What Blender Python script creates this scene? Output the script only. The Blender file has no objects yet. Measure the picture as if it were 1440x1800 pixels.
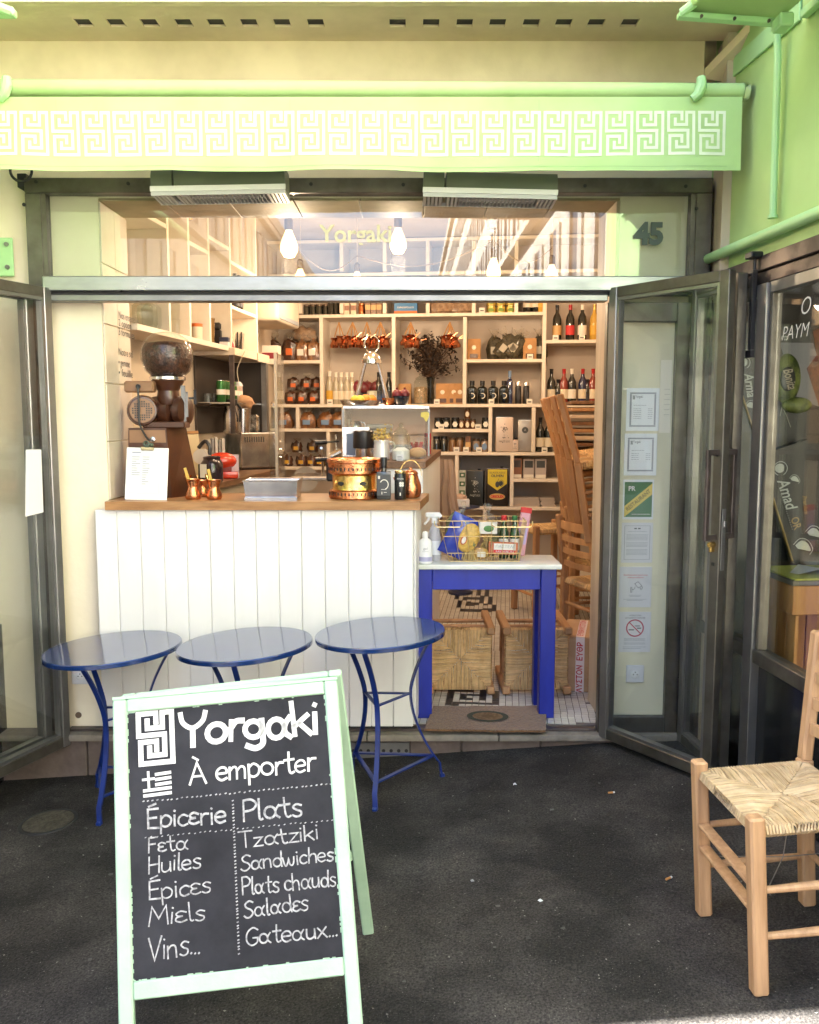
import bpy, bmesh, math, random
from mathutils import Vector as V, Matrix as M
rnd = random.Random(7)
scene = bpy.context.scene
COL = scene.collection
R = math.radians

# ------------------------------------------------------------------ camera, sky, sun, exposure
TH = R(6.24); FP = 1550.0; EYE = V((0, 0, 1.6))
cd = bpy.data.cameras.new("camera"); cam = bpy.data.objects.new("camera", cd); COL.objects.link(cam)
cd.sensor_fit = 'HORIZONTAL'; cd.sensor_width = 36; cd.lens = 36 * FP / 1440; cd.clip_start = 0.05; cd.clip_end = 400
cam.location = EYE; cam.rotation_euler = (R(90) - TH, 0, 0); scene.camera = cam
SUN_EL, SUN_AZ = R(56), R(-91)             # azimuth from +Y, clockwise positive: high on the left, along the shopfront
sdir = V((math.sin(SUN_AZ) * math.cos(SUN_EL), math.cos(SUN_AZ) * math.cos(SUN_EL), math.sin(SUN_EL)))
wd = bpy.data.worlds.new("World"); scene.world = wd; wd.use_nodes = True
wn = wd.node_tree.nodes; wl = wd.node_tree.links
sky = wn.new('ShaderNodeTexSky'); sky.sky_type = 'NISHITA'; sky.sun_disc = False
sky.sun_elevation = SUN_EL; sky.sun_rotation = SUN_AZ
wl.new(sky.outputs[0], wn['Background'].inputs[0]); wn['Background'].inputs[1].default_value = 0.058
sl = bpy.data.lights.new("sun", 'SUN'); sl.energy = 5.0; sl.angle = R(0.5); sl.color = (1, .975, .94)
so = bpy.data.objects.new("sun", sl); COL.objects.link(so); so.location = (-8, 6, 14)
so.rotation_euler = sdir.to_track_quat('Z', 'Y').to_euler()
vs = scene.view_settings
scene.display_settings.display_device = 'sRGB'
vs.view_transform = 'Standard'; vs.look = 'None'; vs.gamma = 1; vs.use_curve_mapping = False; vs.exposure = 4.05
cy = scene.cycles
cy.max_bounces = 10; cy.diffuse_bounces = 5; cy.glossy_bounces = 5; cy.transmission_bounces = 8; cy.transparent_max_bounces = 24
cy.use_denoising = True; cy.sample_clamp_indirect = 6; cy.caustics_reflective = False; cy.caustics_refractive = False
BULB_W = 1.45

# ------------------------------------------------------------------ pixel rays -> points in the place
cR, cF, cU = V((1, 0, 0)), V((0, math.cos(TH), -math.sin(TH))), V((0, math.sin(TH), math.cos(TH)))
GS = 0.065                                  # the pavement rises to the right
def gz(x): return GS * max(-4, min(4, x))
def ray(px, py): return cF + cR * ((px - 720) / FP) - cU * ((py - 900) / FP)
def onpl(px, py, p0, n):
    d = ray(px, py); return EYE + d * ((V(p0) - EYE).dot(V(n)) / d.dot(V(n)))
def atY(px, py, y): return onpl(px, py, (0, y, 0), (0, 1, 0))
def atZ(px, py, z): return onpl(px, py, (0, 0, z), (0, 0, 1))
def atG(px, py): return onpl(px, py, (0, 0, 0), (-GS, 0, 1))
PHI = R(6.3)                                # the room behind is turned a little to the shopfront
RO = V((-1.405, 4.10, 0)); wx = V((math.cos(PHI), -math.sin(PHI), 0)); dx = V((math.sin(PHI), math.cos(PHI), 0))
RM = M.Translation(RO) @ M.Rotation(-PHI, 4, 'Z'); RMI = RM.inverted()
def rp(w, d, z): return RM @ V((w, d, z))
def atD(px, py, d): return RMI @ onpl(px, py, rp(0, d, 0), dx)      # room coordinates on a plane of depth d
def atW(px, py, w): return RMI @ onpl(px, py, rp(w, 0, 0), wx)

# ------------------------------------------------------------------ mesh building
def arc(cx, cy, rx, ry, a0, a1, n=10):
    return [(cx + rx * math.cos(R(a0 + (a1 - a0) * i / n)), cy + ry * math.sin(R(a0 + (a1 - a0) * i / n))) for i in range(n + 1)]
def crom(p, n=5):
    if len(p) < 3: return list(p)
    q = [p[0]] + list(p) + [p[-1]]; out = []
    for i in range(1, len(q) - 2):
        a, b, c, d = [V(x) for x in q[i - 1:i + 3]]
        for k in range(n):
            t = k / n
            out.append(0.5 * ((2 * b) + (c - a) * t + (2 * a - 5 * b + 4 * c - d) * t * t + (3 * b - a - 3 * c + d) * t ** 3))
    out.append(V(p[-1])); return out

class MB:
    def __init__(s, mtx=None): s.bm = bmesh.new(); s.m = mtx
    def add(s, vs, fs, mtx=None):
        m = mtx if mtx is not None else s.m
        vs = [v if len(v) == 3 else (v[0], v[1], 0) for v in vs]
        bv = [s.bm.verts.new((m @ V(v)) if m is not None else v) for v in vs]
        out = []
        for f in fs:
            try: out.append(s.bm.faces.new([bv[i] for i in f]))
            except ValueError: pass
        return bv, out
    def box(s, x0, x1, y0, y1, z0, z1, bev=0, mtx=None, seg=1):
        vs = [(x, y, z) for x in (x0, x1) for y in (y0, y1) for z in (z0, z1)]
        fs = [(0, 1, 3, 2), (4, 6, 7, 5), (0, 4, 5, 1), (2, 3, 7, 6), (0, 2, 6, 4), (1, 5, 7, 3)]
        bv, bf = s.add(vs, fs, mtx)
        if bev > 0:
            es = list({e for f in bf for e in f.edges})
            bmesh.ops.bevel(s.bm, geom=es, offset=bev, segments=seg, affect='EDGES', clamp_overlap=True, profile=.6)
        return s
    def cbox(s, c, sx, sy, sz, bev=0, mtx=None, seg=1):
        return s.box(c[0] - sx / 2, c[0] + sx / 2, c[1] - sy / 2, c[1] + sy / 2, c[2] - sz / 2, c[2] + sz / 2, bev, mtx, seg)
    def bar(s, p, q, w, h, up=(0, 0, 1), bev=0):
        p, q = V(p), V(q); z = (q - p); L = z.length; z.normalize(); x = V(up).cross(z)
        if x.length < 1e-4: x = V((1, 0, 0)).cross(z)
        x.normalize(); y = z.cross(x)
        m = M((x, y, z)).transposed().to_4x4(); m.translation = p
        if s.m is not None: m = s.m @ m
        return s.box(-w / 2, w / 2, -h / 2, h / 2, 0, L, bev, m)
    def tube(s, pts, r, n=8, closed=False, cap=True):
        pts = [V(p) for p in pts]; k = len(pts); rs = r if isinstance(r, (list, tuple)) else [r] * k
        ts = []
        for i in range(k):
            a = pts[(i - 1) % k] if closed or i > 0 else pts[0]; b = pts[(i + 1) % k] if closed or i < k - 1 else pts[-1]
            t = b - a; ts.append(t.normalized() if t.length > 1e-9 else V((0, 0, 1)))
        nn = V((0, 0, 1)) if abs(ts[0].z) < .9 else V((1, 0, 0))
        vs = []
        for i in range(k):
            nn = (nn - ts[i] * nn.dot(ts[i]))
            nn = nn.normalized() if nn.length > 1e-6 else ts[i].orthogonal().normalized()
            bb = ts[i].cross(nn)
            for j in range(n):
                a = 2 * math.pi * j / n
                vs.append(pts[i] + (nn * math.cos(a) + bb * math.sin(a)) * rs[i])
        fs = []
        for i in range(k if closed else k - 1):
            i2 = (i + 1) % k
            for j in range(n):
                j2 = (j + 1) % n; fs.append((i * n + j, i * n + j2, i2 * n + j2, i2 * n + j))
        if cap and not closed:
            fs.append(tuple(range(n - 1, -1, -1))); fs.append(tuple(range((k - 1) * n, k * n)))
        s.add(vs, fs); return s
    def strip(s, pts, w, t, side):                     # flat bar swept along pts; side = direction of its width
        pts = [V(p) for p in pts]; k = len(pts); sd = V(side).normalized(); vs = []
        for i in range(k):
            tg = (pts[min(i + 1, k - 1)] - pts[max(i - 1, 0)]).normalized(); nn = tg.cross(sd).normalized()
            for a, b in ((-1, -1), (1, -1), (1, 1), (-1, 1)): vs.append(pts[i] + sd * (w / 2 * a) + nn * (t / 2 * b))
        fs = [(3, 2, 1, 0), (4 * k - 4, 4 * k - 3, 4 * k - 2, 4 * k - 1)]
        for i in range(k - 1):
            for j in range(4): fs.append((4 * i + j, 4 * i + (j + 1) % 4, 4 * i + 4 + (j + 1) % 4, 4 * i + 4 + j))
        s.add(vs, fs); return s
    def lathe(s, prof, n=20, c=(0, 0, 0), mtx=None, cap=True, sq=0):
        vs = []; k = len(prof)
        m = (mtx if mtx is not None else M.Identity(4)) @ M.Translation(c)
        if s.m is not None and mtx is None: m = s.m @ m
        for r, z in prof:
            for j in range(n):
                a = 2 * math.pi * (j + .5) / n; ca, sa = math.cos(a), math.sin(a)
                if sq: q = (abs(ca) ** sq + abs(sa) ** sq) ** (-1 / sq); ca *= q; sa *= q
                vs.append((r * ca, r * sa, z))
        fs = [(i * n + j, i * n + (j + 1) % n, (i + 1) * n + (j + 1) % n, (i + 1) * n + j) for i in range(k - 1) for j in range(n)]
        if cap:
            if prof[0][0] > 1e-6: fs.append(tuple(range(n - 1, -1, -1)))
            if prof[-1][0] > 1e-6: fs.append(tuple(range((k - 1) * n, k * n)))
        s.add(vs, fs, m); return s
    def poly(s, pts, mtx=None): s.add(pts, [tuple(range(len(pts)))], mtx); return s
    def prism(s, p2, t, mtx=None, z0=0):
        k = len(p2); vs = [(x, y, z0) for x, y in p2] + [(x, y, z0 + t) for x, y in p2]
        fs = [tuple(range(k - 1, -1, -1)), tuple(range(k, 2 * k))] + [(i, (i + 1) % k, k + (i + 1) % k, k + i) for i in range(k)]
        s.add(vs, fs, mtx); return s
    def ball(s, c, rx, ry=None, rz=None, n=12, m=8, mtx=None):
        ry = ry or rx; rz = rz or rx
        t = (mtx if mtx is not None else M.Identity(4)) @ M.Translation(c) @ M.Diagonal((rx, ry, rz, 1))
        return s.lathe([(max(1e-4, math.sin(math.pi * i / m)), -math.cos(math.pi * i / m)) for i in range(m + 1)], n, mtx=(s.m @ t if s.m is not None else t), cap=True)
    def ribbon(s, p2, w, mtx=None, caps=True, z=0):
        p = [V((a[0], a[1])) for a in p2]
        p = [p[0]] + [p[i] for i in range(1, len(p)) if (p[i] - p[i - 1]).length > 1e-6]
        if len(p) < 2: p = [p[0], p[0] + V((w * .3, w * .2))]
        k = len(p); vs = []
        closed = k > 3 and (p[0] - p[-1]).length < 1e-5
        for i in range(k):
            a = p[i - 1] if i > 0 else (p[k - 2] if closed else p[0]); b = p[i + 1] if i < k - 1 else (p[1] if closed else p[-1])
            t1 = (p[i] - a); t2 = (b - p[i])
            t1 = t1.normalized() if t1.length > 1e-9 else t2.normalized(); t2 = t2.normalized() if t2.length > 1e-9 else t1
            t = t1 + t2; t = t.normalized() if t.length > 1e-5 else t1
            nn = V((-t.y, t.x)); sc = 1 / max(.45, nn.dot(V((-t1.y, t1.x))))
            ext = V((0, 0))
            if caps and not closed and i == 0: ext = -t * w * .35
            if caps and not closed and i == k - 1: ext = t * w * .35
            vs.append((*(p[i] + ext + nn * w / 2 * sc), z)); vs.append((*(p[i] + ext - nn * w / 2 * sc), z))
        fs = [(2 * i, 2 * i + 1, 2 * i + 3, 2 * i + 2) for i in range(k - 1)]
        s.add(vs, fs, mtx); return s
    def text(s, body, size, mtx, align='CENTER', ext=0, shear=0, off=0, fit=None, sx=1):
        c = bpy.data.curves.new('lettering', 'FONT'); c.body = body; c.size = size; c.align_x = align; c.align_y = 'CENTER'
        c.extrude = ext; c.shear = shear; c.offset = off; c.resolution_u = 3
        o = bpy.data.objects.new('lettering', c); me = o.to_mesh()
        if len(me.vertices):
            if fit:
                xs = [v.co.x for v in me.vertices]; sx = fit / max(1e-6, max(xs) - min(xs))
            s.add([(v.co.x * sx, v.co.y, v.co.z) for v in me.vertices], [tuple(p.vertices) for p in me.polygons], mtx)
        o.to_mesh_clear(); bpy.data.objects.remove(o); bpy.data.curves.remove(c); return s

def pl(p, x, y):                            # matrix of a flat sheet: origin p, directions x and y, z outwards
    x = V(x).normalized(); y = V(y); y = (y - x * y.dot(x)).normalized(); z = x.cross(y)
    m = M((x, y, z)).transposed().to_4x4(); m.translation = V(p); return m
def face_cam(p, rz=0): return pl(p, (math.cos(rz), math.sin(rz), 0), (0, 0, 1))     # text that faces the street

WM = {}; LABELS = {}
def tag(o, label=None, cat=None, group=None, kind=None):
    if label:
        o['label'] = label
        if cat: LABELS.setdefault(label, []).append((o.name, group))
    if cat: o['category'] = cat
    if group: o['group'] = group
    if kind: o['kind'] = kind
    return o
def thing(name, label, cat, loc=(0, 0, 0), rot=None, group=None):
    o = bpy.data.objects.new(name, None); COL.objects.link(o); o.empty_display_size = .05
    m = M.Translation(V(loc))
    if rot is not None: m = m @ (rot if isinstance(rot, M) else M.Rotation(rot, 4, 'Z'))
    o.matrix_world = m; WM[o.name] = m
    return tag(o, label, cat, group)
def part(name, mb, mat, par=None, W=False, ang=35, label=None, kind=None, flat=False, rec=True):
    if rec: bmesh.ops.recalc_face_normals(mb.bm, faces=mb.bm.faces[:])
    me = bpy.data.meshes.new(name); mb.bm.to_mesh(me); mb.bm.free()
    if W and par is not None: me.transform(WM[par.name].inverted())
    if not flat:
        me.polygons.foreach_set('use_smooth', [True] * len(me.polygons)); me.set_sharp_from_angle(angle=R(ang))
    me.materials.append(mat)
    o = bpy.data.objects.new(name, me); COL.objects.link(o)
    if par is not None: o.parent = par; WM[o.name] = WM[par.name]
    else: WM[o.name] = M.Identity(4)
    return tag(o, label, None, None, kind)
def solo(name, mb, mat, label, cat, group=None, **k):
    o = part(name, mb, mat, None, **k); me = o.data
    xs = [v.co for v in me.vertices]
    c = V(((min(v.x for v in xs) + max(v.x for v in xs)) / 2, (min(v.y for v in xs) + max(v.y for v in xs)) / 2, min(v.z for v in xs)))
    me.transform(M.Translation(-c)); o.location = c; WM[o.name] = M.Translation(c)
    return tag(o, label, cat, group)
def kids(o): return [c for c in COL.objects if c.parent is o]
KID = {}
def copy_tree(root, mtx, label=None, group=None, name=None):
    ch = KID.setdefault(root.name, None)
    if ch is None:
        allo = list(COL.objects); ch = [(c, [g for g in allo if g.parent is c]) for c in allo if c.parent is root]; KID[root.name] = ch
    r = root.copy(); COL.objects.link(r); r.matrix_world = mtx; WM[r.name] = mtx
    if label: tag(r, label, r['category'], group or r.get('group'))
    for c, gs in ch:
        d = c.copy(); COL.objects.link(d); d.parent = r
        for g in gs:
            e = g.copy(); COL.objects.link(e); e.parent = d
    return r
ORD = ["first", "second", "third", "fourth", "fifth", "sixth", "seventh", "eighth", "ninth", "tenth"]

# ------------------------------------------------------------------ materials
MATS = {}
def mat(name, c, rough=.5, metal=0, c2=None, ns=6, lo=.4, hi=.6, bump=0, bs=60, coat=0, st=(1, 1, 1), rv=0, emit=0, spec=.5, isl=0, nd=4, alpha=1, rr=0, trans=0, sheen=0):
    if name in MATS: return MATS[name]
    m = bpy.data.materials.new(name); m.use_nodes = True; nt = m.node_tree; N = nt.nodes; L = nt.links
    b = N['Principled BSDF']; b.inputs['Roughness'].default_value = rough; b.inputs['Metallic'].default_value = metal
    b.inputs['Specular IOR Level'].default_value = spec; b.inputs['Coat Weight'].default_value = coat; b.inputs['Coat Roughness'].default_value = .08
    b.inputs['Transmission Weight'].default_value = trans; b.inputs['Alpha'].default_value = alpha
    b.inputs['Sheen Weight'].default_value = sheen
    b.inputs['Base Color'].default_value = (*c, 1)
    tc = N.new('ShaderNodeTexCoord'); mp = N.new('ShaderNodeMapping'); mp.inputs['Scale'].default_value = st
    L.new(tc.outputs['Object'], mp.inputs[0])
    out = None
    if c2:
        no = N.new('ShaderNodeTexNoise'); no.inputs['Scale'].default_value = ns; no.inputs['Detail'].default_value = nd; no.inputs['Roughness'].default_value = .62
        L.new(mp.outputs[0], no.inputs['Vector'])
        rp_ = N.new('ShaderNodeValToRGB'); rp_.color_ramp.elements[0].position = lo; rp_.color_ramp.elements[1].position = hi
        rp_.color_ramp.elements[0].color = (*c, 1); rp_.color_ramp.elements[1].color = (*c2, 1)
        L.new(no.outputs['Fac'], rp_.inputs[0]); out = rp_.outputs[0]
        if rr:
            mr = N.new('ShaderNodeMapRange'); mr.inputs['To Min'].default_value = max(0, rough - rr); mr.inputs['To Max'].default_value = min(1, rough + rr)
            mr.inputs['From Min'].default_value = .3; mr.inputs['From Max'].default_value = .7
            L.new(no.outputs['Fac'], mr.inputs[0]); L.new(mr.outputs[0], b.inputs['Roughness'])
    if rv or isl:
        hs = N.new('ShaderNodeHueSaturation')
        if out: L.new(out, hs.inputs['Color'])
        else: hs.inputs['Color'].default_value = (*c, 1)
        src = N.new('ShaderNodeObjectInfo').outputs['Random'] if rv else N.new('ShaderNodeNewGeometry').outputs['Random Per Island']
        mr = N.new('ShaderNodeMapRange'); k = rv or isl; mr.inputs['To Min'].default_value = 1 - k; mr.inputs['To Max'].default_value = 1 + k
        L.new(src, mr.inputs[0]); L.new(mr.outputs[0], hs.inputs['Value']); out = hs.outputs[0]
    if out: L.new(out, b.inputs['Base Color'])
    if bump:
        n2 = N.new('ShaderNodeTexNoise'); n2.inputs['Scale'].default_value = bs; n2.inputs['Detail'].default_value = 5
        L.new(mp.outputs[0], n2.inputs['Vector']); bp = N.new('ShaderNodeBump'); bp.inputs['Strength'].default_value = bump; bp.inputs['Distance'].default_value = .01
        L.new(n2.outputs['Fac'], bp.inputs['Height']); L.new(bp.outputs[0], b.inputs['Normal'])
    if emit:
        b.inputs['Emission Color'].default_value = (*c, 1); b.inputs['Emission Strength'].default_value = emit
    MATS[name] = m; return m
def glassmat(name, tint=(1, 1, 1), ior=1.5, rough=.0, haze=0, hz=(.8, .8, .75)):
    if name in MATS: return MATS[name]
    m = bpy.data.materials.new(name); m.use_nodes = True; nt = m.node_tree; N = nt.nodes; L = nt.links
    N.remove(N['Principled BSDF']); o = N['Material Output']
    t = N.new('ShaderNodeBsdfTransparent'); t.inputs[0].default_value = (*tint, 1)
    g = N.new('ShaderNodeBsdfGlossy'); g.inputs['Roughness'].default_value = rough
    f = N.new('ShaderNodeFresnel'); ge = N.new('ShaderNodeNewGeometry'); mi = N.new('ShaderNodeMapRange'); mi.inputs['To Min'].default_value = ior; mi.inputs['To Max'].default_value = 1 / ior
    L.new(ge.outputs['Backfacing'], mi.inputs[0]); L.new(mi.outputs[0], f.inputs[0])
    x = N.new('ShaderNodeMixShader'); L.new(f.outputs[0], x.inputs[0]); L.new(t.outputs[0], x.inputs[1]); L.new(g.outputs[0], x.inputs[2])
    last = x.outputs[0]
    if haze:
        d = N.new('ShaderNodeBsdfDiffuse'); d.inputs[0].default_value = (*hz, 1)
        tc = N.new('ShaderNodeTexCoord'); no = N.new('ShaderNodeTexNoise'); no.inputs['Scale'].default_value = 3; no.inputs['Detail'].default_value = 6
        L.new(tc.outputs['Object'], no.inputs['Vector']); mr = N.new('ShaderNodeMapRange'); mr.inputs['To Min'].default_value = 0; mr.inputs['To Max'].default_value = haze * 2
        mr.inputs['From Min'].default_value = .35; mr.inputs['From Max'].default_value = .75
        L.new(no.outputs['Fac'], mr.inputs[0]); y = N.new('ShaderNodeMixShader'); L.new(mr.outputs[0], y.inputs[0]); L.new(last, y.inputs[1]); L.new(d.outputs[0], y.inputs[2]); last = y.outputs[0]
    L.new(last, o.inputs[0]); MATS[name] = m; return m

steel = mat('aged_steel', (.17, .155, .13), .42, .75, c2=(.085, .075, .06), ns=5, lo=.35, hi=.7, bump=.02, bs=60, rr=.08)
steel_lt = mat('brushed_steel', (.31, .305, .30), .36, .85, c2=(.20, .195, .19), ns=4, lo=.3, hi=.75, bump=.015, bs=60, rr=.06)
steel_dk = mat('brown_steel', (.135, .105, .095), .42, .6, c2=(.07, .055, .05), ns=5, bump=.05, bs=30, rr=.1)
chrome = mat('chrome', (.78, .78, .78), .12, 1)
inox = mat('stainless', (.66, .66, .67), .24, 1, c2=(.5, .5, .52), ns=14, bump=.05, bs=9)
black = mat('black_plastic', (.012, .012, .014), .35)
blackm = mat('black_paint', (.02, .02, .022), .6)
cream = mat('cream_plaster', (.82, .74, .57), .75, c2=(.74, .65, .48), ns=2.2, lo=.35, hi=.7, bump=.12, bs=35)
cream2 = mat('cream_panel', (.72, .68, .50), .7, c2=(.60, .56, .40), ns=1.8, lo=.35, hi=.75, bump=.08, bs=30)
soffitm = mat('soffit_plaster', (.80, .66, .47), .8, c2=(.62, .50, .34), ns=2.5, lo=.35, hi=.75, bump=.2, bs=22)
whitep = mat('white_board_paint', (.80, .79, .78), .4, c2=(.70, .685, .66), ns=4, lo=.35, hi=.85, rv=.02, bump=.03, bs=12, st=(1, 1, .2))
shelfw = mat('shelf_paint', (.74, .66, .56), .5, c2=(.66, .58, .48), ns=3, bump=.03, bs=20)
wallw = mat('inner_wall', (.62, .52, .41), .8, c2=(.50, .41, .32), ns=2.5, lo=.35, hi=.75, bump=.15, bs=14)
jambm = mat('jamb_tile', (.70, .63, .55), .55, c2=(.55, .47, .38), ns=3, lo=.35, hi=.8, bump=.15, bs=12, rv=.06)
stone = mat('step_stone', (.14, .105, .088), .85, c2=(.075, .055, .046), ns=7, lo=.35, hi=.7, bump=.35, bs=40, rv=.08)
stone2 = mat('sill_stone', (.27, .235, .19), .75, c2=(.15, .125, .10), ns=9, lo=.35, hi=.7, bump=.3, bs=45)
woodc = mat('counter_wood', (.40, .21, .085), .38, c2=(.25, .115, .04), ns=5, lo=.35, hi=.68, st=(1.2, 9, 9), bump=.08, bs=20)
woodd = mat('dark_wood', (.20, .10, .045), .42, c2=(.11, .05, .022), ns=5, lo=.35, hi=.68, st=(9, 1.2, 9), bump=.08, bs=20)
woodch = mat('chair_wood', (.53, .32, .17), .5, c2=(.33, .175, .08), ns=4, lo=.38, hi=.74, st=(9, 9, .7), bump=.1, bs=40, rv=.05)
woodst = mat('stacked_chair_wood', (.50, .27, .12), .5, c2=(.33, .165, .07), ns=3, lo=.32, hi=.72, st=(6, 6, .8), bump=.1, bs=40, rv=.1)
rush = mat('rush', (.55, .41, .25), .7, c2=(.42, .29, .15), ns=22, lo=.35, hi=.68, isl=.22, bump=.2, bs=150)
mint = mat('mint_awning_cloth', (.43, .62, .27), .8, c2=(.36, .54, .21), ns=2.0, lo=.35, hi=.75, bump=.05, bs=90)
mintm = mat('mint_metal', (.40, .66, .33), .45, c2=(.33, .57, .27), ns=3, lo=.35, hi=.8, bump=.05, bs=30)
greenw = mat('green_side_panel', (.43, .62, .26), .5, c2=(.33, .50, .19), ns=1.6, lo=.35, hi=.8, bump=.04, bs=18)
keyw = mat('key_print', (.74, .80, .64), .8, c2=(.62, .70, .50), ns=9, lo=.4, hi=.8)
signm = mat('sign_frame_paint', (.36, .52, .385), .5, c2=(.29, .44, .315), ns=7, lo=.4, hi=.8, bump=.15, bs=45)
slate = mat('slate_board', (.0085, .0085, .0125), .75, c2=(.036, .036, .046), ns=4.5, lo=.36, hi=.86, bump=.06, bs=50, nd=8, spec=.3)
chalk = mat('chalk_paint', (.40, .40, .42), .85, c2=(.085, .085, .095), ns=110, lo=.42, hi=.74, nd=6)
chalkb = mat('chalk_paint_bold', (.62, .62, .62), .8, c2=(.42, .42, .43), ns=45, lo=.42, hi=.72)
blue = mat('royal_blue_paint', (.010, .026, .34), .4, c2=(.007, .018, .25), ns=6, bump=.1, bs=35, st=(1, 1, .3))
bistro = mat('navy_table_enamel', (.009, .034, .145), .18, c2=(.006, .025, .11), ns=5, coat=.8, bump=.01, bs=18)
bistrol = mat('blue_leg_enamel', (.007, .026, .17), .3, c2=(.005, .018, .12), ns=9, bump=.05, bs=40)
marble = mat('marble', (.74, .75, .70), .25, c2=(.60, .62, .56), ns=4, lo=.45, hi=.75, coat=.2)
copper = mat('hammered_copper', (.72, .30, .14), .22, 1, c2=(.55, .20, .085), ns=18, lo=.4, hi=.7, bump=.35, bs=45)
brass = mat('brass', (.80, .55, .20), .25, 1, c2=(.62, .40, .12), ns=20, bump=.25, bs=50)
paper = mat('white_paper', (.62, .62, .635), .7)
paperg = mat('laminated_paper', (.70, .73, .75), .25)
ink = mat('dark_ink', (.05, .055, .06), .7)
inkg = mat('grey_ink', (.30, .32, .35), .7)
redp = mat('red_print', (.55, .03, .03), .6)
kraft = mat('kraft_paper', (.42, .22, .085), .7, c2=(.34, .17, .06), ns=9, bump=.12, bs=40, rv=.08)
card = mat('cardboard', (.46, .29, .16), .75, c2=(.38, .23, .12), ns=3, st=(1, 1, 3), bump=.06, bs=50)
gpane = glassmat('window_glass', (.93, .96, .94), 1.52); gtrans = glassmat('high_index_transom_glass', (.93, .95, .94), 1.7); gthin = glassmat('thin_clear_glass', (.95, .95, .94), 1.45)  # transom index raised above plain glass to strengthen its reflections
gdoor = glassmat('door_glass', (.97, .98, .97), 1.45, haze=.004)
gclear = glassmat('clear_jar_glass', (.86, .88, .85), 1.5, haze=.06, hz=(.7, .7, .66))
gcello = glassmat('cellophane', (.93, .91, .88), 1.45, rough=.12, haze=.10)
def bot(name, c, rough=.08): return mat(name, c, rough, coat=.7, spec=.6)
gdark = bot('dark_bottle_glass', (.008, .010, .008)); ggreen = bot('green_bottle_glass', (.012, .055, .018)); gblue = bot('blue_bottle_glass', (.010, .016, .06))
gred = bot('rose_bottle', (.22, .03, .02)); ggold = bot('golden_bottle', (.55, .32, .05)); gwhite = bot('pale_spirit_bottle', (.40, .35, .25))
def col(name, c, rough=.55, **k): return mat(name, c, rough, **k)
# ------------------------------------------------------------------ ground and street
F = 4.08; ZF = 0.113                         # shopfront plane, shop floor level
mb = MB(); xs = [-60, -4] + [-3.5 + .5 * i for i in range(15)] + [4, 60]; ys = [-140, -20, -4, 0, 1, 2, 3, 4.06]
nx = len(xs); mb.add([(x, y, gz(x)) for y in ys for x in xs], [(j * nx + i, j * nx + i + 1, (j + 1) * nx + i + 1, (j + 1) * nx + i) for j in range(len(ys) - 1) for i in range(nx - 1)])
asph = mat('asphalt', (.016, .0142, .0125), .9, spec=.3, c2=(.062, .055, .049), ns=2.6, lo=.41, hi=.72, bump=.8, bs=120, nd=11)
nt = asph.node_tree                           # pale aggregate grains in the asphalt
N, L = nt.nodes, nt.links; pr = N['Principled BSDF']; src = pr.inputs['Base Color'].links[0].from_socket
tc = N.new('ShaderNodeTexCoord'); vo = N.new('ShaderNodeTexVoronoi'); vo.inputs['Scale'].default_value = 130; L.new(tc.outputs['Object'], vo.inputs['Vector'])
rr_ = N.new('ShaderNodeValToRGB'); rr_.color_ramp.elements[0].position = .05; rr_.color_ramp.elements[0].color = (1, 1, 1, 1); rr_.color_ramp.elements[1].position = .22; rr_.color_ramp.elements[1].color = (0, 0, 0, 1)
L.new(vo.outputs['Distance'], rr_.inputs[0]); wnz = N.new('ShaderNodeTexNoise'); wnz.inputs['Scale'].default_value = 34; L.new(tc.outputs['Object'], wnz.inputs['Vector'])
mr = N.new('ShaderNodeMapRange'); mr.inputs['From Min'].default_value = .42; mr.inputs['From Max'].default_value = .7; mr.inputs['To Max'].default_value = .8; L.new(wnz.outputs['Fac'], mr.inputs[0])
mu = N.new('ShaderNodeMath'); mu.operation = 'MULTIPLY'; L.new(rr_.outputs[0], mu.inputs[0]); L.new(mr.outputs[0], mu.inputs[1])
mx = N.new('ShaderNodeMix'); mx.data_type = 'RGBA'; mx.inputs[7].default_value = (.24, .23, .21, 1); L.new(mu.outputs[0], mx.inputs[0]); L.new(src, mx.inputs[6]); fn = N.new('ShaderNodeTexNoise'); fn.inputs['Scale'].default_value = 150; fn.inputs['Detail'].default_value = 3; L.new(tc.outputs['Object'], fn.inputs['Vector'])
fm_ = N.new('ShaderNodeMapRange'); fm_.inputs['From Min'].default_value = .32; fm_.inputs['From Max'].default_value = .68; fm_.inputs['To Min'].default_value = .35; fm_.inputs['To Max'].default_value = 1.75; L.new(fn.outputs['Fac'], fm_.inputs[0])
hv = N.new('ShaderNodeHueSaturation'); L.new(fm_.outputs[0], hv.inputs['Value']); L.new(mx.outputs[2], hv.inputs['Color']); L.new(hv.outputs[0], pr.inputs['Base Color'])
part('pavement', mb, asph, kind='structure', rec=False)

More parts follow.
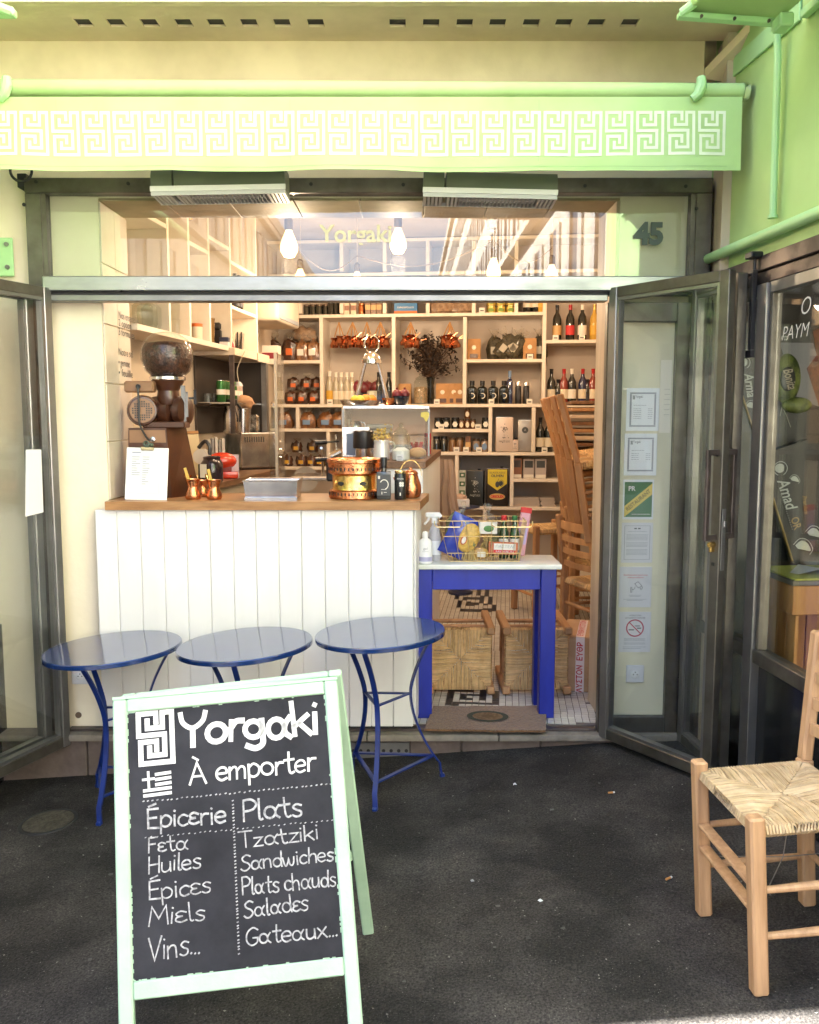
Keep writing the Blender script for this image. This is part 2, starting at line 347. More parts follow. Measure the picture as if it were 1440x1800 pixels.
# far buildings across the street: seen only as reflections in the panes
bstone = mat('pale_facade_stone', (.62, .57, .50), .8, c2=(.52, .47, .40), ns=.6, bump=.1, bs=9)
shut = mat('grey_shutter', (.42, .42, .40), .6); dglass = mat('far_window_glass', (.03, .035, .04), .1)
def far_building(x0, x1, y0, y1, h, side, label):
    t = thing('building', label, 'building', ((x0 + x1) / 2, (y0 + y1) / 2, 0))
    xf = x1 if side > 0 else x0
    mb = MB(); mb.box(x0, x1, y0, y1, -3, h); part('wall', mb, bstone, t, W=True)
    mb = MB(); mw = MB(); mc = MB(); y = y1 - 1.4
    while y > y0 + 2:
        z = 4.0
        while z < h - 2.2:
            a, b = sorted((xf - .02 * side, xf + .06 * side)); mb.box(a, b, y - .85, y - .45, z, z + 1.9); mb.box(a, b, y + .45, y + .85, z, z + 1.9)
            a, b = sorted((xf - .02 * side, xf + .02 * side)); mw.box(a, b, y - .44, y + .44, z, z + 1.9); z += 3.1
        y -= 2.6
    for z in (3.6, 6.7, h - .4):
        a, b = sorted((xf, xf + .25 * side)); mc.box(a, b, y0, y1, z, z + .22)
    part('shutter', mb, shut, t, W=True, kind='stuff'); part('window', mw, dglass, t, W=True, kind='stuff'); part('cornice', mc, bstone, t, W=True)
    mb = MB(); mb.box(x0 - .2, x1 + .2, y0 - .2, y1, h, h + .5); part('roof', mb, shut, t, W=True)
far_building(3.4, 12, -110, -1.2, 17, -1, 'pale stone building with shutters reflected in the pane above the entrance')
far_building(-16, -6.2, -70, -6, 10, 1, 'pale stone building beyond the blue sky gap in the transom reflection')

# the block that holds the shop: neighbours, roof
mb = MB(); mb.box(-14, -2.02, 2.07, 14, -.5, 12); mb.box(-2.02, 1.9, 12.2, 14, -.5, 8); mb.box(3.2, 14, -.6, 14, -.5, 8)  # unseen height and street corner of the left block shaped to shade the shopfront
part('neighbour_wall', mb, cream, kind='structure')
mb = MB(); mb.box(-2.02, 3.2, 3.62, 12.2, 3.34, 3.7); part('roof', mb, soffitm, kind='structure')

# ------------------------------------------------------------------ step, soffit, shopfront wall
st = part('step', MB().box(-2.0, 1.45, 4.075, 4.5, -.35, .085), stone, kind='structure')
xc = [-2.0, -1.53, -.42, -.0, .245, .62, 1.02, 1.45]
for i in range(len(xc) - 1):
    if i == 2: continue
    mb = MB(); mb.box(xc[i] + .002, xc[i + 1] - .002, 4.03, 4.074, -.3, .074, .006); part('stone', mb, stone, st, W=True)
mb = MB(); mb.box(-.418, -.002, 4.042, 4.074, -.3, .074); part('stone', mb, stone, st, W=True)
grl = part('vent_plate', MB().box(-.40, .0, 4.028, 4.040, -.022, .062, .002), steel_lt, st, W=True)
for i in range(11):
    mb = MB(); mb.lathe([(.0085, 0), (.0085, .002)], 10, mtx=M.Translation((-.375 + i * .036, 4.0285, .022)) @ M.Rotation(R(90), 4, 'X')); part('vent_hole', mb, blackm, grl, W=True)
for a, b in ((-2.0, -1.0), (-1.0, -.2), (-.2, .42), (.42, .95), (.95, 1.45)):
    mb = MB(); mb.box(a + .0015, b - .0015, 4.0, 4.13, .0765, .108, .008, seg=2); part('stone', mb, stone2, st, W=True)
# threshold rail
mb = MB(); mb.box(-1.62, .885, 4.05, 4.09, .1085, .121, .002); part('threshold_rail', mb, steel_dk, st, W=True)

wal = part('wall', MB().box(-2.02, -1.405, 4.10, 4.48, -.3, 3.34).box(.95, 1.5, 4.10, 4.48, -.3, 3.34).box(-1.405, .95, 4.10, 4.45, 2.575, 3.34), cream, kind='structure')
for i in range(8):                                 # stone slabs under the lintel
    mb = MB(); x0 = -1.405 + 2.355 * i / 8; mb.box(x0 + .002, x0 + 2.355 / 8 - .002, 4.102, 4.448, 2.562, 2.574, .002)
    part('tile', mb, mat('lintel_slab', (.40, .30, .20), .6, c2=(.28, .21, .14), ns=4, bump=.15, bs=20, rv=.14), wal, W=True)
for i in range(9):                                 # tiled left jamb
    for j in range(2):
        z0 = .13 + i * .27; mb = MB(); mb.box(-1.404, -1.396, 4.104 + j * .188, 4.104 + j * .188 + .185, z0 + .0015, z0 + .267, .002); part('tile', mb, jambm, wal, W=True)
mb = MB(); mb.box(.934, .949, 4.102, 4.478, .12, 2.56); part('jamb_lining', mb, mat('jamb_wood', (.55, .44, .33), .6, c2=(.45, .35, .25), ns=4, st=(3, 3, .4)), wal, W=True)
for py, t in ((553, 'Nos ensembles'), (567, '2 options'), (583, '3 formules'), (618, 'Notre sel'), (637, '• gemme'), (655, '• feuille')):   # faint writing on the jamb tiles
    p = onpl(208, py, (-1.3955, 0, 0), (1, 0, 0)); p.x = -1.3945
    mb = MB(); mb.text(t, .05, pl(p, (0, 1, 0), (0, 0, 1)), align='LEFT', fit=.024 * len(t)); part('lettering', mb, ink, wal, W=True, flat=True)

# cornice with its row of vent slots
sof = part('cornice', MB().add([(-2.02, 3.99, 3.03), (1.275, 3.99, 3.03), (1.275, 3.99, 3.2), (-2.02, 3.99, 3.2)], [(0, 1, 2, 3)]) and MB().box(-2.02, 1.27, 3.985, 4.098, 3.03, 3.335).box(-2.02, 1.52, 3.60, 3.64, 3.19, 3.345), soffitm, kind='structure')
dep = 3.81 * math.cos(TH) - 1.6 * math.sin(TH)
HX = [(p - 720) / FP * dep for p in (147, 204, 263, 323, 380, 438, 496, 555, 699, 758, 817, 875, 934, 991, 1048, 1107)]
mb = MB(); mb.box(-2.02, 1.52, 3.64, 3.776, 3.2, 3.208); mb.box(-2.02, 1.52, 3.848, 3.985, 3.2, 3.215)
ed = [-2.02] + [v for h in HX for v in (h - .033, h + .033)] + [1.52]
for i in range(0, len(ed), 2): mb.box(ed[i], ed[i + 1], 3.776, 3.848, 3.2, 3.208)
part('soffit', mb, soffitm, sof, W=True)
for h in HX:
    mb = MB(); mb.box(h - .04, h + .04, 3.768, 3.856, 3.210, 3.30); part('vent_slot', mb, blackm, sof, W=True)
mb = MB(); pts = [(1.272, 3.984, 3.045), (1.43, 3.70, 3.199), (1.56, 3.70, 3.199), (1.37, 3.984, 3.03)]
mb.add(pts + [(x, y, z + .04) for x, y, z in pts], [(3, 2, 1, 0), (4, 5, 6, 7), (0, 1, 5, 4), (1, 2, 6, 5), (2, 3, 7, 6), (3, 0, 4, 7)]); part('cornice_return', mb, soffitm, sof, W=True)

# ------------------------------------------------------------------ steel shopfront frame with the transom pane
fr = thing('shopfront_frame', 'aged steel shopfront frame with a wide glass transom numbered 45', 'window frame', (0, 4.05, .113))
mb = MB(); mb.box(-1.70, 1.34, 4.02, 4.09, 2.578, 2.642, .003); part('top_rail', mb, steel, fr, W=True)
mb = MB(); mb.box(-1.70, -1.632, 4.022, 4.09, .12, 2.5775, .003); part('post', mb, steel, fr, W=True)
mb = MB(); mb.box(1.268, 1.34, 4.022, 4.09, .08, 2.5775, .003); part('post', mb, steel, fr, W=True)
mb = MB(); mb.box(-1.6315, 1.2675, 4.0, 4.085, 2.152, 2.216, .004); part('transom_bar', mb, mat('pale_steel', (.44, .44, .46), .36, .8, c2=(.30, .31, .29), ns=3, lo=.3, hi=.75, bump=.05, bs=20, st=(1, 1, 3), rr=.1), fr, W=True)
mb = MB(); mb.box(-1.6315, 1.2675, 4.03, 4.085, 2.137, 2.1515); part('groove', mb, blackm, fr, W=True)
mb = MB(); mb.box(-1.6315, .885, 4.012, 4.085, 2.108, 2.1365, .003); part('head_rail', mb, steel_lt, fr, W=True)
for a, b in (((-1.632, 2.2165, -1.612), (2.577,)), ((1.248, 2.2165, 1.268), (2.577,))):
    mb = MB(); mb.box(a[0], a[2], 4.03, 4.08, a[1], b[0]); part('glazing_bead', mb, steel, fr, W=True)
mb = MB(); mb.box(-1.6115, 1.2475, 4.052, 4.058, 2.217, 2.577); part('pane', mb, gtrans, fr, W=True)
for px, py in ((64, 320), (226, 323), (547, 324), (709, 325), (1028, 327), (1205, 328), (43, 360), (1224, 367)):
    p = atY(px, py, 4.02); mb = MB(); mb.lathe([(.008, 0), (.008, .004)], 10, mtx=M.Translation((p.x, 4.0165, p.z)) @ M.Rotation(R(90), 4, 'X')); part('bolt_hole', mb, blackm, fr, W=True)
p = atY(1141, 413, 4.05)
mb = MB(); mb.text('45', .128, face_cam((p.x, 4.046, p.z)), ext=.003, off=.006, fit=.132); part('house_number', mb, mat('number_green', (.035, .06, .05), .4), fr, W=True)
p = atY(626, 412, 4.05)
mb = MB(); mb.text('Yorgaki', .105, face_cam((p.x, 4.049, p.z)), off=.002, fit=.325); part('lettering', mb, mat('window_letter', (.74, .68, .50), .6), fr, W=True, flat=True)

# ------------------------------------------------------------------ rolled awning with the greek key valance
aw = thing('awning', 'rolled mint green awning whose valance carries a white greek key band', 'awning', (-.3, 3.72, 2.9))
mb = MB(); mb.tube([(-2.0, 3.73, 2.918), (1.345, 3.73, 2.90)], .034, 18); part('roller_tube', mb, mint, aw, W=True)
mb = MB(); mb.tube([(1.346, 3.73, 2.90), (1.368, 3.73, 2.90)], .036, 18); part('end_cap', mb, chrome, aw, W=True)
for px in (1226, 8):
    p = atY(px, 165, 3.69); mb = MB(); mb.tube([(p.x + .012, 3.688, 2.942), (p.x + .014, 3.682, 2.91), (p.x, 3.684, 2.875), (p.x - .02, 3.69, 2.86)], [.018, .022, .02, .016], 10); part('clip', mb, mintm, aw, W=True)
ZT, ZB, XL, XR = 2.872, 2.583, -2.0, 1.336
def vy(x, z):
    t = (ZT - z) / (ZT - ZB); return 3.698 - .01 * t + t * (.010 * math.sin(x * 4.1) + .006 * math.sin(x * 9.3 + 1) + .003 * math.sin(x * 21)) 
def zb(x): return ZB + .012 * (x < -.9) * min(1, (-.9 - x)) * .6 - .003 * math.sin(x * 7.3)
mb = MB(); nx, nz = 120, 10; vsx = []
for j in range(nz + 1):
    for i in range(nx + 1):
        x = XL + (XR - XL) * i / nx; z = ZT + (zb(x) - ZT) * j / nz; vsx.append((x, vy(x, z), z))
fsx = [(j * (nx + 1) + i, j * (nx + 1) + i + 1, (j + 1) * (nx + 1) + i + 1, (j + 1) * (nx + 1) + i) for j in range(nz) for i in range(nx)]
k0 = len(vsx); mb.add(vsx + [(x, y + .003, z) for x, y, z in vsx], fsx + [tuple(k0 + i for i in reversed(f)) for f in fsx] + [(nz * (nx + 1) + i, nz * (nx + 1) + i + 1, k0 + nz * (nx + 1) + i + 1, k0 + nz * (nx + 1) + i) for i in range(nx)])
val = part('valance', mb, mint, aw, W=True, rec=False)
KA = [(.5, .2), (.5, 0), (0, 0), (0, .44), (.73, .44), (.73, .85), (.3, .85), (.3, .68)]
KB = [(.25, .13), (.25, .3), (.68, .3), (.68, 0), (.95, 0), (.95, 1), (.05, 1), (.05, .57), (.5, .57), (.5, .75)]
def dense(p, n=3):
    o = []
    for a, b in zip(p[:-1], p[1:]): o += [(a[0] + (b[0] - a[0]) * k / n, a[1] + (b[1] - a[1]) * k / n) for k in range(n)]
    return o + [p[-1]]
kt = atY(720, 197, 3.69).z; kb = atY(720, 271, 3.69).z; kw = .1006; pitch = .1238; xr0 = atY(1273, 230, 3.69).x
for i in range(26):
    x0 = xr0 - kw - i * pitch; mb = MB()
    if x0 + kw < -1.98: break
    for pth in (KA, KB): mb.ribbon([(x0 + u * kw / .95, kt + (kb - kt) * v) for u, v in dense(pth)], .0118, caps=False)
    for v in mb.bm.verts: v.co = V((v.co.x, vy(v.co.x, v.co.y) - .0016, v.co.y))
    part('greek_key', mb, keyw, val, W=True, flat=True, rec=False)

mb = MB()
for zo in (.016, .0175):
    mb.ribbon([(x_, zb(x_) + zo) for x_ in [XL + .03 + i * .05 for i in range(66)]], .0012, caps=False)
for x_ in (-1.42, -.48, .52): mb.ribbon([(x_, ZT - .01 - i * .02) for i in range(13)], .0016, caps=False)
for v in mb.bm.verts: v.co = V((v.co.x, vy(v.co.x, v.co.y) - .0012, v.co.y))
part('seam', mb, mat('seam_thread', (.30, .48, .22), .9), val, W=True, flat=True, rec=False)

# patio heaters under the awning
def heater(px, py, label, tilt, ry=0):
    p = atY(px, py, 3.93)
    t = thing('patio_heater', label, 'heater', (p.x, 3.93, p.z), M.Rotation(ry, 4, 'Y') @ M.Rotation(R(tilt), 4, 'X'), 'patio heaters over the entrance')
    hm = mat('heater_green_grey', (.20, .225, .17), .35, .2, c2=(.13, .15, .11), ns=3, st=(.3, 1, 1))
    prf = [(-.075, -.03), (-.078, .035), (-.066, .06), (-.03, .07), (.06, .07), (.075, .05), (.075, -.03)]
    mb = MB(); mb.prism(prf, .47, M(((0, 0, 1, -.19), (1, 0, 0, 0), (0, 1, 0, 0), (0, 0, 0, 1)))); part('housing', mb, hm, t)
    mb = MB(); mb.prism(prf, .088, M(((0, 0, 1, -.287), (1, 0, 0, 0), (0, 1, 0, 0), (0, 0, 0, 1)))); part('end_housing', mb, hm, t)
    mb = MB(); mb.box(-.29, .283, -.081, -.0755, -.0302, -.008, .001); part('trim_strip', mb, mat('bright_strip', (.75, .75, .74), .35), t)
    mb = MB(); mb.box(-.14, .2, -.06, .06, -.0312, -.0302); g = part('reflector', mb, mat('reflector_sheet', (.88, .88, .88), .4, c2=(.6, .6, .61), ns=30), t)  # pale colours of strip, sheet and grille stand in for mirrored street light
    mb = MB(); mb.tube([(-.13, 0, -.036), (.19, 0, -.036)], .006, 8); part('heating_tube', mb, mat('quartz_tube', (.75, .72, .68), .2), t)
    mb = MB()
    for i in range(34):
        x = -.285 + i * .0168
        if -.205 < x < -.19: continue
        mb.box(x, x + (.0028 if -.14 < x < .2 else .011), -.074, .074, -.046, -.0315)
    mb.box(-.288, .28, -.076, -.071, -.0465, -.0305); mb.box(-.288, .28, .071, .076, -.0465, -.0305)
    part('grille', mb, mat('grille_grey', (.52, .52, .51), .35), t)
    mb = MB(); mb.box(.05, .19, -.05, .05, -.0468, -.0462) if False else mb.box(-.02, .02, .076, .1, -.02, .03); part('bracket', mb, steel_dk, t)
heater(391, 331, 'grey green patio heater with ribbed grille hung above the coffee counter', -2, R(-1.0))
heater(861, 337, 'grey green patio heater with ribbed grille hung nearer the house number', -2, R(1.2))
# ------------------------------------------------------------------ neighbour's shop, at right angles on the right
SW = math.atan(.083); swd = V((math.sin(SW), -math.cos(SW), 0)); SO = V((1.36, 4.08, 0))   # runs towards the street
SM = M((swd, V((swd.y, -swd.x, 0)) * -1, V((0, 0, 1)))).transposed().to_4x4()
sn = V((-swd.y, swd.x, 0)); sn = sn if sn.x > 0 else -sn                                    # away from the opening, into the neighbour's shop
SM = M((swd, sn, V((0, 0, 1)))).transposed().to_4x4(); SM.translation = SO; SMI = SM.inverted()
def sd(px, py, off=0):                       # point of the side front in its own coordinates (along, into, up)
    return SMI @ onpl(px, py, SO + sn * off, sn)
nb = thing('side_shopfront', 'green fronted neighbouring shop window set at right angles to the entrance', 'shop front', SO)
def sp(name, mb, m, par=nb, **k): return part(name, mb, m, par, W=True, **k)
def SB(*a): return MB(SM).box(*a)
sp('fascia_panel', SB(-.02, .72, 0, .05, 2.2, 3.6), greenw); sp('fascia_panel', SB(.726, 3.6, -.004, .05, 2.2, 3.6), greenw)
sp('fascia_strip', SB(.10, .72, -.012, -.001, 3.02, 3.10, .003), mintm)
mb = MB(SM); pz = sd(1240, 463).z; mb.tube([(-.01, -.035, pz), (.25, -.035, pz), (.9, -.035, pz + .0), (2.5, -.035, pz)], .022, 12); sp('pipe', mb, mintm)
mb = MB(SM); mb.tube([(-.005, -.035, pz), (-.03, -.035, pz)], .028, 12); sp('pipe_flange', mb, mintm)
a = sd(1389, 52); b = sd(1372, 378); mb = MB(SM); mb.tube([(a.x, -.05, a.z), (a.x - .005, -.04, a.z - .1), (b.x, -.03, b.z)], .0135, 10); mb.tube([(b.x, -.03, b.z), (b.x, -.03, b.z - .012)], .019, 10); sp('awning_rod', mb, mintm)
sp('head_beam', SB(.02, 3.6, -.03, .05, 2.165, 2.222, .003), steel_dk); sp('head_beam', SB(.02, 3.6, -.016, .05, 2.115, 2.162, .003), steel_dk)
p0 = sd(1330, 900).x; p1 = sd(1346, 900).x
sp('post', SB(p0, p1, -.035, .03, .0, 2.11, .002), steel_lt); sp('post', SB(.02, .09, -.03, .03, .0, 2.11, .002), steel_dk); sp('post', SB(1.55, 1.62, -.03, .03, .0, 2.11, .002), steel_dk)
zs = .655
for x0, x1 in ((.092, p0 - .002), (p1 + .002, 1.548), (1.622, 3.58)):
    sp('sill_rail', SB(x0, x1, -.03, .03, zs - .045, zs + .012, .003), steel); sp('head_rail', SB(x0, x1, -.022, .022, 2.07, 2.113, .002), steel_lt)
    sp('bottom_rail', SB(x0, x1, -.02, .03, .04, .09, .002), steel_dk)
    sp('plinth_panel', SB(x0, x1, 0, .02, .092, zs - .047), mat('black_enamel', (.008, .009, .010), .22, coat=.4)); sp('kerb', SB(x0, x1, -.01, .05, -.1, .038), stone)
    sp('window_frame', SB(x0, x0 + .022, -.02, .02, zs + .013, 2.069, .002), steel)
    sp('pane', SB(x0 + .03, x1, -.003, .003, zs + .013, 2.07), gpane)
mb = MB(SM); mb.box(p0 - .028, p0 - .006, -.052, -.034, 1.86, 2.17); mb.box(p0 - .05, p0 - .004, -.05, -.034, 1.83, 1.858); mb.tube([(p0 - .017, -.043, 2.172), (p0 - .017, -.043, 2.215)], .007, 8); mb.cbox((p0 - .01, -.05, 2.225), .06, .05, .024, .004); sp('door_closer', mb, black)
for t_, x_, z_, s_ in (('PAYM', p1 + .075, 1.905, .075), ('O', p1 + .2, 1.99, .09)):      # chalk marks on the pane
    mb = MB(); mb.text(t_, s_, SM @ M.Translation((x_ , -.006, z_)) @ M(((1, 0, 0, 0), (0, 0, -1, 0), (0, 1, 0, 0), (0, 0, 0, 1))), align='LEFT', off=-.001, shear=.25); sp('chalk_lettering', mb, mat('window_chalk', (.55, .53, .50), .9), flat=True)
# the shop inside
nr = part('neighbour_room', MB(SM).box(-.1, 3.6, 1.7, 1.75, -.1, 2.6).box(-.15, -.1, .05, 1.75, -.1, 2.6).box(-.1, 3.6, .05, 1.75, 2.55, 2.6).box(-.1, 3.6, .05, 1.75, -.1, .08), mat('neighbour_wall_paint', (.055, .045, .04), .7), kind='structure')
def SF(x, y, z, rz=0, tilt=0): return SM @ M.Translation((x, y, z)) @ M.Rotation(rz, 4, 'Z') @ M.Rotation(tilt, 4, 'Y') @ M(((1, 0, 0, 0), (0, 0, -1, 0), (0, 1, 0, 0), (0, 0, 0, 1)))
crw = mat('crate_wood', (.50, .23, .06), .5, c2=(.33, .13, .03), ns=4, st=(2, 2, .5), bump=.08, bs=30)
def crate(x0, x1, y0, y1, z0, z1, label):
    t = thing('wooden_crate', label, 'crate', SM @ V(((x0 + x1) / 2, (y0 + y1) / 2, z0)))
    n = 4
    for i in range(n):
        xa = x0 + (x1 - x0) * i / n; mb = MB(SM); mb.box(xa + .002, xa + (x1 - x0) / n - .002, y0, y0 + .015, z0, z1 - .15, .002); part('plank', mb, crw, t, W=True)
        ya = y0 + .016 + (y1 - y0 - .016) * i / n; mb = MB(SM); mb.box(x0, x0 + .015, ya + .002, ya + (y1 - y0) / n - .006, z0, z1 - .15, .002); part('plank', mb, crw, t, W=True)
    mb = MB(SM); mb.box(x0 - .015, x1, y0 - .015, y1, z1 - .148, z1 - .03, .003); part('rim', mb, crw, t, W=True)
    mb = MB(SM); mb.box(x0 - .018, x1, y0 - .018, y1, z1 - .029, z1 - .008, .002); part('edge_strip', mb, steel, t, W=True)
    mb = MB(SM); mb.box(x0 - .01, x1, y0 - .01, y1, z1 - .0075, z1, .001); part('top', mb, mat('green_felt', (.42, .42, .07), .8), t, W=True)
    return t
# printed fruit displays, standing square to the street just inside the pane
dk = mat('black_card', (.012, .013, .012), .35); wl_ = mat('white_print', (.50, .52, .48), .6); gd = mat('gold_print', (.30, .19, .06), .5); oc = mat('ochre_edge', (.30, .20, .05), .6)
ALN = .22
def oa(px, py, al=ALN): return onpl(px, py, SO + swd * al, swd)
def zz1(x, y): return (1240 + x / 5.625, 440 + y / 5.625)          # enlarged views of the window
def zz2(x, y): return (1240 + x / 5.625, 740 + y / 5.625)
def AP(al): m = M((sn, V((0, 0, 1)), swd)).transposed().to_4x4(); m.translation = SO + swd * al; return m   # print plane: x into the shop, y up, z to the street
def pp(pts, al): mi = AP(al).inverted(); return [tuple((mi @ oa(*p, al)).xy) for p in pts]
def flatshape(pts, al, t=.002): return MB().prism(pp(pts, al), t, AP(al))
bx = thing('fruit_display', 'tall printed melon display standing in the neighbouring shop window', 'display', SO + swd * ALN + sn * .3)
def pb(name, mb, m, **k): return part(name, mb, m, bx, W=True, **k)
pb('board', MB(SM).box(ALN - .03, ALN - .001, .035, 1.1, .955, 1.99), dk)
pb('pale_shape', flatshape([zz1(*q) for q in ((735, 912), (1065, 915), (1100, 1035), (1000, 1170), (1110, 1500), (1120, 1545), (870, 1450), (930, 1250), (900, 1130), (770, 1030))], ALN), mat('pale_print', (.20, .20, .225), .6))
pb('orange_shape', flatshape([zz1(*q) for q in ((1065, 800), (1180, 740), (1250, 1560), (1120, 1540), (1000, 1170), (1100, 1035))], ALN), mat('orange_print', (.24, .07, .025), .6, c2=(.06, .02, .012), ns=14))
mel = mat('melon_print', (.16, .19, .035), .5, c2=(.035, .055, .012), ns=16, lo=.42, hi=.6)
def pball(c, r, al, th): q = oa(*c, al); d_ = (q - EYE).length / FP; b = MB(); b.ball((0, 0, 0), r[0] * d_, r[1] * d_, th, 22, 14); b.bm.transform(AP(al).to_3x3().to_4x4()); b.bm.transform(M.Translation(q)); return b
pb('melon', pball(zz1(805, 1270), (23, 40), ALN + .01, .03), mel); pb('melon', pball(zz1(905, 1530), (25, 13), ALN + .015, .03), mel); pb('melon_sticker', pball(zz1(818, 1272), (13, 20), ALN + .035, .008), dk)
def ptext(txt, c, size, ang, al, m, fit=None, sh=.25, par=None):
    q = oa(*c, al); mm_ = AP(al).copy(); mm_.translation = q; mb = MB(); mb.text(txt, size, mm_ @ M.Rotation(R(ang), 4, 'Z'), shear=sh, off=.001, fit=fit); part('lettering', mb, m, par or bx, W=True, flat=True)
ptext('Bonita', zz1(835, 1270), .06, -72, ALN + .046, mat('cream_print', (.40, .34, .25), .6), .09); ptext('Cyrco', zz1(765, 860), .04, 0, ALN + .003, wl_, .045)
mb = MB()
for a, b in (((680, 1170), (770, 1030)), ((690, 1260), (770, 1490)), ((770, 1490), (740, 1640)), ((775, 1560), (845, 1750)), ((640, 1600), (700, 1590))):
    mb.bar(oa(*zz1(*a), ALN + .004), oa(*zz1(*b), ALN + .004), .003, .003)
pb('print_line', mb, mat('line_print', (.35, .33, .28), .6))
def emblem(par, c, s, al, m):
    q = oa(*c, al); mm_ = AP(al).copy(); mm_.translation = q; mm_ = mm_ @ M.Diagonal((s, s, s, 1)); b = MB()
    b.ribbon(arc(0, 0, 1, 1, -60, 250, 26), .10, mm_); b.prism(arc(-.12, .05, .74, .66, 30, 330, 20), .002, mm_); part('emblem', b, m, par, W=True, flat=True)
def leafmark(par, c, s, al, m):
    q = oa(*c, al); mm_ = AP(al).copy(); mm_.translation = q; mm_ = mm_ @ M.Diagonal((s, s, s, 1)); b = MB()
    b.prism(crom([(-.8, 0), (-.2, .5), (.5, .3), (1, -.6), (.2, -.5), (-.5, -.35)]), .002, mm_); b.ribbon(crom([(-1, .1), (-.3, .75), (.6, .55), (1.2, -.4), (.9, -1)]), .08, mm_); part('emblem', b, m, par, W=True, flat=True)
def dbox(label, poly, al, mk):
    c = oa(*poly[0], al); t = thing('display_box', label, 'display box', c); b = flatshape(poly, al - .06, .06) if False else MB().prism(pp(poly, al), .05, AP(al), z0=-.0505)
    part('box', b, dk, t, W=True); mk(t); return t
def mk1(t):
    al = ALN + .085; emblem(t, zz2(745, 470), .030, al, wl_); leafmark(t, zz2(880, 570), .022, al, wl_)
    ptext('Amad', zz2(805, 720), .075, -69, al, wl_, .145, .25, t); ptext('OR', zz2(895, 1010), .05, -69, al, gd, .055, 0, t)
    leafmark(t, zz2(960, 1230), .040, al, wl_); leafmark(t, zz2(1070, 1100), .036, al, wl_); ptext('Premium', zz2(990, 830), .025, -80, al, gd, .08, .2, t)
    b = MB(); b.bar(oa(*zz2(632, 640), al), oa(*zz2(862, 1385), al), .012, .006); part('edge', b, oc, t, W=True)
    b = MB()
    for k in range(16): q = oa(*zz2(755 + k * 7, 740 + k * 22), al); b.cbox(tuple(q), .004, .004, .004)
    part('small_print', b, mat('dull_print', (.2, .2, .19), .6), t, W=True)
dbox('black fruit box with white script lettering leaning in the neighbouring window', [zz2(625, 310), zz2(870, 230), zz2(1020, 180), zz2(1180, 760), zz2(1200, 1420), zz2(880, 1400), zz2(640, 650)], ALN + .08, mk1)
def mk2(t):
    al = ALN + .055; emblem(t, zz1(385, 1110), .026, al, wl_); ptext('Arma', zz1(440, 1330), .06, -78, al, wl_, .105, .25, t); leafmark(t, zz1(450, 1530), .025, al, wl_)
    b = MB(); b.bar(oa(*zz1(320, 1300), al), oa(*zz1(480, 1800), al), .012, .006); part('edge', b, oc, t, W=True)
dbox('black fruit box with white script seen through the narrow pane by the open door', [zz1(300, 700), zz1(505, 700), zz1(520, 1900), zz1(300, 1900)], ALN + .05, mk2)

crate(ALN + .12, ALN + .42, .13, .9, .085, .955, 'orange wooden crate with a yellow green top in the neighbouring shop window')
mb = MB(SM); mb.add([(ALN + .30, .16, .959), (ALN + .2, .25, .975), (ALN + .26, .36, .96), (ALN + .33, .36, .959), (ALN + .36, .25, .98), (ALN + .35, .17, .96)], [(0, 1, 4, 5), (1, 2, 3, 4)]); solo('cloth', mb, mat('pale_cloth', (.60, .58, .45), .9), 'crumpled pale cloth lying on the crate top in the neighbouring window', 'cloth')


# green folding awning of the neighbour, top right
ng = thing('side_awning', 'green folding awning of the neighbouring shop jutting in at the top right corner', 'awning', (1.3, 3.2, 3.0))
A = atY(1192, 27, 3.3); B = atY(1372, 40, 3.3); wpt = SM @ V((.75, 0, 3.02))
mb = MB(); mb.bar(A, (B.x, 3.3, B.z), .036, .02, bev=.003); part('front_arm', mb, mintm, ng, W=True)
q1 = V((1.42, 2.9, 3.28)); mb = MB(); mb.tube([A + V((.01, -.01, .004)), A.lerp(q1, .5) + V((0, 0, .0)), q1], .016, 10); part('front_bar', mb, mintm, ng, W=True)
w1 = SM @ V((.77, -.02, 3.02)); w2 = SM @ V((2.6, -.02, 3.05))
mb = MB(); mb.bar(w1, w2, .03, .03, bev=.003); part('wall_bar', mb, mintm, ng, W=True)
cv = [A + V((0.02, 0, .012)), V((B.x, 3.295, B.z + .014)), w2 + V((0, 0, .02)), V((1.3, 1.6, 3.6)), q1 + V((0, 0, .02))]
mb = MB(); mb.add([tuple(v) for v in cv] + [tuple(v + V((0, 0, .004))) for v in cv], [(4, 3, 2, 1, 0), (5, 6, 7, 8, 9)] + [(i, (i + 1) % 5, 5 + (i + 1) % 5, 5 + i) for i in range(5)]); part('canvas', mb, mat('green_canvas', (.40, .64, .24), .8, c2=(.36, .58, .21), ns=3), ng, W=True)
for px in (1232, 1290, 1350):
    p = atY(px, 30 + (px - 1232) * .07, 3.29); mb = MB(); mb.tube([p, p + V((0, -.012, 0))], .006, 8); part('bolt', mb, steel_dk, ng, W=True)
mb = MB(); mb.cbox(tuple(atY(1376, 40, 3.25)), .05, .08, .045, .006); part('bracket', mb, mintm, ng, W=True)

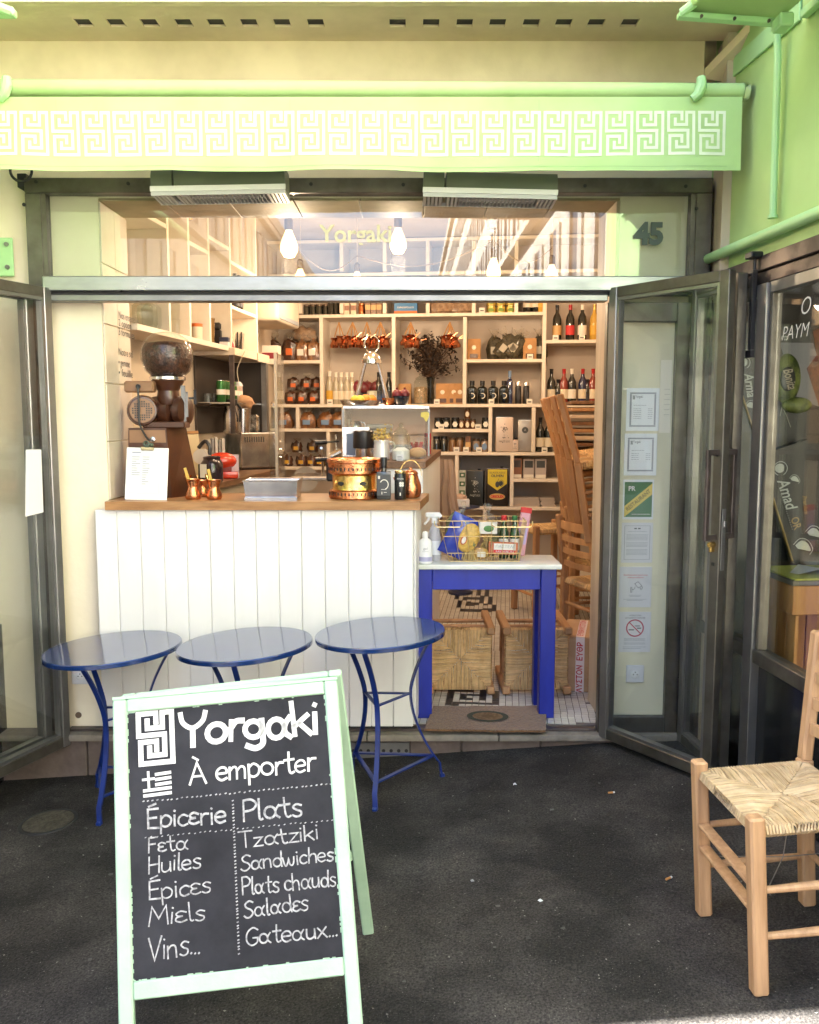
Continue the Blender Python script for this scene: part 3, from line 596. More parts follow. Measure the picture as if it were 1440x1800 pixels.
# ------------------------------------------------------------------ left neighbour: wall, awning with an unseen canvas that shades the pavement
ls = thing('side_wall', 'green and cream neighbouring wall with a pipe beyond the open left door', 'wall', (-1.9, 3.9, 0))
mb = MB(); mb.box(-2.018, -1.835, 3.2, 4.095, 2.2, 3.3) if False else mb.box(-2.018, -1.90, 2.15, 4.09, 2.17, 3.3); part('green_panel', mb, greenw, ls, W=True)
mb = MB(); mb.box(-2.018, -1.93, 2.15, 4.09, -.2, .62); part('plinth', mb, mat('black_enamel', (.008, .009, .010), .22, coat=.4), ls, W=True)
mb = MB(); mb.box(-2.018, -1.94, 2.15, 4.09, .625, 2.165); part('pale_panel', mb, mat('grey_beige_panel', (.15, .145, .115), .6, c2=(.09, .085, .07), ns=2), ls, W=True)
for y in (2.9, 3.3, 3.62): 
    mb = MB(); mb.box(-1.939, -1.915, y, y + .06, .63, 2.16); part('post', mb, steel_dk, ls, W=True)
mb = MB(); mb.tube([(-1.87, 4.06, 2.30), (-1.87, 3.3, 2.30), (-1.87, 2.2, 2.30)], .022, 10); part('pipe', mb, mintm, ls, W=True)
mb = MB(); mb.cbox((-1.835, 4.075, 2.31), .10, .012, .17, .004); part('flange', mb, mintm, ls, W=True)
for z in (2.265, 2.365):
    mb = MB(); mb.tube([(-1.81, 4.068, z), (-1.81, 4.06, z)], .010, 8); part('bolt', mb, steel_lt, ls, W=True)
p = atY(37, 300, 4.0); mb = MB(); mb.tube([tuple(V((p.x, 4.0, p.z)) + V((x, 0, y))) for x, y in arc(0, 0, .047, .045, 0, 360, 24)[:-1]], .006, 8, closed=True)
hr = solo('ring_hook', mb, blackm, 'black iron ring hanging below the left end of the valance', 'ring')
mb = MB(); q = atY(43, 320, 4.06); mb.box(q.x - .02, q.x + .02, 4.03, 4.095, q.z - .03, q.z + .03, .002); solo('cable_box', mb, blackm, 'small black box on the cream wall below the iron ring', 'box')
mb = MB(); q = atY(1237, 330, 4.06); mb.box(q.x - .022, q.x + .02, 4.03, 4.095, q.z - .02, q.z + .02, .002); mb.box(q.x - .012, q.x + .012, 4.05, 4.095, q.z - .36, q.z - .021); solo('cable_duct', mb, blackm, 'black cable duct running down beside the house number frame', 'duct')
la = thing('shade_awning', 'green awning of the left neighbour showing its corner top left, canvas added for shade', 'awning', (-2.4, 0, 3))
mb = MB(); mb.box(-3.4, -1.74, 1.0, 2.2, 2.98, 3.0); part('canvas', mb, mint, la, W=True)  # canvas added out of view, sized to shade the board and left pavement
mb = MB(); mb.tube([(-1.74, 1.0, 2.99), (-1.74, 2.2, 2.99)], .03, 10); part('front_bar', mb, mintm, la, W=True)
p = atY(12, 22, 3.4); mb = MB(); mb.bar((p.x - .3, 3.4, p.z), (p.x + .03, 3.4, p.z - .0), .04, .03, bev=.004); mb.tube([(p.x + .02, 3.4, p.z), (p.x - .3, 3.0, p.z + .02)], .018, 10); part('folding_arm', mb, mintm, la, W=True)

# ------------------------------------------------------------------ glazed steel door leaves
def leaf(name, label, P1, P2, z0, z1, sw=.045, handle=None, lock=False, slop=0):
    P1, P2 = V(P1), V(P2); d = P2 - P1; Wd = d.length; rz = math.atan2(d.y, d.x)
    t = thing(name, label, 'door', (P1.x, P1.y, z0), rz); H = z1 - z0; th = .042
    def b(nm, a, m): return part(nm, MB().box(*a), m, t)
    b('stile', (0, sw, -th / 2, th / 2, 0, H, .003), steel_lt); b('stile', (Wd - sw, Wd, -th / 2, th / 2, 0, H, .003), steel)
    b('rail', (sw + .0005, Wd - sw - .0005, -th / 2 + .001, th / 2 - .001, 0, sw * 1.1, .003), steel); b('rail', (sw + .0005, Wd - sw - .0005, -th / 2 + .001, th / 2 - .001, H - sw, H, .003), steel)
    mb = MB()
    for x0, x1, z0_, z1_ in ((sw + .001, sw + .013, sw * 1.1, H - sw), (Wd - sw - .013, Wd - sw - .001, sw * 1.1, H - sw), (sw + .0135, Wd - sw - .0135, sw * 1.1 + .0005, sw * 1.1 + .014), (sw + .0135, Wd - sw - .0135, H - sw - .014, H - sw - .0005)):
        mb.box(x0, x1, -.016, .016, z0_, z1_)
    part('glazing_bead', mb, steel_lt, t)
    b('pane', (sw + .0135, Wd - sw - .0135, -.003, .003, sw * 1.1 + .014, H - sw - .014), gdoor)
    if handle:
        ha, hb = handle
        for s in (-1, 1):
            mb = MB(); y = s * .075; x = Wd - .02
            mb.bar((x, s * .021, ha - z0), (x, y, ha - z0), .022, .014, (1, 0, 0), .002); mb.bar((x, s * .021, hb - z0), (x, y, hb - z0), .022, .014, (1, 0, 0), .002)
            mb.bar((x, y + s * .007, ha - z0 - .011), (x, y + s * .007, hb - z0 + .011), .022, .014, (1, 0, 0), .002); part('pull_handle', mb, steel_dk, t)
    if lock:
        mb = MB(); mb.box(Wd + .0005, Wd + .004, -.011, .011, .90 - .02, 1.13, .001); lk = part('lock_plate', mb, steel_lt, t)
        mb = MB(); mb.box(Wd + .0045, Wd + .009, -.006, .006, 1.055, 1.085, .002); part('latch', mb, chrome, lk)
        mb = MB(); mb.lathe([(.011, 0), (.011, .028)], 12, mtx=M.Translation((Wd - .026, -.021, .985)) @ M.Rotation(R(90), 4, 'X')); mb.box(Wd - .032, Wd - .02, -.045, -.021, .955, .985, .002); part('lock_cylinder', mb, brass, t)
        for z in (.905, 1.345): mb = MB(); mb.cbox((Wd - .025, -.024, z), .014, .006, .014, .002); part('rivet', mb, black, t)
    return t
leaf('glass_door', 'open steel framed glass door with pull handles standing ajar on the right', (.905, 4.02), (1.255, 3.50), .10, 2.165, handle=(1.115, 1.455), lock=True)
leaf('folding_door', 'narrow steel glass door folded back behind the handled door', (1.275, 4.0), (1.325, 3.58), .085, 2.165, sw=.04)
leaf('glass_door', 'open steel framed glass door on the left with a blank sheet taped to it', (-1.615, 4.02), (-1.865, 3.36), .06, 2.165)
leaf('folding_door', 'steel glass door folded behind the left door against the neighbouring wall', (-1.69, 4.0), (-1.90, 3.40), .06, 2.165)
for z in (2.02, 1.77, 1.2, .34):              # barrel hinges on the frame
    for x, y in ((1.262, 4.0),):
        pass
# fixed panel with cream infill beside the open door
fp = thing('fixed_panel', 'steel framed cream panel covered with notices behind the open glass door', 'panel', (1.08, 4.05, .1))
x0, x1 = .89, 1.266
for a in ((x0, x0 + .07, 4.035, 4.088, .1, 2.105, .003), (x1 - .062, x1, 4.035, 4.088, .1, 2.105, .003), (x0 + .0705, x1 - .0625, 4.036, 4.088, .1, .185, .003), (x0 + .0705, x1 - .0625, 4.036, 4.088, 2.02, 2.105, .003)):
    mb = MB(); mb.box(*a); part('frame_bar', mb, steel if a[3] < 5 else steel, fp, W=True)
mb = MB(); mb.box(x0 + .0705, x1 - .0625, 4.066, 4.085, .1855, 2.0195); part('infill', mb, cream2, fp, W=True)
for z in (1.92, 1.72, 1.08, .33):
    mb = MB(); mb.tube([(x1 + .001, 4.02, z - .05), (x1 + .001, 4.02, z + .05)], .011, 10); mb.tube([(x1 + .001, 4.02, z - .003), (x1 + .001, 4.02, z + .003)], .013, 10); part('hinge', mb, steel_dk, fp, W=True)
# notices
def notice(c, w, h, label, mp, draw, rz=0, name='notice', y=4.063):
    p = atY(c[0], c[1], y); t = thing(name, label, 'notice', (p.x, y, p.z), M.Rotation(rz, 4, 'Y'))
    mb = MB(); mb.box(-w / 2, w / 2, -.001, .0015, -h / 2, h / 2); part('sheet', mb, mp, t); draw(t, w, h); return t
def lines(t, w, h, rows, m, y=-.0018, x0=-.36, x1=.36):
    mb = MB()
    for v, a, b in rows:
        x = a
        while x < b - .01:
            l = rnd.uniform(.03, .09); mb.box(w * x, w * min(b, x + l), y, y + .0004, h * v - .0011, h * v + .0011); x += l + .015
    part('small_print', mb, m, t)
def draw_price(n):
    def f(t, w, h):
        mb = MB(); o, i = .40, .345
        for a in ((-o, o, o, i + .02), (-o, o, -o, -i - .02)): mb.box(w * a[0], w * a[1], -.0017, -.0012, h * min(a[2], a[3]), h * max(a[2], a[3]))
        mb.box(-w * o, -w * i, -.0017, -.0012, -h * .36, h * .36); mb.box(w * i, w * o, -.0017, -.0012, -h * .36, h * .36); part('border', mb, inkg, t)
        mb = MB(); mb.text('Yorgaki', .016, face_cam((-w * .12, -.002, h * .30)), fit=.034); part('lettering', mb, ink, t, flat=True)
        mb = MB()
        for pth in (KA, KB): mb.ribbon([(-w * .31 + u * .009, h * .325 - v * .016) for u, v in pth], .0012, face_cam((0, -.002, 0)))
        part('logo', mb, ink, t, flat=True)
        lines(t, w, h, [(.10, -.28, .1)] + [(.02 - .045 * k, -.28, -.05) for k in range(n)] + [(.02 - .045 * k, .16, .3) for k in range(n)], inkg)
    return f
notice((1130, 720), .150, .195, 'topmost grey framed price list on the cream panel', paperg, draw_price(6))
notice((1126, 799), .150, .193, 'second grey framed price list from the top of the cream panel', paperg, draw_price(4))
def draw_green(t, w, h):
    mb = MB(); mb.box(-w * .45, w * .45, -.0016, -.0012, -h * .44, h * .44); part('green_field', mb, mat('sign_green', (.02, .13, .055), .4), t)
    m = face_cam((0, -.0022, 0)); a = .155
    mb = MB(); mb.poly([(-w * .45, -h * .44), (-w * .45, -h * .17), (w * .45, h * .41), (w * .45, h * .13)], m); part('yellow_band', mb, mat('sign_yellow', (.62, .46, .08), .4), t, flat=True, rec=False)
    ang = math.atan2(h * .58, w * .9)
    mb = MB(); mb.text('RESTAURANT', .026, face_cam((0.0, -.0028, h * -.02)) @ M.Rotation(ang, 4, 'Z'), off=.0005, fit=.138); part('lettering', mb, mat('band_ink', (.12, .09, .02), .5), t, flat=True)
    mb = MB(); mb.text('PR', .03, face_cam((-w * .22, -.0028, h * .27)), off=.0008, fit=.032); part('lettering', mb, paper, t, flat=True)
    lines(t, w, h, [(-.37, -.2, .4)], paper, y=-.0024)
notice((1122, 878), .142, .185, 'green PR restaurant sign with a diagonal yellow band', paperg, draw_green)
def draw_text(t, w, h):
    mb = MB(); o = .41
    for a in ((-o, o, .42, .425), (-o, o, -.425, -.42)): mb.box(w * a[0], w * a[1], -.0017, -.0012, h * a[2], h * a[3])
    for s in (-1, 1): mb.box(min(s * w * o, s * w * (o - .008)), max(s * w * o, s * w * (o - .008)), -.0017, -.0012, -h * .419, h * .419)
    mb.box(-w * .1, -w * .02, -.0017, -.0012, h * .34, h * .37); mb.box(w * .02, w * .1, -.0017, -.0012, h * .34, h * .37); part('border', mb, ink, t)
    lines(t, w, h, [(.28, -.3, .3)] + [(.2 - .032 * k, -.34, .34) for k in range(5)] + [(0 - .032 * k, -.34, .34) for k in range(4)] + [(-.17 - .032 * k, -.34, .34) for k in range(5)], inkg)
notice((1120, 954), .145, .188, 'white text notice with a thin black border below the green sign', paper, draw_text)
def draw_cam(t, w, h):
    mb = MB(); mb.text("Etablissement placé sous", .012, face_cam((0, -.002, h * .30)), fit=w * .74); mb.text("vidéosurveillance", .012, face_cam((0, -.002, h * .24)), fit=w * .5); part('lettering', mb, redp, t, flat=True)
    m = face_cam((0, -.002, .0)); mb = MB()
    mb.ribbon([(-.004, .016), (.012, .026), (.030, .006), (.014, -.004), (-.004, .016)], .002, m); mb.ribbon([(.022, -.002), (.026, -.012), (.034, -.004), (.030, .004)], .002, m); mb.ribbon([(.0, .002), (-.008, -.012), (-.016, -.012)], .002, m); mb.ribbon([(-.022, -.002), (-.016, -.002), (-.016, -.024), (-.022, -.024), (-.022, -.002)], .002, m); part('camera_symbol', mb, ink, t, flat=True)
    lines(t, w, h, [(-.2, -.2, .2), (-.23, -.16, .16), (-.3, -.36, .36), (-.33, -.25, .25)], inkg)
notice((1117, 1032), .150, .192, 'white video surveillance notice with a camera symbol', paper, draw_cam)
def draw_smoke(t, w, h):
    mb = MB(); mb.text('INTERDICTION', .011, face_cam((0, -.002, h * .41)), fit=w * .36); mb.text('DE FUMER ET VAPOTER', .011, face_cam((0, -.002, h * .35)), fit=w * .62); part('lettering', mb, ink, t, flat=True)
    m = face_cam((0, -.002, h * .1)); mb = MB(); r = w * .26
    mb.ribbon(arc(0, 0, r, r, 0, 360, 36), .006, m); mb.ribbon([(-r * .7, r * .7), (r * .7, -r * .7)], .005, m); part('ban_ring', mb, mat('ban_red', (.40, .02, .06), .6), t, flat=True)
    m = face_cam((0, -.0017, h * .1)); mb = MB(); mb.box(-r * .75, -r * .1, -.0017, -.0012, h * .1 - .011, h * .1 - .006); mb.box(r * .25, r * .75, -.0017, -.0012, h * .1 - .003, h * .1 + .002); mb.box(r * .0, r * .6, -.0017, -.0012, h * .1 + .008, h * .1 + .012); part('cigarette_symbol', mb, ink, t)
    lines(t, w, h, [(-.16 - .028 * k, -.33, .33) for k in range(3)] + [(-.27 - .028 * k, -.33, .33) for k in range(2)] + [(-.37, -.36, .36), (-.41, -.36, .2)], inkg)
notice((1116, 1111), .150, .193, 'white no smoking notice with a red ban ring', paper, draw_smoke)
def draw_none(t, w, h): lines(t, w, h, [(.1 - .07 * k, -.1, .4) for k in range(6)], mat('faint_ink', (.5, .46, .38), .8))
notice((1170, 697), .05, .33, 'narrow cream paper strip beside the topmost price list', mat('cream_paper', (.80, .75, .62), .7), draw_none)
d = (V((-1.865, 3.36, 0)) - V((-1.615, 4.02, 0))).normalized(); ln_ = V((d.y, -d.x, 0)); pts = [onpl(a, b, (-1.615, 4.02, 0), ln_) for a, b in ((38, 790), (65, 790), (69, 900), (37, 908))]
if ln_.x < 0: ln_ = -ln_
mb = MB(); mb.add([p + ln_ * .024 for p in pts] + [p + ln_ * .022 for p in pts], [(0, 1, 2, 3), (7, 6, 5, 4)] + [(i, (i + 1) % 4, 4 + (i + 1) % 4, 4 + i) for i in range(4)]); solo('paper_sheet', mb, paper, 'blank white sheet taped to the open left glass door', 'paper')
def socket(px, py, y, label):
    p = atY(px, py, y); t = thing('wall_socket', label, 'socket', (p.x, y, p.z))
    mb = MB(); mb.box(-.042, .042, -.008, 0, -.042, .042, .003); part('plate', mb, paper, t)
    mb = MB(); mb.lathe([(.021, 0), (.019, .001), (.018, .0015)], 20, mtx=M.Translation((0, -.0085, -.002)) @ M.Rotation(R(90), 4, 'X')); part('well', mb, mat('socket_inner', (.66, .66, .66), .5), t)
    for x, z in ((-.009, -.002), (.009, -.002), (0, .009)):
        mb = MB(); mb.lathe([(.0028, 0), (.0028, .001)], 8, mtx=M.Translation((x, -.0105, z)) @ M.Rotation(R(90), 4, 'X')); part('pin_hole', mb, blackm, t)
socket(1116, 1184, 4.064, 'white wall socket below the no smoking notice')
socket(142, 1187, 4.098, 'white wall socket on the cream pier beside the leftmost blue table')
p = atY(138, 1257, 4.098); mb = MB(); mb.lathe([(.015, 0), (.015, .004), (.012, .004)], 16, mtx=M.Translation((p.x, 4.099, p.z)) @ M.Rotation(R(90), 4, 'X')); solo('pipe_cap', mb, mat('rusty_cap', (.12, .08, .05), .6), 'small dark pipe hole low on the cream pier', 'pipe')
# ------------------------------------------------------------------ the room
rm = part('room', MB(RM).box(-.34, -.25, .40, 4.3, 0, 3.2).box(-.25, 2.75, 4.12, 4.22, 0, 3.2).box(2.75, 2.85, .1, 4.22, 0, 3.2).box(-.34, 2.85, .34, 4.22, 3.12, 3.25), wallw, kind='structure')
# tiled floor: grout bed, tiles one by one near the door, the rest as one sheet of tiles
grout = mat('grout', (.16, .13, .11), .9)
flo = part('floor', MB().box(-1.8, 2.2, 4.131, 8.4, -.2, .1105), grout, kind='structure')
tl = mat('white_tile', (.62, .59, .52), .35, c2=(.50, .46, .40), ns=5, rv=.08); tli = mat('white_tile_far', (.62, .59, .52), .35, c2=(.50, .46, .40), ns=5, isl=.08); tdk = mat('black_tile', (.02, .02, .025), .35)
TS = .0345
def keyset(x, y, w, h, x0, y0):
    u, v = (x - x0) / w, (y - y0) / h
    if not (0 <= u < 1 and 0 <= v < 1): return False
    i, j = int(u * 9), int(v * 9)
    pat = ["#########", "#.......#", "#.###.#.#", "#.#...#.#", "#.#####.#", "#.....#.#", "#.###.#.#", "#.#...#.#", "#########"]
    return pat[j][i] == '#'
tmesh = {}
def tile_mesh(dark):
    if dark not in tmesh:
        b = MB().box(-TS / 2 + .0018, TS / 2 - .0018, -TS / 2 + .0018, TS / 2 - .0018, -.004, .0025, .0012); bmesh.ops.recalc_face_normals(b.bm, faces=b.bm.faces[:])
        me = bpy.data.meshes.new('tile'); b.bm.to_mesh(me); b.bm.free(); me.materials.append(tdk if dark else tl); tmesh[dark] = me
    return tmesh[dark]
far = {False: MB(), True: MB()}; cnt = 0
d = TS / 2
while d < 3.9:
    w = -.05 + TS / 2 if d > 1.6 else 1.42 - .1 * (d > .4)
    while w < 2.7:
        p = rp(w, d, .1125)
        if p.y > 4.15 and (p.y > 4.47 or -.02 < p.x < .93):
            key = keyset(p.x, p.y, .27, .34, .20, 4.42) or keyset(p.x, p.y, .29, 1.0, .38, 6.6)
            near = (p.y < 4.34 and p.x > .02) or (p.y < 4.56 and (.1 < p.x < .68 or p.x > .72)) 
            if near and cnt < 290:
                o = bpy.data.objects.new('tile', tile_mesh(key)); COL.objects.link(o); o.location = p + V((0, 0, rnd.uniform(-.0006, .0006))); o.rotation_euler = (rnd.gauss(0, .006), rnd.gauss(0, .006), -PHI + rnd.gauss(0, .008)); o.parent = flo; cnt += 1
            else:
                e = TS / 2 - .002; far[key].add([rp(w - e, d - e, .1125), rp(w + e, d - e, .1125), rp(w + e, d + e, .1125), rp(w - e, d + e, .1125)], [(0, 1, 2, 3)])
        w += TS
    d += TS
part('tiles', far[False], tli, flo, kind='stuff', flat=True, rec=False); part('tiles', far[True], tdk, flo, kind='stuff', flat=True, rec=False)

# ------------------------------------------------------------------ coffee counter
CT = 1.209
ctr = thing('counter', 'white plank fronted coffee counter with an oak top', 'counter', (-.7, 4.2, .12))
edges = [atY(x, 900, 4.05).x for x in (168, 206, 247, 288, 328, 369, 410, 450, 490, 530, 571, 612, 652, 691, 727)]
for i in range(len(edges) - 1):
    mb = MB(); mb.box(edges[i] + .0009, edges[i + 1] - .0009, 4.036, 4.056, .137, 1.168, .003); part('plank', mb, whitep, ctr, W=True)
mb = MB(); mb.box(edges[0], edges[-1] - .002, 4.0565, 4.075, .137, 1.167); part('backing', mb, mat('plank_gap', (.62, .61, .60), .7), ctr, W=True)
mb = MB(); mb.box(-1.40, .0, 4.11, 4.40, .12, 1.165); part('carcass', mb, whitep, ctr, W=True)
mb = MB(); mb.box(edges[0] + .01, edges[-1] - .01, 4.060, 4.09, .113, .135); part('gap_shade_strip', mb, blackm, ctr, W=True)  # black paint gives the gap under the planks its shade
e0 = edges[-1]; sdv = (V((.205, 6.0, 0)) - V((e0 + .01, 4.06, 0))); sdl = sdv.length; sdv.normalize(); sz_ = math.atan2(sdv.y, sdv.x)
CM = M.Translation((e0 + .001, 4.06, 0)) @ M.Rotation(sz_, 4, 'Z')
n = 24
for i in range(n):
    a = sdl * i / n; mb = MB(); mb.box(a + .003, a + sdl / n - .003, -.012, .0, .137, 1.168 if a < .38 else 1.333, .003, mtx=CM); part('plank', mb, whitep, ctr, W=True)
mb = MB(); mb.box(.005, sdl, .001, .02, .137, 1.165, mtx=CM); mb.box(.42, sdl, .001, .02, 1.165, 1.33, mtx=CM); part('side_panel', mb, whitep, ctr, W=True)
xl = -1.394
for i in range(3):                                 # oak boards of the top
    y0 = 4.012 + i * .146; xr = e0 + .03 + .05 * (i + .5) / 3
    xr0, xr1 = e0 + .03 + .05 * i / 3, e0 + .03 + .05 * (i + 1) / 3; mb = MB(); mb.prism([(xl, y0 + .0006), (xr0, y0 + .0006), (xr1, y0 + .1454), (xl, y0 + .1454)], CT - 1.17, z0=1.17); part('top_board', mb, woodc, ctr, W=True)
mb = MB(); mb.box(-.26, 0.06, 4.47, 4.52, 1.17, 1.33); part('riser', mb, whitep, ctr, W=True)
q = [(-.27, 4.455), (e0 + .062, 4.455), (.215, 6.02), (-.52, 6.02)]
mb = MB(); mb.prism(q, .036, z0=1.334); part('raised_top', mb, woodd, ctr, W=True)

# left wall worktop
wk = thing('worktop', 'dark wooden worktop along the left wall behind the counter', 'worktop', rp(-.05, 1.4, 1.1))
mb = MB(RM); mb.box(-.249, .15, .45, 2.6, 1.165, 1.205, .003); part('top', mb, woodd, wk, W=True)
mb = MB(RM); mb.box(-.249, .11, .5, 2.55, .12, 1.164); part('cabinet', mb, wallw, wk, W=True)

# ------------------------------------------------------------------ wall shelving, back
DB = 3.78; K = .00503
bsx = thing('shelving', 'cream painted wall shelving with many compartments full of groceries', 'shelves', rp(1.2, 3.9, .12))
def bw(px, py=712): return atD(px, py, DB).x
def bz(px, py): return atD(px, py, DB).z
def hs(x0, x1, y, t=.028, dp=.32):
    z = (bz(x0, y) + bz(x1, y)) / 2; a, b = bw(x0, y), bw(x1, y)
    mb = MB(RM); mb.box(a, b, DB, DB + dp, z - t / 2, z + t / 2, .002); part('shelf', mb, shelfw, bsx, W=True); return z
def us(x, y0, y1, t=.032, dp=.318):
    w = bw(x, (y0 + y1) / 2); z0, z1 = bz(x, y1) + .0145, bz(x, y0) - .0145
    mb = MB(RM); mb.box(w - t / 2, w + t / 2, DB + .001, DB + dp, z0, z1, .002); part('upright', mb, shelfw, bsx, W=True)
ZH = {}
for k, a in dict(T=(462, 956, 554), U=(462, 1075, 713), A=(462, 565, 636), Bm=(817, 957, 634), C=(957, 1075, 600), D=(462, 604, 756), E=(760, 862, 757), G=(462, 577, 823), H=(604, 1075, 797.5), I=(900, 1075, 845), J=(604, 1075, 893), TT=(462, 1075, 480), TU=(462, 1075, 420)).items(): ZH[k] = hs(*a)
mb = MB(RM); mb.box(bw(462), bw(1075), DB, DB + .32, .12, .2); part('plinth', mb, shelfw, bsx, W=True)
for x in (527, 600, 676, 752, 833, 908): us(x, 480, 554)
for x in (600, 676, 752, 833, 908): us(x, 420, 480)
for x in (565, 692, 817): us(x, 554, 713)
us(957, 480, 713); us(523, 713, 756); us(604, 713, 797.5); us(577, 756, 823); us(862, 713, 797.5); us(938, 713, 797.5); us(803, 797.5, 893); us(900, 797.5, 893); us(852, 893, 1005); us(720, 893, 1005)
mb = MB(RM); mb.box(bw(455), bw(462), DB, DB + .32, .12, 3.1); part('side_panel', mb, shelfw, bsx, W=True)
mb = MB(RM); mb.box(bw(462), bw(1075), DB + .321, DB + .335, .12, 3.1); part('back_panel', mb, mat('shelf_back', (.52, .44, .37), .6, c2=(.44, .37, .31), ns=2), bsx, W=True)

# left wall shelving
lsx = thing('shelving', 'cream wall shelf with dividers running along the left wall above the grinder', 'shelves', rp(-.12, 1.4, 2.05))
def ld(px, py): q = atW(px, py, 0); return q.y, q.z
zl = 2.045; lo = .39; hi_ = ld(455, 626)[0]
def lb(name, *a): part(name, MB(RM).box(*a), shelfw, lsx, W=True)
lb('shelf', -.249, 0, lo, hi_, zl - .018, zl + .014, .002)
ds = [ld(300, 560)[0], ld(336, 570)[0], ld(371, 580)[0], ld(408, 590)[0], hi_ - .015]
for i, d in enumerate(ds): lb('divider', -.248, -.002, d - .014, d + .014, zl + .0145, 3.11, .002)
za = ld(430, 548)[1]; lb('shelf', -.247, -.003, ds[3] + .015, ds[4] - .015, za - .012, za + .012, .002)
for a, b, z in ((lo, ds[0], 2.62), (ds[0], ds[1], 2.78), (ds[1], ds[2], 2.60), (ds[2], ds[3], 2.70), (ds[3], ds[4], 2.62)): lb('shelf', -.247, -.003, a + .015, b - .015, z - .012, z + .012, .002)

# ------------------------------------------------------------------ hanging bulbs
amber = mat('bulb_glow', (1.0, .62, .25), .4, emit=.3); cordm = mat('pale_cord', (.55, .45, .32), .6)
def bulb(i, px, py, y, where, bare=1.0):
    p = atY(px, py, y); t = thing('pendant_bulb', 'glowing pear shaped bulb hanging ' + where, 'light bulb', p, None, 'bare bulbs under the ceiling')
    mb = MB(); mb.lathe([(.001, -.085), (.028, -.078), (.046, -.05), (.048, -.025), (.036, .015), (.02, .05), (.017, .06)], 18); part('glass_bulb', mb, amber, t)
    mb = MB(); mb.lathe([(.019, .06), (.023, .065), (.023, .115), (.008, .13)], 14); part('socket', mb, mat('brass_socket', (.20, .14, .07), .4, .6), t)
    top = 3.12 - p.z; mb = MB(); mb.tube([(0, 0, .13), (.004, 0, (top + .13) / 2), (0, 0, top)], .003, 6); part('cord', mb, cordm, t)
    l = bpy.data.lights.new('bulb_light', 'POINT'); l.energy = BULB_W * bare; l.color = (1, .75, .50); l.shadow_soft_size = .05
    o = bpy.data.objects.new('bulb_light', l); COL.objects.link(o); o.parent = t; o.location = (0, 0, -.14)
for i, a in enumerate(((508, 425, 4.85, 'over the coffee counter beside the lettering'), (700, 420, 5.1, 'just behind the end of the transom lettering'), (868, 470, 6.0, 'low in the middle of the transom pane'), (970, 480, 6.6, 'nearest the right end of the transom pane'), (528, 488, 6.4, 'low beside the left wall shelf'), (628, 492, 6.9, 'deep in the shop under the transom lettering'))): bulb(i, *a)
mb = MB(); pts = []
for a, b in (((528, 476, 6.4), (628, 480, 6.9)), ((628, 480, 6.9), (868, 458, 6.0)), ((868, 458, 6.0), (970, 468, 6.6))):
    p, q = atY(*a), atY(*b); p.z += .13; q.z += .13
    mb.tube([p.lerp(q, t) - V((0, 0, .12 * math.sin(math.pi * t))) for t in [i / 10 for i in range(11)]], .004, 6)
solo('light_cable', mb, mat('cable_tan', (.30, .22, .14), .6), 'slack pale cable looping between the hanging bulbs', 'cable')
# dangling socket without a glowing bulb
p = atY(865, 385, 5.0); t = thing('lamp_holder', 'empty metal lamp holder hanging near the middle of the transom', 'lamp holder', p)
mb = MB(); mb.lathe([(.012, -.06), (.03, -.05), (.034, -.01), (.02, .03), (.008, .05)], 14); part('holder', mb, inox, t); mb = MB(); mb.tube([(0, 0, .05), (0, 0, 3.12 - p.z)], .003, 6); part('cord', mb, cordm, t)
# air conditioner high on the left
q = atD(470, 540, 2.75); t = thing('air_conditioner', 'cream wall mounted air conditioner high in the back left corner', 'air conditioner', rp(q.x, 2.75, q.z))
mb = MB(RM); mb.box(-.24, .13, 2.65, 3.35, q.z - .11, q.z + .13, .03, seg=3); part('body', mb, wallw, t, W=True)
mb = MB(RM); mb.box(.131, .135, 2.7, 3.3, q.z - .09, q.z - .06); part('louvre', mb, inkg, t, W=True)
# ------------------------------------------------------------------ groceries on the back shelves (prototypes copied with their parts)
PROTO = {}
def wine(key, glass, lab, cap, h=.30, r=.038):
    t = bpy.data.objects.new('wine_bottle', None); COL.objects.link(t); WM[t.name] = M.Identity(4); t['category'] = 'bottle'
    s = h / .30
    part('glass', MB().lathe([(r * .9, 0), (r, .006), (r, .175 * s), (r * .86, .20 * s), (.015, .235 * s), (.0145, .255 * s)], 16), glass, t)
    part('label', MB().lathe([(r + .0006, .045 * s), (r + .0006, .125 * s)], 16, cap=False), lab, t)
    part('capsule', MB().lathe([(.0152, .2555 * s), (.0155, h - .012), (.0165, h - .01), (.0165, h)], 12), cap, t); PROTO[key] = [t, False]
def sqbottle(key, glass, lab, cap, h, r):
    t = bpy.data.objects.new('oil_bottle', None); COL.objects.link(t); WM[t.name] = M.Identity(4); t['category'] = 'bottle'
    part('glass', MB().lathe([(r * .95, 0), (r, .005), (r, h * .66), (r * .8, h * .72), (r * .4, h * .76), (r * .38, h * .8)], 20, sq=6), glass, t)
    part('cap', MB().lathe([(r * .5, h * .8), (r * .5, h)], 14), cap, t)
    mb = MB(); mb.ribbon(arc(0, 0, r * .5, r * .5, -100, 110, 14), r * .16, face_cam((0, -r - .001, h * .35))); part('print', mb, lab, t, flat=True); PROTO[key] = [t, False]
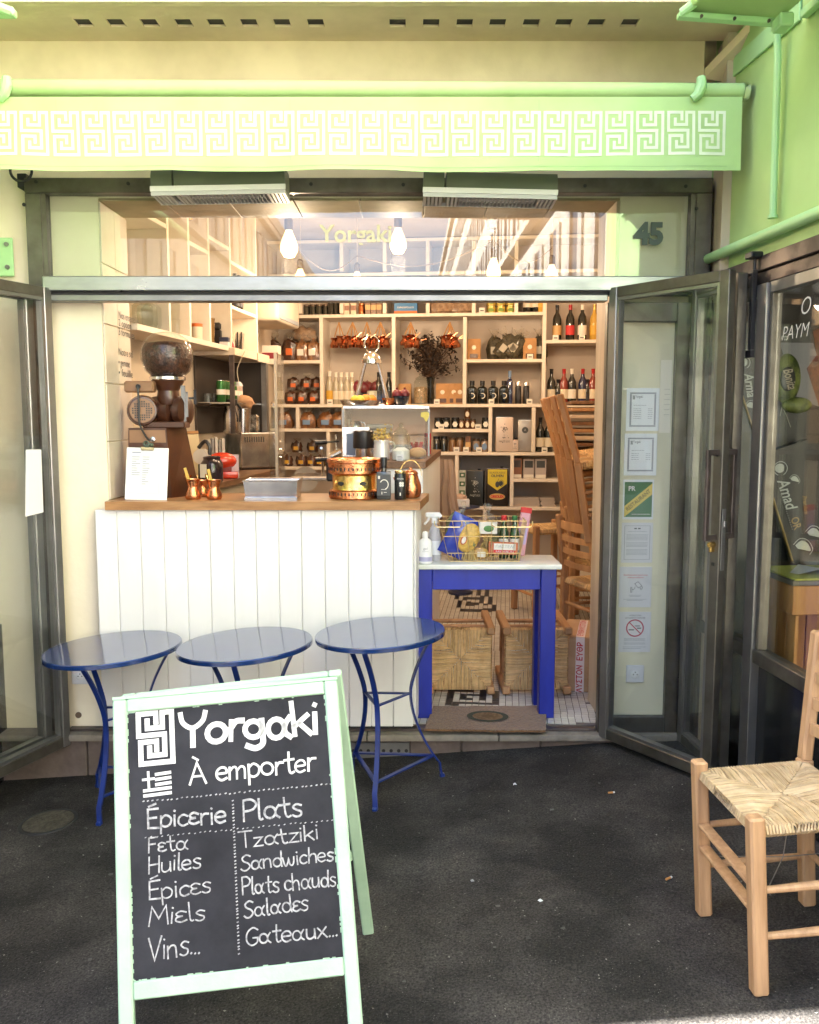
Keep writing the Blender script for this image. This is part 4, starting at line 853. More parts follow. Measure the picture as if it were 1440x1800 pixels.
def jar(key, body, lid, lab, h, r, nm='jar', hex_=False):
    t = bpy.data.objects.new(nm, None); COL.objects.link(t); WM[t.name] = M.Identity(4); t['category'] = 'jar'
    part('body', MB().lathe([(r * .9, 0), (r, .004), (r, h * .75), (r * .85, h * .82)], 16), body, t); part('lid', MB().lathe([(r * .92, h * .82), (r * .92, h * .98), (r * .85, h)], 16), lid, t)
    if lab: mb = MB(); mb.prism(arc(0, 0, r * .62, h * .26, 0, 360, 6 if hex_ else 14)[:-1], .0008, face_cam((0, -r - .0005, h * .4))); part('label', mb, lab, t)
    PROTO[key] = [t, False]
def bag(key, body, lab, h, w, nm='biscuit_bag', crest=True):
    t = bpy.data.objects.new(nm, None); COL.objects.link(t); WM[t.name] = M.Identity(4); t['category'] = 'bag'
    b = MB(); b.lathe([(w * .40, 0), (w * .5, h * .1), (w * .52, h * .4), (w * .42, h * .62), (w * .16, h * .74)], 14)
    for v in b.bm.verts:
        k = .75 + .5 * rnd.random(); v.co.x *= .78 + .44 * rnd.random(); v.co.y *= .62 * k; v.co.z *= .84 + .32 * rnd.random()
    part('body', b, body, t)
    if crest:
        b = MB(); b.lathe([(w * .15, h * .74), (w * .09, h * .78), (w * .3, h * .9), (w * .38, h)], 12, cap=False)
        for v in b.bm.verts: v.co.y *= .5; v.co.x += rnd.uniform(-.1, .1) * w; v.co.z += rnd.uniform(-.04, .04) * h
        part('gathered_top', b, gcello, t, rec=False)
    if lab:
        b = MB(); b.box(-w * .22, w * .2, -w * .41, -w * .385, h * .18, h * .42, .002); part('label', b, lab, t)
    PROTO[key] = [t, False]
def pouch(key, h=.18, w=.115):
    t = bpy.data.objects.new('kraft_pouch', None); COL.objects.link(t); WM[t.name] = M.Identity(4); t['category'] = 'pouch'
    b = MB(); vs = []
    for z, d_, w_ in ((0, .05, w), (h * .3, .055, w * .98), (h * .8, .022, w * 1.0), (h, .003, w * .98)): vs += [(-w_ / 2, -d_ / 2, z), (w_ / 2, -d_ / 2, z), (w_ / 2, d_ / 2, z), (-w_ / 2, d_ / 2, z)]
    fs = [(3, 2, 1, 0), (12, 13, 14, 15)] + [(4 * i + j, 4 * i + (j + 1) % 4, 4 * i + 4 + (j + 1) % 4, 4 * i + 4 + j) for i in range(3) for j in range(4)]
    b.add(vs, fs); part('body', b, kraft, t)
    b = MB(); b.lathe([(w * .17, 0), (w * .17, .001)], 16, mtx=M.Translation((0, -.0235, h * .58)) @ M.Rotation(R(96), 4, 'X')); part('sticker', b, mat('sticker_cream', (.75, .68, .55), .6), t)
    b = MB(); b.box(-w * .3, w * .3, -.0295, -.0285, h * .07, h * .27); part('window', b, mat('pouch_window', (.09, .04, .02), .25), t); PROTO[key] = [t, False]
def tin(key, body, deco, h, w, dp, nm='oil_tin', spout=True):
    t = bpy.data.objects.new(nm, None); COL.objects.link(t); WM[t.name] = M.Identity(4); t['category'] = 'tin'
    part('body', MB().box(-w / 2, w / 2, -dp / 2, dp / 2, .004, h - .006, .008, seg=2), body, t)
    part('rim', MB().box(-w / 2 + .002, w / 2 - .002, -dp / 2 + .002, dp / 2 - .002, h - .0065, h, .002), chrome, t)
    if spout: part('spout', MB().lathe([(.014, h), (.014, h + .012)], 12, c=(w * .2, 0, 0)), black, t)
    deco(t, w, h, -dp / 2 - .001); PROTO[key] = [t, False]
def boxp(key, body, deco, h, w, dp, nm='carton', cat='box'):
    t = bpy.data.objects.new(nm, None); COL.objects.link(t); WM[t.name] = M.Identity(4); t['category'] = cat
    part('body', MB().box(-w / 2, w / 2, -dp / 2, dp / 2, 0, h, .002), body, t)
    if deco: deco(t, w, h, -dp / 2 - .001)
    PROTO[key] = [t, False]
def put(key, m, label, group=None):
    pr = PROTO[key]
    if not pr[1]:
        pr[1] = True; t = pr[0]; t.matrix_world = m; WM[t.name] = m; tag(t, label, t['category'], group); return t
    return copy_tree(pr[0], m, label, group)
def P(px, base, d=.08, rz=0, tilt=0, dz=0):           # on the back shelves: pixel column, shelf height, depth behind the shelf edge
    q = atD(px, 700, DB + d); return M.Translation(rp(q.x, DB + d, base + dz)) @ M.Rotation(-PHI + rz, 4, 'Z') @ M.Rotation(tilt, 4, 'Y')
T2 = .0145
lab_cream = col('label_cream', (.66, .58, .44)); lab_or = col('label_orange', (.62, .13, .02)); lab_white = col('label_white', (.72, .68, .60)); lab_yel = col('label_yellow', (.60, .33, .03)); lab_blue = col('label_blue', (.16, .25, .40)); lab_dark = col('label_dark', (.03, .03, .035)); lab_tan = col('label_tan', (.55, .34, .14))
capb = col('capsule_black', (.012, .012, .014), .3); capr = col('capsule_red', (.38, .015, .02), .3); capw = col('capsule_white', (.75, .70, .60), .4); capg = col('capsule_gold', (.62, .40, .12), .3, metal=.8)
bisc = mat('dark_biscuits', (.10, .035, .012), .3, c2=(.035, .014, .007), ns=40, lo=.4, hi=.6, coat=.5, bump=.6, bs=60)
bisc2 = mat('tan_biscuits', (.30, .13, .04), .35, c2=(.12, .05, .02), ns=30, lo=.4, hi=.6, coat=.5, bump=.6, bs=60)
herb = mat('dried_herbs', (.075, .06, .03), .7, c2=(.03, .025, .012), ns=40, bump=.6, bs=80, coat=.3)
wine('wine_a', gdark, lab_tan, capb); wine('wine_b', gdark, redp, capr); wine('wine_c', gdark, lab_white, capw); wine('wine_gold', ggold, lab_yel, capg); wine('wine_rose', gred, lab_cream, capr); wine('wine_blue', gblue, lab_cream, capr); wine('wine_small', gdark, lab_dark, capb, .21, .03); wine('wine_plain', gdark, lab_cream, capb); wine('ouzo', gwhite, lab_yel, capw, .29, .032); wine('ouzo_plain', gwhite, lab_cream, capw, .28, .03); wine('dark_slim', gdark, lab_dark, capb, .28, .03)
sqbottle('oil_sq', gdark, lab_white, capb, .20, .043); sqbottle('oil_blue', gblue, lab_blue, lab_blue, .285, .028)
jar('jar_dark', gdark, mat('jar_lid', (.10, .07, .05), .3, .6), None, .095, .032); jar('jar_tall', gdark, black, None, .135, .034); jar('jar_black', gdark, col('lid_black', (.02, .02, .02), .25), lab_white, .10, .038, hex_=True)
jar('jar_oval', mat('honey', (.11, .04, .015), .2, coat=.6), mat('jar_lid', (.1, .07, .05)), lab_cream, .09, .026); jar('jar_olive', mat('preserve', (.16, .075, .025), .2, coat=.6), mat('lid_brown', (.10, .06, .03), .35), None, .125, .034); jar('jar_blue', mat('pale_jar', (.24, .17, .12), .15, coat=.6), mat('jar_lid', (.1, .07, .05)), lab_blue, .115, .036)
jar('can_gold', mat('gold_can', (.55, .42, .12), .3, .8), mat('can_lid', (.62, .50, .2), .25, .9), col('label_green', (.16, .25, .04)), .065, .042, nm='fish_can'); jar('can_silver', black, chrome, lab_dark, .19, .027, nm='spray_can'); jar('copper_cup', copper, copper, None, .10, .03, nm='copper_cup')
bag('bag_orange', bisc, lab_or, .15, .11); bag('bag_black', bisc, lab_or, .25, .14); bag('bag_tan', bisc2, lab_white, .23, .14); bag('bag_blue', bisc2, lab_blue, .18, .16); bag('bag_yellow', bisc, lab_yel, .13, .10); bag('bag_herb', herb, mat('label_dull', (.42, .38, .30), .6), .27, .13, nm='herb_bag'); bag('bag_clear', mat('pale_sweets', (.33, .22, .14), .3, c2=(.2, .12, .07), ns=30, coat=.5), None, .17, .20, nm='sweets_bag')
pouch('pouch')
def deco_head(cm, txt):
    def f(t, w, h, y):
        mb = MB(); rr = random.Random(3)
        for i in range(60):
            a = rr.uniform(0, 6.28); r_ = rr.random(); x = -.02 * w + .20 * w * r_ * math.cos(a) + (.1 * w if i % 4 == 0 else 0); z = h * (.66 + .15 * r_ * math.sin(a)) - (h * .3 * rr.random() if i % 3 == 0 else 0); s = w * rr.uniform(.012, .03)
            mb.add([(x - s, y, z - s), (x + s, y, z - s * .4), (x + s * .6, y, z + s), (x - s * .7, y, z + s * .6)], [(0, 1, 2, 3)])
        part('print', mb, cm, t, flat=True, rec=False)
        mb = MB(); mb.text(txt, w * .16, face_cam((0, y, h * .3)), fit=w * .62); part('lettering', mb, cm, t, flat=True)
    return f
tin('tin_white', mat('pale_tin', (.62, .50, .42), .35, .2), deco_head(ink, 'PANTE LEOS'), .305, .15, .12, spout=False)
tin('tin_small', mat('pale_tin', (.6, .5, .4)), deco_head(ink, 'OIL'), .11, .06, .05)
def deco_ring(t, w, h, y):
    mb = MB(); mb.lathe([(w * .22, 0), (w * .22, .001)], 20, mtx=M.Translation((0, y + .0005, h * .68)) @ M.Rotation(R(90), 4, 'X')); part('print', mb, ink, t)
    mb = MB(); mb.text('TEPAS', w * .2, face_cam((0, y, h * .90)), fit=w * .5); mb.text('A', w * .22, face_cam((0, y - .0012, h * .68))); part('lettering', mb, inkg, t, flat=True)
tin('tin_grey', mat('grey_tin', (.36, .33, .30), .35, .5), deco_ring, .28, .125, .10, spout=False)
tin('tin_black', mat('black_tin', (.015, .017, .015), .35), deco_head(col('print_grey', (.45, .46, .42)), 'PANTE LEOS'), .315, .145, .12)
def deco_oliven(t, w, h, y):
    m = face_cam((0, y, 0)); ye = mat('tin_yellow', (.62, .47, .03), .35, .2)
    mb = MB(); mb.poly([(-w * .44, h * .97), (-w * .44, h * .60), (0, h * .42), (w * .44, h * .60), (w * .44, h * .97)], m); part('yellow_shield', mb, ye, t, flat=True, rec=False)
    m2 = face_cam((0, y - .0012, 0)); mb = MB()
    for q in range(9):
        a = -50 + q * 16; mb.prism([(math.cos(R(a)) * r_ * w + px_, h * .62 + math.sin(R(a)) * r_ * w * .7 + py_) for r_, px_, py_ in ((.02, 0, 0), (.2, .004, .006), (.34, 0, 0), (.2, -.004, -.006))], .0004, m2)
    mb.ball((0, y - .001, h * .58), w * .10, .002, w * .14, 10, 6); part('olive_print', mb, ink, t, flat=True)
    mb = MB(); mb.text('OLIVEN', w * .16, face_cam((0, y - .0012, h * .80)), fit=w * .56, off=.001); mb.text('ELAIOLADO', w * .1, face_cam((0, y - .0012, h * .88)), fit=w * .7); part('lettering', mb, ink, t, flat=True)
    mb = MB(); mb.prism(arc(0, h * .26, w * .36, h * .085, 0, 360, 24)[:-1], .0006, m2); part('oval', mb, mat('tin_gold', (.55, .38, .10), .35, .3), t)
    mb = MB(); mb.text('ORIOLEX', w * .17, face_cam((0, y - .003, h * .26)), fit=w * .62, off=.002); part('lettering', mb, redp, t, flat=True)
tin('tin_oliven', mat('dark_tin', (.022, .016, .012), .3), deco_oliven, .335, .19, .14)
def deco_green(t, w, h, y):
    mb = MB(); mb.box(-w * .4, w * .4, y - .0002, y + .0004, h * .2, h * .75); part('print', mb, mat('carton_green', (.035, .10, .03), .5), t)
    mb = MB(); mb.box(-w * .18, w * .18, y - .0008, y - .0003, h * .35, h * .6); part('print', mb, lab_white, t)
boxp('box_green', mat('carton_pale', (.55, .55, .46), .5), deco_green, .077, .06, .06)
def deco_band(c):
    def f(t, w, h, y): mb = MB(); mb.box(-w * .499, w * .499, y - .0004, y + .0004, h * .3, h * .62); part('band', mb, c, t)
    return f
boxp('box_red', mat('carton_white', (.70, .62, .52), .5), deco_band(mat('maroon_print', (.22, .02, .03), .5)), .145, .125, .10)
def deco_pic(c):
    def f(t, w, h, y):
        mb = MB(); mb.box(-w * .38, w * .38, y - .0004, y + .0004, h * .55, h * .9); part('picture', mb, c, t)
        mb = MB(); mb.box(-w * .45, w * .45, y - .0006, y + .0002, h * .03, h * .2); part('tag', mb, lab_white, t)
    return f
boxp('box_brown', mat('carton_brown', (.24, .10, .045), .4), deco_pic(mat('picture_dark', (.05, .035, .03), .5)), .175, .085, .06); boxp('box_grey', mat('carton_grey', (.42, .36, .34), .4), deco_pic(ink), .17, .095, .06)
boxp('box_choc', mat('carton_choc', (.17, .08, .04), .4), deco_band(lab_tan), .135, .046, .05); boxp('box_cream', mat('carton_cream', (.62, .50, .36), .5), deco_band(mat('carton_brown', (.24, .1, .05))), .13, .05, .05)
def deco_blue(t, w, h, y):
    mb = MB(); mb.ball((0, y, h * .62), w * .24, .002, h * .22, 14, 8); part('picture', mb, mat('tin_gold2', (.50, .36, .08), .4), t)
    mb = MB(); mb.text('PAPADOPOULOS', w * .1, face_cam((0, y - .001, h * .22)), fit=w * .7); part('lettering', mb, lab_white, t, flat=True)
    mb = MB(); mb.box(-w * .499, w * .499, y - .0004, y + .0004, .002, h * .1); part('band', mb, lab_or, t)
boxp('box_blue', mat('tin_sky_blue', (.02, .14, .33), .4), deco_blue, .24, .20, .12, nm='biscuit_tin', cat='tin')
boxp('tag', lab_white, lambda t, w, h, y: part('print', MB().box(-w * .3, w * .3, y - .0004, y, h * .3, h * .5), ink, t), .042, .05, .004, nm='price_tag', cat='price tag')

def row(key, xs, base, lab, where, group, d=.08, **k):
    n = len(xs)
    for i, x in enumerate(xs):
        put(key, P(x, base + T2, d + rnd.uniform(-.01, .01), rnd.uniform(-.08, .08), **k), (lab + ' ' + where) if n == 1 else f"{ORD[i]} {lab} from left {where}" if n > 2 else f"{('left', 'right')[i]} {lab} {where}", group)
Z = ZH
# top row
row('jar_dark', (541, 552, 563, 574), Z['T'], 'dark metal lidded jar', 'on the top visible shelf, first compartment', 'small dark jars'); row('jar_tall', (584, 593), Z['T'], 'tall black jar', 'beside the small jars on the top visible shelf', 'tall black jars')
row('box_cream', (611, 623), Z['T'], 'cream slim carton', 'on the top visible shelf', 'slim cartons'); row('copper_cup', (637,), Z['T'], 'small copper cup', 'between slim cartons on the top visible shelf', None); row('box_choc', (648, 658, 668), Z['T'], 'chocolate brown slim carton', 'on the top visible shelf', 'slim cartons')
row('box_blue', (714,), Z['T'], 'blue biscuit tin with a golden picture', 'on the top visible shelf', None); row('bag_clear', (775, 812), Z['T'], 'clear bag of pale sweets', 'on the top visible shelf', 'sweets bags')
for i, x in enumerate((862, 879, 896)):
    for j in range(2): put('can_gold', P(x, Z['T'] + T2 + j * .066, .09), f"{('lower', 'upper')[j]} gold can of the {('left', 'middle', 'right')[i]} stack on the top shelf", 'stacked gold cans')
row('wine_plain', (925, 939), Z['T'], 'dark bottle with a cream label', 'at the right end of the top visible shelf', 'wine bottles'); row('wine_gold', (949,), Z['T'], 'golden bottle', 'at the right end of the top visible shelf', None)
# upper left bay
row('bag_black', (484, 512), Z['A'], 'dark biscuit bag with an orange label', 'in the upper left compartment', 'biscuit bags'); row('bag_tan', (532, 552), Z['A'], 'tan biscuit bag with a white label', 'in the upper left compartment', 'biscuit bags')
put('bag_clear', P(536, Z['A'] + T2, .15, 0, R(8), .17), 'pale printed bag lying on top of the tan biscuit bags', None)
row('bag_orange', (512, 531, 552), Z['U'], 'orange labelled biscuit bag', 'at the front of the second left compartment', 'orange biscuit bags', d=.07)
for i, x in enumerate((517, 540, 558)): put('bag_orange', P(x, Z['U'] + T2, .17, .1, 0, .125), f"{ORD[i]} from the left of the orange labelled biscuit bags stacked behind", 'orange biscuit bags')
row('bag_blue', (500, 541, 573, 595), Z['D'], 'blue labelled round biscuit bag', 'in the third left compartment', 'blue biscuit bags')
row('bag_yellow', (504, 529, 546, 562), Z['G'], 'yellow labelled biscuit bag', 'at the front of the fourth left compartment', 'yellow biscuit bags', d=.07)
for i, x in enumerate((521, 549)): put('bag_yellow', P(x, Z['G'] + T2, .17, 0, 0, .12), f"{('left', 'right')[i]} of the two yellow labelled bags on top of the others", 'yellow biscuit bags')
put('box_red', M.Translation(atY(478, 641, 7.0)) @ M.Rotation(-PHI, 4, 'Z'), 'white carton with a maroon band standing on the drinks cabinet', None)
# middle bay
row('ouzo', (580,), Z['U'], 'pale spirit bottle with a yellow label', 'leftmost beside the lantern', None); row('ouzo_plain', (591, 600, 610, 619), Z['U'], 'pale spirit bottle', 'left of the lantern', 'spirit bottles'); row('dark_slim', (666, 684), Z['U'], 'slim dark bottle', 'behind the lantern', 'slim dark bottles')
# vase bay
row('pouch', (712, 778, 798, 809), Z['U'], 'kraft pouch', 'around the dried bouquet', 'kraft pouches', d=.12)
# herbs bay
row('pouch', (833, 930), Z['Bm'], 'kraft pouch', 'beside the bagged herbs', 'kraft pouches')
row('bag_herb', (868, 912, 947), Z['Bm'], 'upright bag of dried herbs', 'on the shelf above the black oil bottles', 'herb bags', d=.17)
for i, (x, tl_) in enumerate(((874, 38), (893, 34), (908, -30))): put('bag_herb', P(x, Z['Bm'] + T2, .08, 0, R(tl_), .03), f"{ORD[i]} from the left of the herb bags leaning sideways", 'herb bags')
# black oil bottles
row('oil_sq', (830, 848, 867, 886), Z['U'], 'square black oil bottle with a ring print', 'on the long middle shelf', 'square oil bottles', d=.06); row('oil_blue', (896,), Z['U'], 'tall slim blue oil bottle', 'beside the square black bottles', None); row('can_silver', (911, 925), Z['U'], 'silver and black spray can', 'beside the blue oil bottle', 'spray cans')
# right column
for i, (k, x, l) in enumerate((('wine_a', 977, 'dark wine bottle with a tan label on the top right shelf'), ('wine_b', 1000, 'red capped wine bottle with a red label on the top right shelf'), ('wine_c', 1021, 'white capped wine bottle with a white label on the top right shelf'), ('wine_gold', 1042, 'golden wine bottle at the right end of the top right shelf'))): put(k, P(x, Z['C'] + T2, .08), l, 'wine bottles')
for k, x, l in (('wine_plain', 969, 'black capped wine bottle with a cream label above the leaning chairs'), ('wine_small', 981, 'short dark wine bottle above the leaning chairs'), ('wine_rose', 991, 'rosé wine bottle above the leaning chairs'), ('wine_c', 1005, 'wine bottle with a white cap and patterned label above the leaning chairs'), ('wine_blue', 1024, 'blue tinted wine bottle with a red cap on the lower right shelf'), ('wine_small', 1032, 'short dark wine bottle at the right end of the lower right shelf'), ('wine_rose', 1042, 'rosé wine bottle at the right end of the lower right shelf')): put(k, P(x, Z['U'] + T2, .09), l, 'wine bottles')
# jar shelves
row('jar_black', (771, 785, 801), Z['E'], 'black jar with a white label', 'on the narrow jar shelf', 'black jars'); row('jar_oval', (812, 822, 832), Z['E'], 'honey jar with an oval label', 'on the narrow jar shelf', 'honey jars'); put('jar_oval', P(822, Z['E'] + T2, .08, 0, 0, .091), 'honey jar stacked on top of another on the narrow jar shelf', 'honey jars'); row('jar_black', (855,), Z['E'], 'black jar with a white label standing alone', 'at the right of the narrow jar shelf', 'black jars')
row('jar_tall', (768, 781), Z['H'], 'tall black jar', 'on the lower jar shelf', 'tall black jars'); row('jar_olive', (796, 809), Z['H'], 'jar of brown preserve', 'on the lower jar shelf', 'preserve jars'); row('box_choc', (824,), Z['H'], 'chocolate brown slim carton', 'between jars on the lower jar shelf', None); row('jar_blue', (838, 853), Z['H'], 'pale jar with a blue label', 'on the lower jar shelf', 'blue label jars')
row('tin_white', (887,), Z['H'], 'tall pale oil tin printed with a leafy head', 'on the lower jar shelf level', None); row('tin_small', (906,), Z['H'] , 'small pale oil tin', 'between the two tall tins', None, d=.04); row('tin_grey', (924,), Z['H'], 'grey oil tin with a black disc', 'beside the small pale tin', None)
row('wine_plain', (951, 966), Z['H'], 'dark wine bottle with a beige label', 'beside the grey oil tin', 'wine bottles')
for j in range(4): put('box_green', P(814, Z['J'] + T2, .08, 0, 0, j * .078), f"green soap carton, {ORD[j]} from the bottom of its stack", 'stacked soap cartons')
row('tin_black', (838,), Z['J'], 'black oil tin printed with a leafy head', 'on the lowest visible shelf', None); row('tin_oliven', (876,), Z['J'], 'black and yellow olive oil tin with a red brand oval', 'on the lowest visible shelf', None)
row('box_brown', (911,), Z['I'], 'brown picture carton', 'on the low right shelf', None); row('box_grey', (931, 953), Z['I'], 'grey carton with a white tag', 'on the low right shelf', 'grey cartons'); row('box_brown', (784, 792), Z['J'], 'brown picture carton', 'behind the hanging apron', 'brown cartons')
for i, (x, b, l) in enumerate(((864, 'U', 'under the square black oil bottles'), (931, 'U', 'beside the spray cans'), (768, 'U', 'beside the kraft pouches'), (846, 'T', 'beside the gold cans'), (931, 'Bm', 'in front of the kraft pouch and herbs'), (975, 'C', 'under the first top right wine bottle'), (1021, 'C', 'under the white capped top right wine bottle'), (776, 'E', 'at the left of the narrow jar shelf'), (841, 'E', 'at the right of the narrow jar shelf'), (803, 'H', 'in front of the preserve jars'), (820, 'H', 'in front of the slim brown carton'), (843, 'H', 'in front of the pale jars'), (959, 'H', 'in front of the beige label wine bottles'), (580, 'U', 'under the yellow label spirit bottle'))): put('tag', P(x, Z[b] + T2, .012), 'small white price tag ' + l, 'price tags')
# paper stacks
for a, b, l in ((902, 948, 'left'), (951, 976, 'right')):
    q0, q1 = atD(a, 890, DB + .05), atD(b, 890, DB + .05); mb = MB()
    for i in range(6): 
        o = rnd.uniform(-.01, .01); mb.box(q0.x + o, q1.x + o, DB + .04, DB + .24, Z['J'] + T2 + i * .013, Z['J'] + T2 + i * .013 + .0115, mtx=RM)
    solo('paper_stack', mb, mat('old_paper', (.42, .36, .32), .8), f'{l} of two flat stacks of paper on the lowest visible shelf', 'paper stack')

# copper pot garlands
def garland(px, py, pots, label):
    q = atD(px, py, DB + .05); t = thing('copper_pot_garland', label, 'garland', rp(q.x, DB + .05, q.z), -PHI, 'strings of copper pots')
    for i, (ox, oy) in enumerate(pots):
        x, z = ox * K, -oy * K
        mb = MB(); mb.tube([(0, 0, 0), (x, -.01, z + .05)], .005, 6); part('ribbon', mb, mat('tan_ribbon', (.38, .18, .05), .6), t)
        m = M.Translation((x, -.02 - .02 * (i % 2), z)) @ M.Rotation(rnd.uniform(-.35, .35), 4, 'Y')
        mb = MB(); mb.lathe([(.001, -.045), (.034, -.045), (.040, -.02), (.025, .012), (.022, .02), (.034, .042)], 12, mtx=m); mb.bar(m @ V((.03, 0, .03)), m @ V((.075, 0, .055)), .008, .006); part('copper_pot', mb, mat('dark_copper', (.45, .17, .085), .18, 1), t)
PT = [(-10, 32), (-3, 36), (5, 33), (11, 36)]
for i, (x, l) in enumerate(((596, 'first from the left'), (620, 'second from the left'), (645, 'third from the left'), (669, 'fourth from the left, above the lantern'))): garland(x, 566, PT if i % 2 else [(-8, 36), (2, 33), (9, 37)], 'string of small copper pots, ' + l)
garland(722, 566, PT + [(0, 30)], 'string of small copper pots left of the dried bouquet'); garland(791, 566, PT + [(0, 30)], 'string of small copper pots right of the dried bouquet')

# dried bouquet in a dark vase, glass jar of pistachios
q = atD(757, 712, DB + .10); t = thing('dried_bouquet', 'large dried brown bouquet in a slim dark vase', 'bouquet', rp(q.x, DB + .1, Z['U'] + T2), -PHI)
part('vase', MB().lathe([(.03, 0), (.033, .01), (.03, .16), (.04, .23), (.036, .235), (.026, .16)], 14), gdark, t)
leaf_m = mat('dried_leaf', (.035, .022, .016), .7, isl=.5); twig = mat('twig', (.09, .045, .02), .8)
mb = MB(); ml = MB(); rr = random.Random(11)
for i in range(70):
    a = rr.uniform(0, 6.283); sp_ = rr.uniform(.02, .27); hh = rr.uniform(.36, .62) if i > 6 else rr.uniform(.62, .76); x, y = math.cos(a) * sp_, math.sin(a) * sp_ * .45; hh *= 1 - .35 * (sp_ / .27) ** 2
    pts = [V((0, 0, .2)), V((x * .35, y * .35, .2 + (hh - .2) * .55)), V((x, y, hh))]; pts = crom(pts, 4); mb.tube(pts, .0022, 4)
    for k in range(4, len(pts)):
        for _ in range(4 if i > 6 else 1):
            c = pts[k] + V((rr.gauss(0, .018), rr.gauss(0, .012), rr.gauss(0, .018))); s = rr.uniform(.010, .022); u = V((rr.gauss(0, 1), rr.gauss(0, 1), rr.gauss(0, 1))).normalized(); v = u.orthogonal().normalized()
            ml.add([c - u * s, c + v * s * .6, c + u * s, c - v * s * .6], [(0, 1, 2, 3)])
part('stems', mb, twig, t); part('foliage', ml, leaf_m, t, flat=True, rec=False, kind='stuff')
q = atD(740, 712, DB + .05); t = thing('apothecary_jar', 'round glass jar of pistachios in front of the dried bouquet', 'jar', rp(q.x, DB + .05, Z['U'] + T2), -PHI)
part('glass', MB().lathe([(.055, 0), (.062, .005), (.062, .19), (.045, .215)], 18), gclear, t); part('pistachios', MB().lathe([(.05, .006), (.058, .01), (.058, .14), (.03, .15)], 18), mat('pistachio', (.50, .30, .16), .6, c2=(.22, .16, .07), ns=60, lo=.42, hi=.58, bump=.8, bs=90), t); part('lid', MB().lathe([(.048, .216), (.05, .222), (.02, .24), (.014, .25), (.02, .262), (.006, .27)], 16), gclear, t)
# ------------------------------------------------------------------ things on the coffee counter
S4 = 4.25 / 1550
def onC(px, y): return atY(px, 880, y).x
gbr = mat('grinder_brown', (.075, .024, .009), .35, c2=(.05, .016, .007), ns=6, coat=.35); gtan = mat('grinder_tan', (.27, .145, .075), .45, c2=(.22, .115, .06), ns=4)
gx = onC(268, 4.24); g = thing('coffee_grinder', 'brown shop coffee grinder with a globe hopper full of beans', 'coffee grinder', (gx, 4.27, CT))
def zz(py, y=4.25): return atY(268, py, y).z - CT
mb = MB(); zt = zz(752)
vs = [(-.105, -.07, 0), (.105, -.07, 0), (.20, .10, 0), (-.09, .12, 0), (-.095, -.06, zt), (.085, -.06, zt), (.145, .08, zt), (-.085, .09, zt)]
mb.add(vs, [(0, 1, 5, 4), (1, 2, 6, 5), (2, 3, 7, 6), (3, 0, 4, 7), (4, 5, 6, 7), (3, 2, 1, 0)]); part('pedestal', mb, gbr, g)
mb = MB(); mb.add([(-.096, -.0645, .02), (.096, -.0645, .02), (.08, -.0615, zt - .01), (-.09, -.0615, zt - .01)], [(0, 1, 2, 3)]); part('front_plate', mb, gtan, g, rec=False)
mz = zz(722); AX = M.Rotation(R(90), 4, 'X')
tf = M.Translation((-.025, -.06, mz)) @ M.Rotation(R(12), 4, 'Z') @ AX
mb = MB(); mb.lathe([(.066, -.16), (.074, -.15), (.074, -.02), (.066, .012), (.058, .014)], 26, mtx=tf); mt = part('motor', mb, gbr, g)
mb = MB(); mb.lathe([(.058, .0145), (.056, .018)], 26, mtx=tf); part('grille_plate', mb, gtan, mt)
mb = MB()
for i in range(-4, 5):
    for j in range(-4, 5):
        r_ = math.hypot(i, j)
        if 1.6 < r_ < 4.4: mb.box(i * .0105 - .0036, i * .0105 + .0036, j * .0105 - .0036, j * .0105 + .0036, .0178, .0186, mtx=tf)
part('grille_hole', mb, blackm, mt, kind='stuff')
mb = MB(); tf2 = M.Translation((.075, .055, mz + .0)) @ M.Rotation(R(72), 4, 'Z') @ AX; mb.lathe([(.05, -.09), (.07, -.085), (.078, -.02), (.07, .02), (.05, .03), (.05, .05), (.072, .055), (.072, .09), (.05, .10)], 24, mtx=tf2); mb.box(-.03, .17, -.05, .06, zt, zt + .03, .004); part('burr_housing', mb, gbr, g)
hz = zz(668); mb = MB(); mb.lathe([(.045, mz + .03), (.055, mz + .06), (.05, hz - .05), (.075, hz - .01), (.078, hz)], 18, c=(.075, .03, 0)); part('hopper_neck', mb, gbr, g)
mb = MB(); mb.lathe([(.082, hz), (.086, hz + .004), (.086, hz + .016), (.08, hz + .02)], 26, c=(.075, .03, 0)); part('ring', mb, chrome, g)
gl = [(.078, hz + 0.020), (.105, hz + 0.044), (.124, hz + 0.097), (.122, hz + 0.150), (.10, hz + 0.195), (.06, hz + 0.221), (.02, hz + 0.230), (.001, hz + 0.231)]
mb = MB(); mb.lathe(gl, 30, c=(.075, .03, 0)); part('hopper_globe', mb, gthin, g, ang=80)
mb = MB(); mb.lathe([(.074, hz + 0.021), (.10, hz + 0.045), (.119, hz + 0.097), (.118, hz + 0.147), (.104, hz + 0.173), (.04, hz + 0.185), (.001, hz + 0.182)], 26, c=(.075, .03, 0)); part('coffee_beans', mb, mat('coffee_beans', (.085, .030, .014), .4, c2=(.022, .008, .004), ns=60, lo=.4, hi=.6, bump=1, bs=80), g, ang=80)
bz_ = zz(680); mb = MB(); mb.box(-.105, .035, -.075, -.02, bz_ - .028, bz_ + .026, .008); part('switch_box', mb, gtan, g)
mb = MB(); mb.lathe([(.011, 0), (.011, .01)], 14, mtx=M.Translation((-.035, -.0755, bz_ - .0)) @ AX); part('switch_knob', mb, black, g)
mb = MB(); mb.tube(crom([(-.035, -.088, bz_), (-.028, -.10, mz + .02), (-.028, -.10, mz - .06), (-.0, -.078, zt - .05), (.02, -.068, zz(772))], 6), .005, 8); part('cable', mb, black, g)
